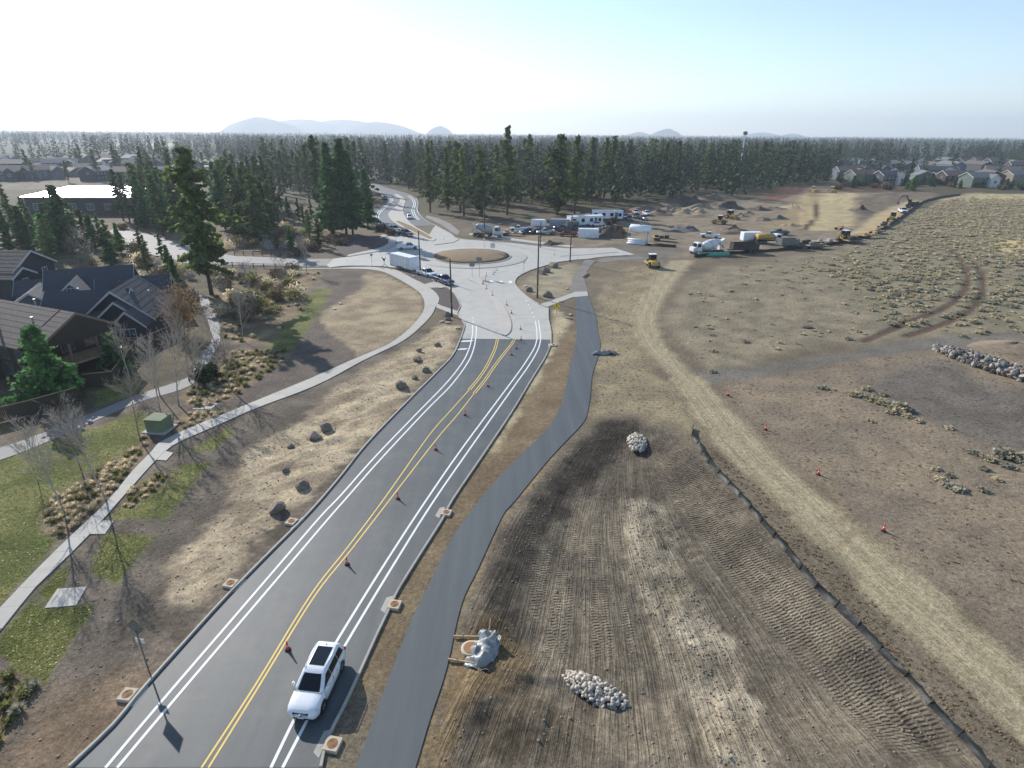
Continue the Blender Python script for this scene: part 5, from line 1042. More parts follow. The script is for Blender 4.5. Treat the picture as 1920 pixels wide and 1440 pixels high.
# ---- bare trees
def bare_tree(seed, h, m, spread=.38, lv=4):
    rs = random.Random(seed); tr = MB(); br = MB()
    def grow(p, d, L_, r0, lev):
        n = 4; pts = [p]; rad = [r0]; q = Vector(p); dd = Vector(d)
        for k in range(n):
            dd = (dd + Vector((rs.uniform(-.1, .1), rs.uniform(-.1, .1), rs.uniform(0, .06)))).normalized(); q = q + dd * L_ / n; pts.append(tuple(q)); rad.append(r0 * (1 - .75 * (k + 1) / n))
        (tr if lev == 0 else br).tube(pts, rad, 6 if lev == 0 else 4 if lev == 1 else 3)
        if lev >= lv - 1: return
        kids = (22, 7, 4)[min(lev, 2)]
        for k in range(kids):
            f = rs.uniform(.28 if lev == 0 else .2, .98); i = min(int(f * n), n - 1); g = f * n - i; b_ = Vector(pts[i]).lerp(Vector(pts[i + 1]), g); a = rs.uniform(0, 6.283); up = rs.uniform(.9, 1.7)
            nd = (Vector((math.cos(a), math.sin(a), 0)) * spread * 2 + dd * up).normalized(); grow(tuple(b_), nd, L_ * rs.uniform(.3, .5) * (1.15 - .5 * f), max(r0 * (1 - .7 * f) * .5, .014), lev + 1)
    grow((0, 0, -.1), (0, 0, 1), h, h * .011, 0); return tr.mesh('trunk', m, True), br.mesh('branches', m, True)
BARE = [bare_tree(s, 8, M['twig']) for s in (1, 2, 3)] + [bare_tree(s, 7, M['twig_dark'], .5) for s in (4, 5)]
def baretree(px, py, h, k, label, group='bare aspens in the garden strip'):
    x, y, z = GZ(px, py); t = empty('bare_tree', (x, y, z), random.uniform(0, 6), label, 'tree', group); s = h / (8 if k < 3 else 7); t.scale = (s, s, s); link(bpy.data.objects.new('trunk', BARE[k][0]), t); link(bpy.data.objects.new('branches', BARE[k][1]), t)
for i, (px, py, h, l) in enumerate([(122,962,7.6,'bare aspen in the straw grass bed, nearest the camera'),(200,938,8.0,'bare aspen right beside the sidewalk above the first'),(72,905,4.2,'small bare tree on the big lawn'),(152,880,6.5,'bare tree in the middle of the big lawn'),(263,826,7.0,'bare aspen beside the green cabinet'),(303,780,8.2,'bare aspen just behind the green cabinet'),(335,760,8.0,'bare aspen between cabinet and concrete pad'),(372,755,7.6,'bare aspen over the concrete pad'),
        (430,728,7.5,'bare tree right of the round evergreen shrub'),(355,716,7.2,'bare tree beside the garden path bend'),(300,742,7.0,'bare tree left of the garden path bend'),(455,640,6.5,'bare tree beside the far end of the lawn strip'),(478,585,7.5,'bare tree in the upper shrub bed, left'),(525,560,7.0,'bare tree in the upper shrub bed, middle'),(405,655,6.0,'bare tree where the garden path narrows'),(345,655,7.0,'bare tree beside the orange tree'),(575,512,7.0,'bare tree at the end of the sidewalk by the side road'),(180,505,8.0,'bare tree behind the slate roofs, left'),(150,500,8.0,'bare tree behind the slate roofs, far left'),(255,600,6.0,'bare tree in front of the slate house'),
        (245,715,6.5,'bare tree at the garden fence corner')]): baretree(px, py, h, i % 5, l)
def leaf_cloud(seed, rx, rz, z0, n, qs, m, nm='crown', flat=.6):
    rs = np.random.RandomState(seed); u = rs.normal(size=(n, 3)); u /= np.linalg.norm(u, axis=1)[:, None]; rad = rs.rand(n) ** .4; lump = 1 + .3 * np.sin(u[:, 0] * 5 + seed) * np.sin(u[:, 1] * 6) + .2 * np.sin(u[:, 2] * 7 + 2)
    C_ = u * (rad * lump)[:, None] * np.array([rx, rx, rz]) + np.array([0, 0, z0]); C_[:, 2] = np.maximum(C_[:, 2], .05); V, F = rnd_quads(C_, qs * rs.uniform(.6, 1.3, n), rs, .6); return np_mesh(nm, V, F, m)
# orange-leaved tree, green garden pine, evergreen shrubs
x, y, z = GZ(347, 628); t = empty('autumn_tree', (x, y, z), 0, 'orange leaved autumn tree beside the garden path', 'tree'); link(bpy.data.objects.new('trunk', BARE[3][0]), t); link(bpy.data.objects.new('branches', BARE[3][1]), t); link(bpy.data.objects.new('crown', leaf_cloud(3, 2.7, 3.4, 4.2, 1500, .13, M['orange_leaf'])), t)
x, y, z = GZ(98, 748); tree('garden_pine', (x, y), 8.6, conifer(41, 8.6, .03, 3.4, 'fir', 170, 'needle_blue', 9, .26), 8.6, 'bushy blue green pine in front of the brown roofed house', None, 1.0)
x, y, z = GZ(222, 700); tree('garden_pine', (x, y), 5.2, conifer(42, 5.2, .03, 1.9, 'fir', 110, 'needle_blue', 8, .20), 5.2, 'small loose pine beside the covered porch', None, 1.0)
def shrub(px, py, r, hh, m, label, seed, name='shrub', group=None, n=700):
    x, y, z = GZ(px, py); o = link(bpy.data.objects.new(name, leaf_cloud(seed, r, hh * .5, hh * .5, n, .10 * max(r, .6), M[m], 'shrub'))); o.location = (x, y, z); return tag(o, label, 'shrub', group)
shrub(389, 716, 1.5, 2.2, 'shrub_dark', 'round dark evergreen shrub beside the garden path', 4, n=1500); shrub(640, 458, 2.2, 1.6, 'shrub_brown', 'low brown shrub before the green firs', 5); shrub(733, 441, 1.8, 1.6, 'shrub_brown', 'brown brush heap beside the grey pickup', 6); shrub(715, 433, 2.0, 2.0, 'shrub_brown', 'brown brush heap at the far road bend', 7)
for i, (px, py, m, l) in enumerate([(590,470,'shrub_brown','reddish shrub beside the side road, right'),(560,478,'shrub_brown','brown shrub beside the side road, left'),(430,520,'straw','pale straw shrub under the lone ponderosa'),(460,528,'shrub_brown','brown shrub right of the lone ponderosa trunk'),(440,560,'straw','straw coloured shrub below the lone ponderosa'),(520,520,'shrub_brown','brown shrub below the side road'),(420,590,'straw','straw shrub beside the garden path, upper'),(475,560,'green_grass','olive shrub in the upper bed, left'),(540,535,'green_grass','olive shrub in the upper bed, right'),(330,600,'orange_leaf','orange shrub at the foot of the orange tree'),(260,470,'shrub_brown','brown shrub behind the slate roofs'),(230,430,'orange_leaf','rusty shrub beside the side road bend'),(270,425,'orange_leaf','rusty shrub under the thin pine')]):
    shrub(px, py, 1.7, 1.7, m, l, 20 + i)
r = np.random.RandomState(63)
SCR = [leaf_cloud(700 + k, 1.6, .9, .9, 420, .11, M[('shrub_brown', 'twig', 'straw', 'shrub_brown', 'green_grass')[k]], 'scrub') for k in range(5)]
for poly, n, lab in (([(150,480),(340,500),(390,560),(330,590),(240,520),(150,495)], 44, 'twiggy brown scrub between the slate roofs and the side road'), ([(420,470),(600,470),(640,455),(600,440),(520,430),(440,440)], 56, 'twiggy scrub between the side road and the green firs'), ([(400,515),(560,512),(590,530),(540,580),(430,620),(405,580)], 34, 'twiggy scrub in the upper shrub bed under the lone ponderosa'), ([(200,440),(330,470),(345,490),(250,475),(190,450)], 24, 'twiggy scrub on the near side of the side road bend')):
    P = GL(poly); A = np.array(P); k = 0; tr_ = 0
    while k < n and tr_ < 900:
        tr_ += 1; x, y = r.uniform(A[:, 0].min(), A[:, 0].max()), r.uniform(A[:, 1].min(), A[:, 1].max())
        if poly_sd(P, np.array([x]), np.array([y]))[0] < 0 or hardsd(np.array([x]), np.array([y]))[0] > -1.5: continue
        o = link(bpy.data.objects.new('scrub_bush', SCR[r.randint(5)])); s_ = r.uniform(.6, 1.3); o.location = (x, y, hz(x, y) - .05); o.scale = (s_, s_, s_ * r.uniform(.7, 1.5)); o.rotation_euler = (0, 0, r.uniform(0, 6)); tag(o, lab, 'bush', lab); k += 1
# ---- ornamental grass clumps and sage
def clump_mesh(seed, m, n=70, r=.45, h=.5, blade=.07):
    rs = np.random.RandomState(seed); V = []; F = []
    for i in range(n):
        a = rs.rand() * 6.283; q = rs.rand() ** .7; bx, by = .35 * r * q * math.cos(a), .35 * r * q * math.sin(a); tx, ty, tz = r * q * math.cos(a) * 1.1, r * q * math.sin(a) * 1.1, h * (1 - .45 * q * q) * rs.uniform(.7, 1.1); w = blade * rs.uniform(.6, 1.3); o = len(V); ca, sa = -math.sin(a) * w, math.cos(a) * w
        V += [(bx - ca, by - sa, 0), (bx + ca, by + sa, 0), (bx * .4 + tx * .6 + ca * .8, by * .4 + ty * .6 + sa * .8, tz * .8), (tx, ty, tz), (bx * .4 + tx * .6 - ca * .8, by * .4 + ty * .6 - sa * .8, tz * .8)]; F += [(o, o + 1, o + 2, o + 4), (o + 4, o + 2, o + 3, o + 3)]
    F = [f if f[2] != f[3] else f for f in F]; mb = MB(); mb.add(V, [list(dict.fromkeys(f)) for f in F]); return mb.mesh('grass_clump', m)
GC = [clump_mesh(1, M['straw'], 130, .45, .42, .035), clump_mesh(2, M['straw'], 120, .5, .36, .035), clump_mesh(3, M['green_grass'], 110, .45, .4, .04), clump_mesh(4, M['green_grass'], 60, .5, .42), clump_mesh(5, M['sage_grey'], 60, .5, .5)]
def scatter(poly, n, r, dmin=.55):
    A = np.array(poly); out = []; tr = 0
    while len(out) < n and tr < n * 40:
        tr += 1; x, y = r.uniform(A[:, 0].min(), A[:, 0].max()), r.uniform(A[:, 1].min(), A[:, 1].max())
        if any(abs(x - a) < dmin and abs(y - b_) < dmin for a, b_ in out): continue
        out.append((x, y))
    o = np.array(out); k = (poly_sd(poly, o[:, 0], o[:, 1]) > .15) & (hardsd(o[:, 0], o[:, 1]) < -.25); return o[k]
r = np.random.RandomState(21)
for bi, (n, kinds, s0, s1, lab) in enumerate([(230, (0, 0, 1, 1, 2), .7, 1.25, 'straw coloured ornamental grass clump in the bed along the sidewalk'), (40, (0, 1, 3), .6, 1.0, 'ornamental grass clump in the narrow strip right of the sidewalk'), (40, (0, 1), .7, 1.1, 'straw grass clump beside the pad above the cabinet'), (110, (2, 3, 4), .8, 1.3, 'dark green grass clump in the bottom left bed'), (150, (2, 3, 1), .8, 1.4, 'olive grass clump in the long bed beside the lawn strip'), (160, (0, 1, 2), .9, 1.6, 'dry grass clump in the upper shrub bed')]):
    for x, y in scatter(BEDS[bi], n, r):
        o = link(bpy.data.objects.new('grass_clump', GC[kinds[r.randint(len(kinds))]])); s = r.uniform(s0, s1); o.location = (x, y, hz(x, y) - .02); o.scale = (s, s, s * r.uniform(.8, 1.2)); o.rotation_euler = (0, 0, r.uniform(0, 6)); tag(o, lab, 'grass clump', 'ornamental grasses, bed %s' % 'abcdef'[bi])
def bush_np(seed, n, q=.16):
    rs = np.random.RandomState(seed); u = rs.normal(size=(n, 3)); u[:, 2] = np.abs(u[:, 2]) * .8; u /= np.linalg.norm(u, axis=1)[:, None]; C_ = u * (rs.uniform(.65, 1.0, n) * (1 + .25 * np.sin(u[:, 0] * 6 + seed) * np.sin(u[:, 1] * 5)))[:, None] * np.array([1, 1, .72]); C_[:, 2] += .04; return rnd_quads(C_, q * rs.uniform(.7, 1.3, n), rs, 1.8)
SB = [np_mesh('sagebrush', *bush_np(s, 190, .17), M['sage'] if s % 3 else M['sage_grey']) for s in range(5)]
def sage(x, y, s, lab, grp): o = link(bpy.data.objects.new('sagebrush', SB[random.randrange(5)])); o.location = (x, y, hz(x, y) - .03); o.scale = (s * random.uniform(.85, 1.3), s, s * random.uniform(.7, 1.0)); o.rotation_euler = (0, 0, random.uniform(0, 6)); tag(o, lab, 'bush', grp)
for px, py, s in [(1542,728,.6),(1562,731,.4),(1598,740,.8),(1612,743,.8),(1632,749,.9),(1652,756,.8),(1668,761,.8),(1686,766,1.1),(1694,768,.9),(1624,730,.6),(1654,740,.6),(1672,774,.6),(1690,776,.4),(1702,781,.6),(1722,790,.5),(1632,790,.5),(1780,803,.5),(1826,850,.6),(1854,862,.7),(1880,855,1.0),(1898,856,1.0),(1915,866,.9),(1890,876,.6),(1845,880,.5),(1780,892,.4),(1764,900,.5),(1778,912,.6),(1797,918,.6),(1842,920,.5),(1870,900,.4),(1755,880,.4)]:
    x, y, z = GZ(px, py); sage(x, y, s, 'pale round bush in the brown field right of the haul road', 'bushes in the brown field')
r = np.random.RandomState(31); A = np.array(SAGE); n = 26000; xs = r.uniform(A[:, 0].min(), A[:, 0].max(), n); yy = r.uniform(A[:, 1].min(), min(A[:, 1].max(), 420), n)
dn = sstep(-4, 6, poly_sd(SAGEDENSE, xs, yy)); keep = (poly_sd(SAGE, xs, yy) > 0) & (r.rand(n) < (.16 + .84 * dn) * (.35 + .9 * fbm(xs, yy, 16, 3, 5)))
for t_ in (_tr, _tr2): keep &= line_sd(t_, xs, yy, 4)[2] > .9
keep &= np.abs(xs / np.maximum(yy, 1)) < 1.0; xs, yy = xs[keep], yy[keep]; o_ = np.argsort(yy); xs, yy = xs[o_], yy[o_]; sz = r.uniform(.22, .60, len(xs)) * (1 + .5 * sstep(-4, 6, poly_sd(SAGEDENSE, xs, yy)))
app = sz / yy; big = set(np.argsort(-app)[:290].tolist())
for i in big:
    q = xs[i] / yy[i]; l2 = 'sagebrush bush in the sage field ' + ('close to the haul road bend' if q < .36 else 'in the bare middle part' if q < .5 else 'near the start of the two wheel tracks' if q < .62 else 'right of the two wheel tracks'); sage(xs[i], yy[i], sz[i], l2, l2)
VV = []; FF = []; o = 0; T = [bush_np(s, 34, .34) for s in range(4)]
for i in range(len(xs)):
    if i in big: continue
    V, F = T[r.randint(4)]; VV.append(V * sz[i] * np.array([1, 1, .9]) + np.array([xs[i], yy[i], hz(xs[i], yy[i]) - .02])); FF.append(F + o); o += len(V)
so = from_np('sagebrush_field', np.concatenate(VV), np.concatenate(FF), M['sage']); tag(so, 'dense grey green sagebrush covering the far field', 'sagebrush', None, 'stuff')
print('sage', len(xs), 'forest', len(p1), len(p2), len(p3))

# ---- loose clods, tufts, lawn blades and fallen leaves (too many and too small to count)
def tiny(name, pts, tpl, sz, m, label, cat, squash=(1, 1, 1)):
    VV = []; FF = []; o = 0; r = np.random.RandomState(len(pts))
    for (x, y), s in zip(pts, sz):
        V, F = tpl[r.randint(len(tpl))]; a = r.rand() * 6.28; c, q = math.cos(a), math.sin(a); VV.append(np.stack([x + (V[:, 0] * c - V[:, 1] * q) * s * squash[0], y + (V[:, 0] * q + V[:, 1] * c) * s * squash[1], V[:, 2] * s * squash[2]], 1)); FF.append(F + o); o += len(V)
    V = np.concatenate(VV); V[:, 2] += np.repeat([hz(x, y) for x, y in pts], [len(v) for v in VV]); ob = from_np(name, V, np.concatenate(FF), m); return tag(ob, label, cat, None, 'stuff')
def ico(seed):
    bm = bmesh.new(); bmesh.ops.create_icosphere(bm, subdivisions=1, radius=1); r = np.random.RandomState(seed); V = np.array([v.co[:] for v in bm.verts]) * r.uniform(.6, 1.2, (len(bm.verts), 1)); F = np.array([[v.index for v in f.verts] for f in bm.faces]); bm.free(); return V, F
def pts_in(polys, n, r, away=.3):
    out = []
    for poly, k in zip(polys, n):
        A = np.array(poly); x = r.uniform(A[:, 0].min(), A[:, 0].max(), k * 3); y = r.uniform(max(A[:, 1].min(), 12), A[:, 1].max(), k * 3); ok = (poly_sd(poly, x, y) > .1) & (hardsd(x, y) < -away); out.append(np.stack([x[ok], y[ok]], 1)[:k])
    return np.concatenate(out)
r = np.random.RandomState(71); IC = [ico(s) for s in range(5)]
cl = pts_in([PALESTRIP, GRADED, SCRAPED, MULCH2], [700, 1100, 900, 500], r)
tiny('soil_clods', cl, IC, r.uniform(.025, .11, len(cl)) ** 1.0, mat('clod_soil', srgb(128, 116, 100), .95, var=.25, scale=3), 'small clods and stones strewn over the bare dirt', 'clods', (1, 1, .7))
TF = [bush_np(50 + s, 9, .42) for s in range(4)]
FENCEV = GL([(1320,830),(1400,890),(1480,965),(1600,1090),(1830,1310),(1960,1440),(1880,1440),(1640,1205),(1480,1040),(1340,880)])
tf = pts_in([BROWNF, FENCEV, GL([(1120,600),(1130,540),(1180,500),(1250,500),(1190,590),(1190,640),(1250,720),(1300,790),(1180,770),(1112,780)]), GL([(1240,680),(1300,530),(1420,490),(1640,470),(1640,620),(1400,676)])], [2600, 700, 900, 1500], r)
tiny('dry_grass_tufts', tf, TF, r.uniform(.04, .14, len(tf)), leaf_mat('dry_tuft', srgb(122, 106, 84), srgb(158, 138, 108), 1.0, .9, .3, 0), 'small dry tufts dotted over the brown field and verge', 'tufts', (1, 1, .8))
bl = pts_in(LAWNS, [9000, 1500, 1200, 2600, 1500, 400, 300, 600], r, .05)
tiny('lawn_grass', bl, [bush_np(60 + s, 4, .5) for s in range(4)], r.uniform(.025, .06, len(bl)), leaf_mat('lawn_blade', srgb(124, 132, 64), srgb(158, 156, 92), .35, .8, .5, 0), 'short green lawn grass beside the sidewalks', 'grass')
lf = pts_in(LAWNS[:4] + BEDS[:2], [330, 30, 30, 70, 80, 20], r, .05)
tiny('fallen_leaves', lf, [(np.array([(-1, -.7, .3), (1, -.6, .45), (.8, .8, .3), (-.8, .7, .4)]), np.array([[0, 1, 2, 3]]))], r.uniform(.03, .055, len(lf)), mat('fallen_leaf', srgb(190, 178, 138), .8, var=.2), 'pale fallen leaves scattered on the lawn', 'leaves')
# ================================================================ building yard, machines, parked trucks, poles
def at_px(px, py): x, y = G(px, py); return (x, y, hz(x, y))
def facing(px, py, qx, qy): return heading((px, py), (qx, qy))
pickup('pickup_truck', at_px(766, 467), R(10), 'car_white', 'white crew cab pickup crossing the west side of the roundabout')
tr_a = heading((741, 503), (786, 515))
pickup('pickup_truck', at_px(801, 518), tr_a - R(4), 'car_white', 'white pickup hitched to the white enclosed trailer'); pickup('pickup_truck', at_px(833, 531), tr_a - R(8), 'car_navy', 'dark blue pickup parked ahead of the white pickup and trailer')
pickup('service_truck', at_px(739, 434), R(-52), 'car_white', 'rear white service truck with rack on the far road', None, 'tools', 1.12); pickup('service_truck', at_px(760, 442), R(-48), 'car_grey', 'front dark service truck with rack on the far road', None, 'tools', 1.1)
suv('parked_car', at_px(768, 410), R(-78), 'car_white', 'white car coming down the right lane of the far road', None, False); suv('parked_car', at_px(721, 374), R(-60), 'car_grey', 'small dark car far up the left lane', None, False)
def enclosed_trailer(px, py, rz, label, L_=7.6, W=2.5, Hh=2.75, name='enclosed_trailer', mt='trailer_white'):
    t = empty(name, at_px(px, py), rz, label, 'trailer'); z0 = .55
    MB().prism([(-L_ / 2, z0), (L_ / 2 - .5, z0), (L_ / 2, z0 + .1), (L_ / 2, z0 + Hh - .5), (L_ / 2 - .35, z0 + Hh - .08), (L_ / 2 - .6, z0 + Hh), (-L_ / 2 + .1, z0 + Hh), (-L_ / 2, z0 + Hh - .1)], -W / 2, W / 2).build('box_body', M[mt], t); fixnormals(children(t)[-1])
    MB().box(-L_ / 2 + .05, L_ / 2 - .55, -W / 2 + .05, W / 2 - .05, z0 + Hh + .003, z0 + Hh + .03).build('roof_skin', M['trailer_white'], t)
    for s in (-1, 1):
        MB().box(-L_ / 2, L_ / 2 - .3, s * W / 2 - .02, s * W / 2 + .02, z0 - .05, z0 + .12).build('lower_rail', M['steel'], t)
        for x in (-.6, .3): wheel(t, x, s * (W / 2 - .12), .38, .22, n=14)
        MB().box(-1.1, .8, s * (W / 2 + .10) - .1, s * (W / 2 + .10) + .1, .78, .86).build('fender', M['black'], t)
    MB().box(1.5, 2.3, -W / 2 - .025, -W / 2 - .002, z0 + .15, z0 + 2.1).build('side_door', M['trailer_white'], t); MB().box(2.2, 2.25, -W / 2 - .06, -W / 2 - .026, z0 + .9, z0 + 1.2).build('door_latch', M['black'], t)
    for x in np.arange(-L_ / 2 + .6, L_ / 2 - .6, .61): MB().box(x - .012, x + .012, -W / 2 - .014, -W / 2, z0 + .13, z0 + Hh - .1).build('panel_seam', M['steel'], t)
    mb = MB(); mb.tube([(L_ / 2 - .1, -.5, z0), (L_ / 2 + 1.3, 0, z0 - .05)], .06); mb.tube([(L_ / 2 - .1, .5, z0), (L_ / 2 + 1.3, 0, z0 - .05)], .06); mb.build('tow_bar', M['black'], t); return t
enclosed_trailer(760, 505, tr_a, 'long white enclosed cargo trailer parked beside the sidewalk', 8.4); enclosed_trailer(1010, 428, R(-6), 'small white enclosed trailer behind the two dark cars', 5.0, 2.3, 2.2)
# portable sign stand
x, y, z = at_px(721, 500); t = empty('sign_stand', (x, y, .08), R(20), 'folded portable sign on a spring stand behind the white trailer', 'sign'); mb = MB()
for a in (40, 140, 220, 320): mb.tube([(0, 0, .5), (1.0 * math.cos(R(a)), .8 * math.sin(R(a)), .02)], .03)
mb.tube([(0, 0, .4), (0, 0, 1.1)], .04); mb.build('stand', M['black'], t); mb = MB(); mb.add([(-.62, .05, 2.3), (0, -.05, 1.0), (.55, .1, 2.2), (.1, .05, 1.7)], [[0, 1, 3], [3, 1, 2]]); o = mb.build('folded_panel', M['black'], t); o.modifiers.new('th', 'SOLIDIFY').thickness = .03
# ---- poles
def pole(px, py, ty, label, r=.17, base=None):
    x, y = G(px, py); h = top_height(px, ty, y); t = empty('utility_pole', (x, y, 0), 0, label, 'pole'); MB().lathe([(r, -.5), (r * .95, 1), (r * .62, h - .1), (r * .5, h)], 12).build('shaft', M['wood'], t, True); MB().lathe([(r * .63, h - .05), (r * .66, h + .03), (r * .2, h + .06)], 12).build('cap', M['steel'], t); MB().box(-.12, .12, -r - .03, -r + .05, 2.0, 2.45).build('tag_plate', M['steel'], t)
    for z in (1.2, h * .6): MB().lathe([(r * 1.0, z), (r * 1.0, z + .12)], 12, cap=False).build('band', M['steel'], t)
    if base: MB().lathe([(r + .05, 0), (r + .05, 3.2)], 10).build('guard', M['cast'], t)
    return t
for px, py, ty, l, b_ in ((788.8,515,433,'wooden pole beside the white trailer',0),(847.3,593,485,'wooden pole at the left of the south approach',0),(1007.5,558.7,442,'tall wooden pole on the bare triangle right of the approach',0),(1068.8,490.6,401,'wooden pole at the right of the east leg',0),(1013,464,415,'thin wooden pole on the sidewalk before the dark cars',0),(908.7,450,372,'wooden pole with brown guard in front of the mixer truck',1)): pole(px, py, ty, l, .17, b_)
x, y = 175.0, 452.0; h = top_height(1390, 246, y); px_ = x; t = empty('lattice_mast', (y * (1390 - 960) / 1196.0, y, 0), 0, 'tall white mast rising above the far pines', 'mast'); MB().lathe([(.55, 0), (.35, h - 2), (.3, h)], 8).build('shaft', M['trailer_white'], t); MB().lathe([(.4, h - 2.4), (1.5, h - 2.2), (1.5, h - .4), (.4, h)], 12).build('antenna_head', M['steel'], t)
# ---- concrete mixer trucks
def mixer(px, py, rz, label, body='mixer_white', drum='mixer_white'):
    t = empty('mixer_truck', at_px(px, py), rz, label, 'truck')
    MB().box(-4.2, 3.0, -.45, .45, .75, 1.05).build('chassis', M['steel'], t)
    MB().prism([(2.0, .7), (4.3, .7), (4.45, .95), (4.35, 1.75), (3.55, 1.95), (3.35, 2.95), (3.0, 3.1), (2.05, 3.05)], -1.15, 1.15).build('cab', M[body], t); fixnormals(children(t)[-1])
    mb = MB(); mb.quad((3.61, -1.0, 1.98), (3.61, 1.0, 1.98), (3.41, .95, 2.85), (3.41, -.95, 2.85)); mb.build('windshield', M['glass'], t)
    for s in (-1, 1):
        mb = MB(); y = s * 1.165; mb.quad((2.35, y, 2.0), (3.45, y, 2.0), (3.25, y, 2.8), (2.35, y, 2.8)); mb.build('side_window', M['glass'], t); MB().box(3.3, 3.42, s * 1.5 - .12, s * 1.5 + .12, 1.95, 2.6).build('mirror', M['black'], t); MB().box(2.2, 3.0, s * .95 - .2, s * .95 + .2, .6, 1.0).build('fuel_tank', M['chrome'], t)
        for x in (3.6, .6, -1.6, -2.9, -4.0): wheel(t, x, s * 1.0, .52, .36, n=12)
        MB().box(-4.5, -.9, s * 1.0 - .25, s * 1.0 + .25, 1.08, 1.14).build('mudguard', M['black'], t)
    ax = Vector((-.96, 0, .28)).normalized(); c0 = Vector((1.6, 0, 1.75)); prof = [(0, .35), (.15, .75), (.9, 1.12), (2.2, 1.28), (3.2, 1.25), (4.6, .82), (5.3, .55), (5.4, .35)]; rings = []; u = Vector((0, 1, 0)); w = ax.cross(u)
    for d, r_ in prof: rings.append([tuple(c0 + ax * d + (u * math.cos(R(20 * k)) + w * math.sin(R(20 * k))) * r_) for k in range(18)])
    MB().loft(rings).build('drum', M[drum], t, True); mb = MB()
    pts = []
    for k in range(40): d = .4 + 4.6 * k / 39; r_ = float(np.interp(d, [p[0] for p in prof], [p[1] for p in prof])) + .02; a = k * .36; pts.append(tuple(c0 + ax * d + (u * math.cos(a) + w * math.sin(a)) * r_))
    mb.tube(pts, .05, 5); mb.build('drum_stripe', M['mixer_grey'], t)
    MB().prism([(-3.7, 1.0), (-3.3, 1.0), (-3.5, 3.3), (-4.6, 3.9), (-4.7, 3.7), (-3.8, 3.1)], -.6, .6).build('hopper', M[body], t); MB().prism([(-4.0, 2.6), (-4.9, 1.5), (-4.75, 1.4), (-3.85, 2.45)], -.3, .3).build('chute', M['mixer_grey'], t); MB().box(1.55, 1.95, -.9, .9, 1.1, 2.4).build('water_tank', M['chrome'], t)
    return t
mixer(1324, 476, R(192), 'white concrete mixer truck facing left beside the teal pipes'); mixer(915, 444, R(-9), 'grey drum concrete mixer truck by the pines north of the roundabout', 'mixer_white', 'mixer_grey')
# ---- offices, containers, tank
def office(px, py, rz, label, L_=14.0):
    t = empty('site_office', at_px(px, py), rz, label, 'trailer'); W, Hh = 3.2, 3.3
    MB().box(-L_ / 2, L_ / 2, -W / 2, W / 2, .7, Hh).build('wall', M['trailer_white'], t); MB().prism([(-W / 2 - .12, Hh + .003), (W / 2 + .12, Hh + .003), (W / 2 + .12, Hh + .10), (0, Hh + .30), (-W / 2 - .12, Hh + .10)], -L_ / 2 - .1, L_ / 2 + .1, 'x').build('roof', M['trailer_white'], t); MB().box(-L_ / 2 + .3, L_ / 2 - .3, -W / 2 + .2, W / 2 - .2, 0, .7).build('skirt', M['black'], t)
    for x in (-L_ * .38, -L_ * .12, L_ * .14, L_ * .40):
        w = MB().box(x - .5, x + .5, -W / 2 - .03, -W / 2, 1.6, 2.6).build('window', M['glass'], t); mb = MB()
        for a, b_, c, d in ((-.58, .58, 2.6, 2.68), (-.58, .58, 1.52, 1.6), (-.58, -.5, 1.6, 2.6), (.5, .58, 1.6, 2.6)): mb.box(x + a, x + b_, -W / 2 - .05, -W / 2, c, d)
        mb.build('frame', M['steel'], w)
    d = MB().box(L_ * .24, L_ * .24 + 1.0, -W / 2 - .04, -W / 2, .75, 2.85).build('door', M['car_grey'], t); mb = MB()
    for k in range(3): mb.box(L_ * .24 - .2, L_ * .24 + 1.2, -W / 2 - .4 * (k + 1), -W / 2 - .4 * k - .002, .5 - .2 * k - .1, .55 - .2 * k)
    mb.build('steps', M['lumber'], t); MB().box(-L_ / 2 - .6, -L_ / 2, -.5, .5, 1.3, 2.3).build('air_conditioner', M['steel'], t); return t
office(1096, 424, R(20), 'front white site office trailer beside the white utility car', 12); office(1138, 413, R(-5), 'rear white site office trailer right of the other office', 11)
def container(px, py, rz, label, mt, L_=6.1):
    t = empty('storage_container', at_px(px, py), rz, label, 'container'); W, Hh = 2.44, 2.6; mb = MB(); n = int(L_ / .28)
    for s in (-1, 1):
        pr = [(-L_ / 2 + .1 + (L_ - .2) * k / (2 * n), s * (W / 2 - (.05 if (k // 2) % 2 else 0))) for k in range(2 * n + 1)]; vs = [(a, b_, .15) for a, b_ in pr] + [(a, b_, Hh - .1) for a, b_ in pr]; mb.add(vs, [[i, i + 1, 2 * n + 2 + i, 2 * n + 1 + i] for i in range(2 * n)])
    mb.box(-L_ / 2 + .08, L_ / 2 - .08, -W / 2 + .06, W / 2 - .06, .15, Hh - .06); mb.build('shell', M[mt], t); mb = MB()
    for x in (-L_ / 2, L_ / 2 - .15):
        for y in (-W / 2, W / 2 - .15): mb.box(x, x + .15, y, y + .15, 0, Hh)
    for y in (-W / 2, W / 2 - .12): mb.box(-L_ / 2 + .15, L_ / 2 - .15, y, y + .12, Hh - .16, Hh - .004); mb.box(-L_ / 2 + .15, L_ / 2 - .15, y, y + .12, .02, .16)
    mb.build('corner_frame', M[mt], t)
    for y in (-.75, -.35, .35, .75): MB().cyl((L_ / 2 - .02, y, .3), (L_ / 2 - .02, y, Hh - .3), .025, n=6).build('lock_rod', M['steel'], t)
    return t
container(1103, 445, R(-4), 'white storage container in front of the site offices', 'trailer_white'); container(1048, 426, R(-12), 'grey storage container left of the site offices', 'mixer_grey')
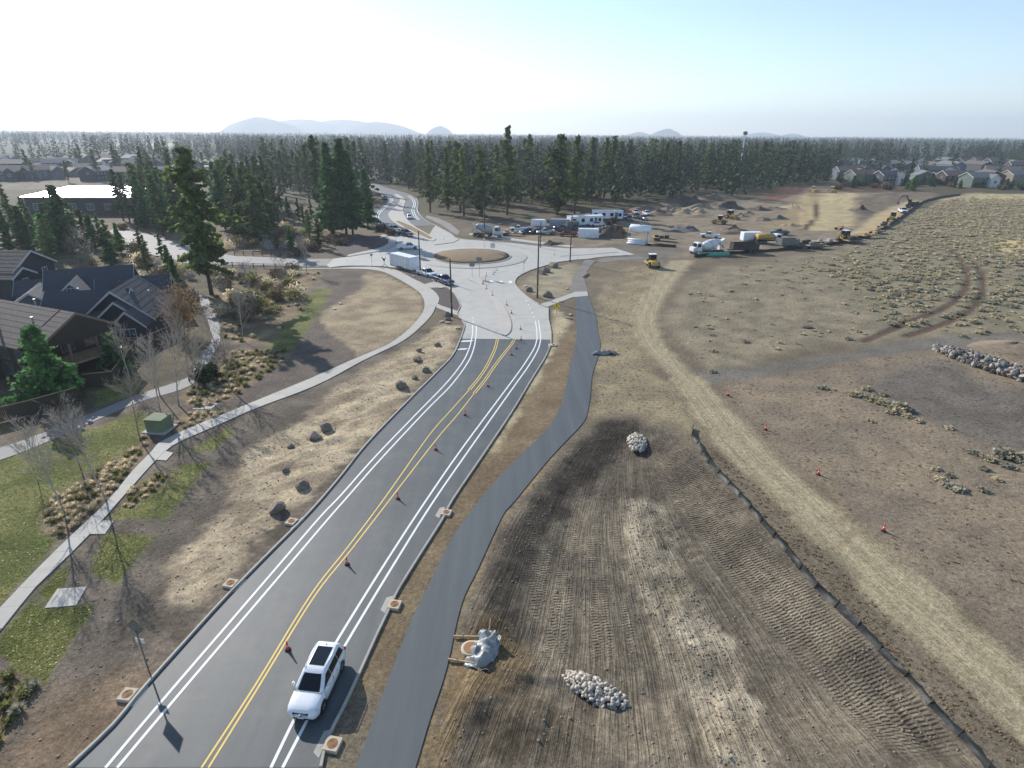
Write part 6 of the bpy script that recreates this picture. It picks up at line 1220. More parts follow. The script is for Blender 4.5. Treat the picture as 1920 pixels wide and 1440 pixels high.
x, y, z = at_px(1199, 452); t = empty('water_tank', (x, y, z), R(-28), 'big white cylindrical water tank raised on legs', 'tank'); t.scale = (.84, .84, .84); mb = MB(); prof = [(-3.9, .2), (-3.75, 1.0), (-3.4, 1.4), (3.2, 1.4), (3.6, 1.0), (3.75, .2)]; mb.loft([[(d, r_ * math.cos(R(18 * k)), 4.1 + r_ * math.sin(R(18 * k))) for k in range(20)] for d, r_ in prof]); mb.build('tank_shell', M['trailer_white'], t, True)
for a in (-2.6, 2.6):
    for s in (-1, 1): MB().box(a - .13, a + .13, s * 1.0 - .13, s * 1.0 + .13, 0, 3.2).build('leg', M['trailer_white'], t)
    MB().box(a - .2, a + .2, -1.25, 1.25, 2.7, 3.0).build('saddle', M['trailer_white'], t)
MB().tube([(-3.9, 0, 3.6), (-4.6, 0, 3.6), (-4.7, 0, 2.2)], .12).build('outlet_pipe', M['steel'], t); MB().lathe([(.35, 5.45), (.35, 5.7)], 12).build('hatch', M['steel'], t); MB().tube([(3.0, -1.2, 0), (3.0, -1.3, 4.6)], .05).build('ladder', M['steel'], t)
def pipes(px, py, rz, label, n, L_, r, mt, name='pipe_stack'):
    x, y, z = at_px(px, py); t = empty(name, (x, y, z), rz, label, 'pipes'); k = 0; row = max(2, int(math.sqrt(2 * n))); lay = 0
    while k < n and row > 0:
        for i in range(row):
            if k >= n: break
            yy_ = (i - (row - 1) / 2) * 2.05 * r; zz_ = r + lay * 1.75 * r; MB().tube([(-L_ / 2 + random.uniform(-.2, .2), yy_, zz_), (L_ / 2, yy_, zz_)], r, 8).build('pipe', M[mt], t, True); k += 1
        row -= 1; lay += 1
    return t
pipes(1194, 458, R(-30), 'stack of white pipes below the water tank', 8, 5.0, .28, 'trailer_white'); pipes(1240, 462, R(-28), 'dark pipes laid out right of the water tank', 5, 8.0, .2, 'dump_black'); pipes(1340, 479, R(5), 'teal plastic pipes in front of the white mixer', 5, 7.5, .22, 'teal'); pipes(1098, 517, R(70), 'pale form boards lying on the gravel path base', 4, 4.0, .12, 'lumber'); pipes(1490, 466, R(4), 'pale pipes lying along the far silt fence', 4, 7, .22, 'mixer_grey')
# ---- earth-moving machines
def tracks(t, L_, W, h=.9, y0=.35):
    for s in (-1, 1):
        pr = [(-L_ / 2 + .3, 0), (L_ / 2 - .3, 0), (L_ / 2, .35 * h), (L_ / 2 - .1, .8 * h), (L_ / 2 - .45, h), (-L_ / 2 + .45, h), (-L_ / 2 + .1, .8 * h), (-L_ / 2, .35 * h)]; o = MB().prism(pr, s * W / 2 - .28, s * W / 2 + .28).build('track', M['black'], t); fixnormals(o)
        for x in (-L_ / 2 + .5, 0, L_ / 2 - .5): MB().cyl((x, s * (W / 2) - .3, h * .45), (x, s * W / 2 + .3, h * .45), h * .28, n=10).build('road_wheel', M['steel'], o)
def rops(t, x0, x1, w, z0, z1, glass=True):
    mb = MB()
    for x in (x0, x1):
        for y in (-w, w): mb.box(x - .06, x + .06, y - .06, y + .06, z0, z1)
    mb.build('cab_frame', M['black'], t); MB().box(x0 - .15, x1 + .15, -w - .15, w + .15, z1, z1 + .12, 0, .03).build('cab_roof', M['trailer_white'], t); MB().box(x0 + .2, x1 - .3, -.25, .25, z0, z0 + .55).build('seat', M['black'], t)
    if glass: MB().box(x0 + .05, x1 - .05, -w + .04, w - .04, z0 + .5, z1 - .02).build('cab_glass', M['glass'], t)
def dozer(px, py, rz, label):
    t = empty('bulldozer', at_px(px, py), rz, label, 'machine'); tracks(t, 3.6, 2.2, 1.0); MB().prism([(-1.5, .7), (1.9, .7), (2.0, 1.5), (.6, 1.75), (.5, 1.3), (-.6, 1.3), (-.7, 1.7), (-1.5, 1.6)], -.75, .75).build('hull', M['yellow'], t); fixnormals(children(t)[-1]); rops(t, -.7, .5, .7, 1.3, 3.0, False)
    MB().prism([(2.5, .1), (2.65, .05), (2.55, .7), (2.75, 1.35), (2.6, 1.35), (2.38, .7)], -1.7, 1.7).build('blade', M['yellow'], t); mb = MB()
    for s in (-1, 1): mb.tube([(0, s * 1.5, .6), (2.5, s * 1.5, .5)], .12)
    mb.build('push_arm', M['yellow'], t); MB().tube([(1.4, .3, 1.5), (1.4, .3, 2.4)], .06).build('exhaust', M['black'], t)
def roller(px, py, rz, label):
    t = empty('soil_roller', at_px(px, py), rz, label, 'machine'); MB().prism([(-2.6, .7), (-.2, .7), (-.2, 1.5), (-1.0, 1.7), (-2.5, 1.6)], -.9, .9).build('engine_hood', M['yellow'], t); fixnormals(children(t)[-1]); rops(t, -.6, .6, .7, 1.3, 2.9)
    mb = MB(); mb.box(-.3, 2.9, -1.1, -.95, .6, 1.0); mb.box(-.3, 2.9, .95, 1.1, .6, 1.0); mb.box(2.75, 2.95, -.94, .94, .6, 1.0); mb.box(-.35, .75, -.9, .9, .75, 1.25); mb.build('drum_yoke', M['yellow'], t); MB().cyl((1.75, -.93, .75), (1.75, .93, .75), .75, n=24).build('drum', M['steel'], t)
    for s in (-1, 1): wheel(t, -1.5, s * 1.0, .72, .5, 'steel', 14)
def backhoe(px, py, rz, label):
    t = empty('backhoe_loader', at_px(px, py), rz, label, 'machine'); MB().prism([(-1.6, .8), (2.4, .8), (2.4, 1.6), (.8, 1.75), (.6, 1.4), (-1.6, 1.4)], -.6, .6).build('hull', M['yellow'], t); fixnormals(children(t)[-1]); rops(t, -1.0, .6, .75, 1.4, 3.1)
    for s in (-1, 1): wheel(t, -.9, s * .95, .8, .5, 'yellow', 14); wheel(t, 1.7, s * .85, .5, .35, 'yellow', 12)
    MB().prism([(2.9, .2), (3.8, .15), (3.5, .9), (2.9, .9)], -1.15, 1.15).build('front_bucket', M['steel'], t); mb = MB()
    for s in (-1, 1): mb.tube([(.9, s * .75, 1.6), (2.4, s * .75, 1.3), (3.0, s * .75, .6)], .1)
    mb.build('loader_arm', M['yellow'], t); MB().tube([(-1.6, 0, 1.2), (-2.4, 0, 3.0), (-3.6, 0, 1.8), (-3.4, 0, .9)], .16).build('backhoe_boom', M['yellow'], t); MB().box(-3.7, -3.1, -.35, .35, .3, .9).build('rear_bucket', M['steel'], t)
def excavator(px, py, rz, label, mt='yellow'):
    t = empty('excavator', at_px(px, py), rz, label, 'machine'); tracks(t, 4.2, 2.4, .95); MB().box(-2.4, 1.3, -1.3, 1.3, 1.1, 2.0, 0, .12).build('house', M[mt], t); MB().box(.1, 1.4, .35, 1.28, 2.0, 3.1, 0, .06).build('cab', M['glass'], t); MB().box(-2.6, -1.9, -1.3, 1.3, 1.2, 2.3, 0, .1).build('counterweight', M['black'], t)
    MB().tube([(1.1, -.3, 1.8), (2.6, -.3, 4.4), (4.4, -.3, 4.2)], [.25, .3, .2]).build('boom', M[mt], t); MB().tube([(4.2, -.3, 4.5), (5.4, -.3, 1.6)], [.2, .14]).build('stick', M[mt], t); MB().prism([(5.2, 1.6), (5.7, 1.4), (5.5, .6), (4.7, .5), (4.8, 1.1)], -.8, .2).build('bucket', M['steel'], t)
def grader(px, py, rz, label):
    t = empty('motor_grader', at_px(px, py), rz, label, 'machine'); MB().prism([(-4.0, .9), (-1.2, .9), (-1.2, 1.8), (-3.8, 2.0)], -.7, .7).build('engine_hood', M['yellow'], t); MB().tube([(-1.2, 0, 1.5), (.5, 0, 2.1), (4.2, 0, 1.2)], .2).build('frame_beam', M['yellow'], t); rops(t, -1.3, .1, .7, 1.4, 3.2); MB().prism([(1.2, .15), (1.3, .1), (1.55, .8), (1.4, .85)], -1.8, 1.8).build('blade', M['steel'], t)
    for s in (-1, 1):
        for x in (-3.3, -1.9, 4.1): wheel(t, x, s * 1.05, .62, .4, 'yellow', 12)
def dump_box(px, py, rz, label, mt='dump_black', L_=7.0):
    t = empty('dump_trailer', at_px(px, py), rz, label, 'trailer'); mb = MB(); W, z0, z1 = 2.5, 1.0, 2.7; mb.box(-L_ / 2, L_ / 2, -W / 2, W / 2, z0, z0 + .12); mb.box(-L_ / 2, L_ / 2, -W / 2, -W / 2 + .1, z0 + .12, z1); mb.box(-L_ / 2, L_ / 2, W / 2 - .1, W / 2, z0 + .12, z1); mb.box(-L_ / 2, -L_ / 2 + .1, -W / 2 + .1, W / 2 - .1, z0 + .12, z1 + .2); mb.build('box_body', M[mt], t); MB().box(L_ / 2 - .1, L_ / 2, -W / 2 + .1, W / 2 - .1, z0 + .12, z1).build('tailgate', M[mt], t)
    for k in range(6):
        for s in (-1, 1): MB().box(-L_ / 2 + .4 + k * (L_ - .8) / 5 - .06, -L_ / 2 + .4 + k * (L_ - .8) / 5 + .06, s * (W / 2 + .04) - .04, s * (W / 2 + .04) + .04, z0, z1 - .05).build('side_rib', M[mt], t)
    MB().box(-L_ / 2 - 1, L_ / 2, -.45, .45, .75, .98).build('chassis', M['black'], t)
    for s in (-1, 1):
        for x in (L_ / 2 - 1, L_ / 2 - 2.2): wheel(t, x, s * 1.0, .5, .34, 'steel', 12)
def water_truck(px, py, rz, label):
    t = empty('water_truck', at_px(px, py), rz, label, 'truck'); MB().box(-4, 3.4, -.45, .45, .7, 1.0).build('chassis', M['black'], t); mb = MB(); mb.loft([[(x, 1.15 * sx * math.cos(R(22.5 * k)), 1.95 + .85 * sx * math.sin(R(22.5 * k))) for k in range(16)] for x, sx in ((-4.1, .8), (-4.0, 1), (.9, 1), (1.0, .8))]); mb.build('tank_body', M['yellow'], t, True); MB().prism([(1.3, .7), (3.9, .7), (3.95, 1.5), (3.1, 1.7), (2.8, 2.7), (1.35, 2.75)], -1.1, 1.1).build('cab', M['trailer_white'], t); fixnormals(children(t)[-1]); mb = MB(); mb.quad((3.13, -.95, 1.75), (3.13, .95, 1.75), (2.86, .9, 2.6), (2.86, -.9, 2.6)); mb.build('windshield', M['glass'], t)
    for s in (-1, 1):
        mb = MB(); mb.quad((1.6, s * 1.112, 1.75), (2.9, s * 1.112, 1.75), (2.7, s * 1.112, 2.5), (1.6, s * 1.112, 2.5)); mb.build('side_window', M['glass'], t)
        for x in (3.1, -1.8, -3.1): wheel(t, x, s * 1.0, .5, .36, 'rim', 12)
    MB().box(-4.4, -4.1, -1.0, 1.0, .9, 1.3).build('spray_bar', M['steel'], t)
def flatbed(px, py, rz, label, load=None, L_=7.5, mt='steel'):
    t = empty('flatbed_trailer', at_px(px, py), rz, label, 'trailer'); W = 2.4; mb = MB()
    for k in range(9): y0 = -W / 2 + k * W / 9; MB().box(-L_ / 2, L_ / 2, y0 + .01, y0 + W / 9 - .01, .85, .93).build('deck_plank', M['lumber'], t)
    mb.box(-L_ / 2, L_ / 2, -.5, -.38, .6, .85); mb.box(-L_ / 2, L_ / 2, .38, .5, .6, .85); mb.tube([(L_ / 2, .45, .7), (L_ / 2 + 1.6, 0, .65)], .07); mb.tube([(L_ / 2, -.45, .7), (L_ / 2 + 1.6, 0, .65)], .07); mb.build('frame', M['black'], t)
    for s in (-1, 1):
        for x in (-L_ * .15, -L_ * .28): wheel(t, x, s * (W / 2 - .2), .4, .24, 'steel', 12)
    if load:
        for k in range(load): a = -L_ / 2 + .8 + (L_ - 1.6) * (k + .5) / load; MB().box(a - .55, a + .55, random.uniform(-1, -.2), random.uniform(.2, 1), .94, .94 + random.uniform(.3, 1.2), 0, .05).build('load', M[mt], t)
roller(1349, 420, R(150), 'yellow soil roller on the tan spoil bank'); backhoe(1369, 410, R(-60), 'dark tractor loader parked behind the soil roller'); dozer(1525, 360, R(-80), 'left bulldozer at the top of the cut slope'); dozer(1560, 361, R(-100), 'right bulldozer at the top of the cut slope'); dump_box(1394, 474, R(3), 'black open dump trailer beside the yellow water truck'); water_truck(1442, 456, R(8), 'yellow water truck with white cab behind the black dump trailer'); enclosed_trailer(1408, 453, R(5), 'dusty white trailer half hidden by the yellow water truck', 6.0, 2.4, 2.3)
roller(1222, 500, R(95), 'small yellow compactor beside the end of the east leg'); flatbed(1506, 463, R(-6), 'flatbed trailer with black load along the far silt fence', 5, 7, 'dump_black'); flatbed(1545, 458, R(6), 'low pale flatbed next to the scrap machine', 2, 7, 'mixer_grey'); backhoe(1584, 452, R(20), 'grey scrap machine along the far silt fence'); flatbed(1629, 446, R(20), 'flatbed with tan boards along the far silt fence', 4, 7, 'lumber'); flatbed(1655, 428, R(35), 'small dark flatbed where the silt fence bends', 3, 5, 'dump_black'); grader(1673, 414, R(50), 'yellow motor grader along the far silt fence'); pickup('pickup_truck', at_px(1692, 399), R(-110), 'car_white', 'white pickup between the grader and the excavator', None, None, 1.25); excavator(1708, 387, R(140), 'dark excavator at the far end of the machine row', 'dump_black')
flatbed(1576, 430, R(30), 'low brown drag trailer at the foot of the light ramp', 1, 5, 'lumber')
suv('parked_car', at_px(986, 438), R(200), 'car_navy', 'dark blue car parked before the small white trailer', None, False); suv('parked_car', at_px(1004, 439), R(205), 'car_black', 'black car parked right of the dark blue car', None, False); flatbed(958, 441, R(-8), 'grey flatbed trailer right of the grey mixer', 2, 7, 'mixer_grey'); pickup('pickup_truck', at_px(1064, 443), R(178), 'car_red', 'dark red pickup with black bed in the yard', None, 'tools'); pickup('pickup_truck', at_px(1120, 425), R(185), 'car_white', 'white pickup parked below the front site office'); pickup('pickup_truck', at_px(1082, 431), R(170), 'car_black', 'black pickup beside the red pickup'); pickup('pickup_truck', at_px(1056, 432), R(160), 'car_grey', 'grey pickup behind the red pickup')
for i, (px, py, c, l) in enumerate([(1168,410,'car_silver','silver pickup right of the rear site office'),(1180,414,'car_navy','blue pickup second from the rear site office'),(1194,409,'car_grey','grey pickup third from the rear site office'),(1192,401,'car_white','white pickup at the back of the row right of the offices')]): pickup('pickup_truck', at_px(px, py), R(-95), c, l)
for px, py, a, c, l in ((1022,440,200,'car_silver','silver pickup right of the black car'),(972,433,175,'car_white','white pickup behind the grey flatbed'),(1040,436,20,'car_black','black pickup left of the red pickup'),(1092,432,170,'car_grey','grey pickup between the containers and the front office'),(1206,412,-80,'car_silver','silver pickup fourth from the rear site office'),(1212,404,-85,'car_white','white pickup at the right end of the row'),(1168,401,-90,'car_black','black pickup touching the rear office end'),(1330,446,160,'car_white','white pickup behind the white mixer'),(1460,440,175,'car_grey','grey pickup behind the yellow water truck')): pickup('pickup_truck', at_px(px, py), R(a), c, l)
flatbed(1128, 436, R(8), 'loaded flatbed between the white container and the brush heap', 4, 6, 'steel'); flatbed(1240, 452, R(-25), 'flatbed with dark load right of the water tank', 3, 6, 'dump_black'); container(1072, 430, R(15), 'small grey box container behind the red pickup', 'steel', 4.0); dump_box(1476, 466, R(4), 'rusty open dump box along the far silt fence', 'steel', 5.0); flatbed(1530, 466, R(2), 'flatbed with grey junk below the silt fence bend', 4, 6, 'steel'); flatbed(1600, 456, R(15), 'flatbed with dark pallets beside the scrap machine', 4, 6, 'dump_black'); flatbed(1642, 438, R(28), 'flatbed with boards where the machine row climbs', 3, 5, 'lumber'); flatbed(1702, 394, R(50), 'flatbed behind the far white pickup', 3, 5, 'dump_black')
# ---- heaps
M['h_dark'] = mat('dark_spoil', srgb(88, 78, 66), .95, var=.3, scale=.6, bump=1.0); M['h_brown'] = mat('brown_spoil', srgb(122, 106, 88), .95, var=.25, scale=.6, bump=1.0); M['h_tan'] = mat('tan_spoil', srgb(146, 129, 105), .95, var=.25, scale=.6, bump=1.0); M['h_grey'] = mat('grey_gravel', srgb(96, 92, 90), .95, var=.25, scale=2, bump=.8); M['h_red'] = mat('red_earth', srgb(160, 104, 80), .95, var=.2, scale=.8, bump=.8)
for i, (px, py, w_, h_, m, l, a) in enumerate([(1286,386,75,34,'h_dark','large dark spoil heap at the forest edge',.7),(1262,402,70,22,'h_brown','brown spoil heap with stones in front of the large dark heap',.6),(1300,404,80,26,'h_tan','tan spoil heap right of the brown heap',.6),(1235,404,70,14,'h_brown','low brown heap left of the tan heap',.5),(1366,392,56,18,'h_dark','dark heap behind the tractor loader',.6),(1287,432,46,17,'h_grey','grey gravel cone in the middle of the yard',1.0),(1378,438,84,20,'h_brown','smooth brown heap below the soil roller',.5),(1425,394,40,12,'h_dark','small dark heap right of the tractor loader',.6),(1432,414,34,11,'h_brown','small brown heap near the light ramp',.7),(1462,412,44,9,'h_grey','grey rubble heap left of the light ramp',.6),(1404,402,30,7,'h_brown','low brown heap beside the tractor loader',.7),(1038,459,40,13,'h_dark','dark gravel heap at the corner of the yard sidewalk',.8),(1148,446,50,26,'h_dark','brush and soil heap left of the water tank',.7),(1080,412,34,8,'h_red','red earth heap left of the site offices',.6),(985,430,90,5,'h_red','long low strip of red earth behind the dark cars',.2),(1175,398,60,8,'h_red','red earth bank behind the offices',.3),(1215,396,90,12,'h_brown','long brown bank behind the parked pickups',.35),(1320,394,70,16,'h_tan','tan bank between the two dark heaps',.5),(1390,408,40,9,'h_tan','small tan heap right of the tractor loader',.6),(1450,392,60,8,'h_brown','low brown bank near the red earth slope',.4),(1340,374,90,12,'h_brown','brown bank along the forest edge',.3),(1484,424,40,9,'h_tan','tan heap at the foot of the left ramp',.6),(1330,366,60,8,'h_dark','dark bank under the forest edge',.3),(1620,398,34,14,'h_dark','dark bank right of the light ramp',1.6),(1490,392,26,12,'h_tan','tan bank left of the light ramp',2.2)]): heap(px, py, w_ * 1.25, h_ * .62, M[m], l, 60 + i, a, .85, .9)
for i, (px, py, s) in enumerate([(1140,425,1.6),(1158,436,1.8),(1150,418,1.5),(1166,440,1.3)]): shrub(px, py, s, s * 1.2, 'shrub_brown', 'dry brush on the heap left of the water tank, %s' % ('upper left', 'lower right', 'topmost', 'nearest the tank')[i], 80 + i)
# ---- cabinet
x, y, z = GZ(292, 813); t = empty('utility_cabinet', (x, y + .9, 0), R(-6), 'green metal transformer cabinet beside the sidewalk', 'cabinet'); M['cab_green'] = mat('cabinet_green', srgb(100, 112, 84), .85, var=.08, wear=srgb(126, 132, 104))
MB().box(-1.25, 1.25, -1.15, 1.15, -.05, .15).build('pad', M['concrete_lt'], t); MB().box(-.95, .95, -.85, .85, .15, 1.45, 0, .03).build('housing', M['cab_green'], t); MB().prism([(-.92, 1.453), (.92, 1.453), (.98, 1.5), (-1.0, 1.5)], -.92, .92).build('lid', M['cab_green'], t)
for a in (-.46, .46): MB().box(a - .44, a + .44, -.87, -.852, .22, 1.38).build('door', M['cab_green'], t)
MB().box(-.03, .03, -.90, -.872, .75, .95).build('handle', M['steel'], t)
# scattered paper-pale things: valve boxes and blocks
for i, (px, py, l) in enumerate([(840,606,'pale concrete block right of the pole foot boulders'),(858,616,'pale block at the left kerb before the lane lines'),(828,604,'pale block left of the pole foot boulders'),(1052,566,'pale block beside the landing'),(1069,591,'pale block left of the path top'),(1063,542,'pale valve box right of the gravel triangle'),(985,537,'pale valve box at the left of the gravel triangle'),(627,580,'pale valve box on the bare round lot'),(638,570,'pale valve box higher on the bare round lot'),(775,519,'pale valve box beside the pole and trailer'),(826,541,'pale valve box in the small dark bed')]):
    x, y, z = GZ(px, py); t = empty('valve_box', (x, y, max(z, .03)), R(17 * i), l, 'box', 'pale valve boxes'); MB().box(-.38, .38, -.25, .25, 0, .16, 0, .02).build('body', M['collar'], t); MB().box(-.3, .3, -.18, .18, .16, .175).build('lid', M['concrete_lt'], t)
# ================================================================ houses
M['roof_slate'] = mat('roof_slate', srgb(62, 65, 71), .8, var=.18, scale=1.5, bump=.5); M['roof_brown'] = mat('roof_brown', srgb(92, 82, 76), .85, var=.18, scale=1.5, bump=.5); M['roof_grey'] = mat('roof_grey', srgb(104, 106, 108), .8, var=.15, scale=1.2, bump=.4)
M['wall_slate'] = mat('wall_slate', srgb(52, 56, 62), .8, var=.1, scale=2); M['wall_brown'] = mat('wall_brown', srgb(56, 47, 41), .85, var=.12, scale=2); M['wall_tan'] = mat('wall_tan', srgb(132, 122, 104), .8, var=.1); M['wall_sage'] = mat('wall_sage', srgb(92, 102, 94), .8, var=.1); M['wall_white'] = mat('wall_white', srgb(204, 204, 198), .8, var=.05); M['wall_grey'] = mat('wall_grey', srgb(90, 98, 106), .8, var=.1); M['wall_red'] = mat('wall_red', srgb(98, 56, 48), .8, var=.1); M['trim'] = mat('white_trim', srgb(190, 190, 186), .7, var=.05); M['trim_brown'] = mat('brown_trim', srgb(120, 104, 88), .7); M['pane'] = mat('window_pane', srgb(74, 84, 94), .1, spec=.8, var=.2)
M['metal_roof'] = mat('metal_roof', srgb(178, 182, 186), .34, .9, var=.03)
def block(t, x0, x1, y0, y1, zw, rise, axis, wall, roof, trim, over=.45, hip=False, z0=0.0, course=0):
    """gabled volume: wall, roof slabs with thickness, fascia"""
    if axis == 'y':
        f = lambda a, b_, z: (b_, a, z); a0, a1, b0, b1 = y0, y1, x0, x1
    else:
        f = lambda a, b_, z: (a, b_, z); a0, a1, b0, b1 = x0, x1, y0, y1
    m = (b0 + b1) / 2; half = (b1 - b0) / 2; mb = MB(); prof = [(b0, z0), (b1, z0), (b1, zw), (m, zw + rise), (b0, zw)]
    vs = [f(a0, b_, z) for b_, z in prof] + [f(a1, b_, z) for b_, z in prof]; n = 5; mb.add(vs, [[i, (i + 1) % n, n + (i + 1) % n, n + i] for i in range(n)] + [[4, 3, 2, 1, 0], [5, 6, 7, 8, 9]]); o = mb.build('wall', M[wall], t); fixnormals(o)
    sl = rise / half; th = .16; e = over; rf = None
    for s in (-1, 1):
        be = m + s * (half + e); ze = zw - sl * e; zt = zw + rise; mb = MB()
        q = [f(a0 - e, be, ze + .03), f(a1 + e, be, ze + .03), f(a1 + e, m, zt + .03), f(a0 - e, m, zt + .03)]; p = [(v[0], v[1], v[2] + th) for v in q]; mb.add(q + p, [[0, 1, 2, 3], [4, 5, 6, 7], [0, 1, 5, 4], [1, 2, 6, 5], [2, 3, 7, 6], [3, 0, 4, 7]]); r_ = mb.build('roof', M[roof], t); fixnormals(r_)
        for k in range(course):
            g = (k + .5) / course; w_ = MB(); c0 = f(a0 - e, be + (m - be) * g, ze + (zt - ze) * g + .03 + th); c1 = f(a1 + e, be + (m - be) * g, ze + (zt - ze) * g + .03 + th); w_.tube([c0, c1], .022, 4); w_.build('shingle_course', M[roof], r_)
        for a in (a0 - e - .03, a1 + e + .03):
            w_ = MB(); w_.add([f(a, be, ze - .1), f(a, be, ze + .24), f(a, m, zt + .26), f(a, m, zt - .08)], [[0, 1, 2, 3]]); w_.add([f(a + .04, be, ze - .1), f(a + .04, be, ze + .24), f(a + .04, m, zt + .26), f(a + .04, m, zt - .08)], [[3, 2, 1, 0]]); w_.add([f(a, be, ze + .24), f(a + .04, be, ze + .24), f(a + .04, m, zt + .26), f(a, m, zt + .26)], [[0, 1, 2, 3]]); w_.build('fascia', M[trim], r_)
    return o
def window(t, x, y, z, w, h, face, trim='trim'):
    """window on a wall facing -y, +y, -x or +x"""
    ax = face[1]; s = -1 if face[0] == '-' else 1
    def bx(u0, u1, d0, d1, z0, z1): d0, d1 = sorted((s * d0, s * d1)); return (x + u0, x + u1, y + d0, y + d1, z0, z1) if ax == 'y' else (x + d0, x + d1, y + u0, y + u1, z0, z1)
    o = MB().box(*bx(-w / 2, w / 2, .003, .03, z, z + h)).build('window', M['pane'], t); mb = MB()
    for a in ((-w / 2 - .09, w / 2 + .09, .003, .06, z + h, z + h + .1), (-w / 2 - .12, w / 2 + .12, .003, .09, z - .1, z), (-w / 2 - .09, -w / 2, .003, .06, z, z + h), (w / 2, w / 2 + .09, .003, .06, z, z + h), (-.03, .03, .031, .05, z, z + h)): mb.box(*bx(*a))
    mb.build('frame', M[trim], o); return o
def vent(t, x, y, z, h=.5): MB().lathe([(.1, z - .4), (.1, z + h), (.16, z + h + .02), (.16, z + h + .1)], 8, 0, (x, y)).build('roof_vent', M['chrome'], t)
# dark gabled house, upper left
t = empty('house', (-92.5, 105.0, 0), 0, 'dark two storey gabled house at the left edge', 'house'); block(t, -8, 7, -5, 5, 6.4, 2.7, 'x', 'wall_slate', 'roof_brown', 'trim', .4, course=6); block(t, 3.5, 7.9, -6.4, -1.2, 5.6, 1.3, 'x', 'wall_slate', 'roof_brown', 'trim', .3, course=3)
for yy_, zz_ in ((2.4, 4.3), (-3.6, 3.6), (-3.6, 1.0), (2.4, 1.2)): window(t, 7.0 if yy_ > 0 else 7.9, yy_, zz_, 1.1, 1.5, '+x')
for xx_ in (-5, -1): window(t, xx_, -5.0, 3.9, 1.2, 1.4, '-y'); window(t, xx_, -5.0, 1.0, 1.2, 1.4, '-y')
vent(t, -2, 2, 8.6)
# slate houses
t = empty('house', (-60.0, 88.5, 0), R(12), 'near slate roofed house with stepped front gables', 'house'); block(t, -9.5, 1.0, -4.6, 4.6, 3.3, 3.2, 'x', 'wall_slate', 'roof_slate', 'trim', .5, course=8); block(t, -4.6, 5.0, -3.4, 6.5, 3.0, 4.0, 'y', 'wall_slate', 'roof_slate', 'trim', .5, course=7); block(t, -2.4, 4.4, -5.2, -1.0, 2.9, 2.9, 'y', 'wall_slate', 'roof_slate', 'trim', .4, course=5); block(t, .6, 4.9, -6.8, -3.0, 2.7, 2.0, 'y', 'wall_slate', 'roof_slate', 'trim', .35, course=4)
window(t, 2.7, -6.8, 1.0, 1.6, 1.2, '-y'); window(t, -1.0, -5.2, 1.0, 1.2, 1.2, '-y'); window(t, -6.5, -4.6, 1.0, 1.4, 1.2, '-y'); window(t, 5.0, 2.5, 1.2, 1.3, 1.3, '+x'); vent(t, 3.2, 2.2, 5.2); vent(t, -6, 1.0, 6.2)
t = empty('house', (-68.0, 98.0, 0), R(25), 'rear slate roofed house with small white trimmed gables', 'house'); block(t, -9, 3, 1, 9, 4.2, 2.8, 'x', 'wall_slate', 'roof_slate', 'trim', .5, course=6); block(t, -1, 9, -5, 1.5, 3.6, 2.6, 'x', 'wall_slate', 'roof_slate', 'trim', .5, course=6); block(t, -6.8, -2.6, -3.0, 4, 4.3, 1.9, 'y', 'wall_grey', 'roof_slate', 'trim', .35, course=3); block(t, -14, -8.5, 4, 9.5, 3.6, 1.7, 'x', 'wall_grey', 'roof_slate', 'trim', .3, course=3); block(t, -13.6, -7.4, -2.4, 5, 3.0, 2.0, 'y', 'wall_grey', 'roof_slate', 'trim', .35, course=4); block(t, -7.6, -1.2, -6.5, -.5, 2.9, 1.9, 'x', 'wall_slate', 'roof_slate', 'trim', .35, course=4)
window(t, -4.7, -3.0, 4.5, 1.0, .9, '-y'); window(t, -10.5, -2.4, 1.0, 1.6, 1.3, '-y'); window(t, 4, -5, 1.2, 1.4, 1.3, '-y'); window(t, 9, -2, 1.2, 1.4, 1.3, '+x'); window(t, -14, 6.7, 1.2, 1.2, 1.2, '-x'); vent(t, 1, 6, 6.0)
# brown house with porch
t = empty('house', (-61.0, 73.5, 0), R(-23), 'brown roofed house with timber gables and a covered porch at the left edge', 'house'); block(t, -12, 4.0, -5.2, 5.2, 5.0, 3.0, 'x', 'wall_brown', 'roof_brown', 'trim_brown', .6, course=8); block(t, 4.65, 7.6, -5.2, 5.2, 5.0, 3.0, 'x', 'wall_brown', 'roof_brown', 'trim_brown', .02, course=8, z0=4.7); block(t, -8.5, -1.8, -9.2, .5, 4.6, 2.5, 'y', 'wall_brown', 'roof_brown', 'trim_brown', .6, course=6)
for zz_ in (1.0, 3.2): window(t, -5.2, -9.2, zz_, 2.2, 1.4, '-y', 'trim_brown')
for xx_ in (0.5, 3.5): window(t, xx_, -5.2, 2.9, 1.3, 1.3, '-y', 'trim_brown'); window(t, xx_, -5.2, .8, 1.3, 1.4, '-y', 'trim_brown')
for yy_ in (-3, 0, 3): window(t, 4.0, yy_, 2.7, 1.5, 1.5, '+x', 'trim_brown')
MB().box(-1.0, -.06, -5.26, -5.2, .1, 2.2).build('door', M['wall_slate'], t)
for xx_ in (7.4,):
    for yy_ in (-4.9, -1.7, 1.7, 4.9): MB().box(xx_ - .12, xx_ + .12, yy_ - .12, yy_ + .12, 0, 4.75).build('porch_post', M['trim_brown'], t)
MB().box(4.05, 7.7, -5.1, 5.1, 1.9, 2.1).build('deck', M['lumber'], t)
for k in range(14): MB().box(7.55, 7.62, -4.8 + k * .72, -4.74 + k * .72, 2.1, 3.0).build('baluster', M['trim_brown'], t)
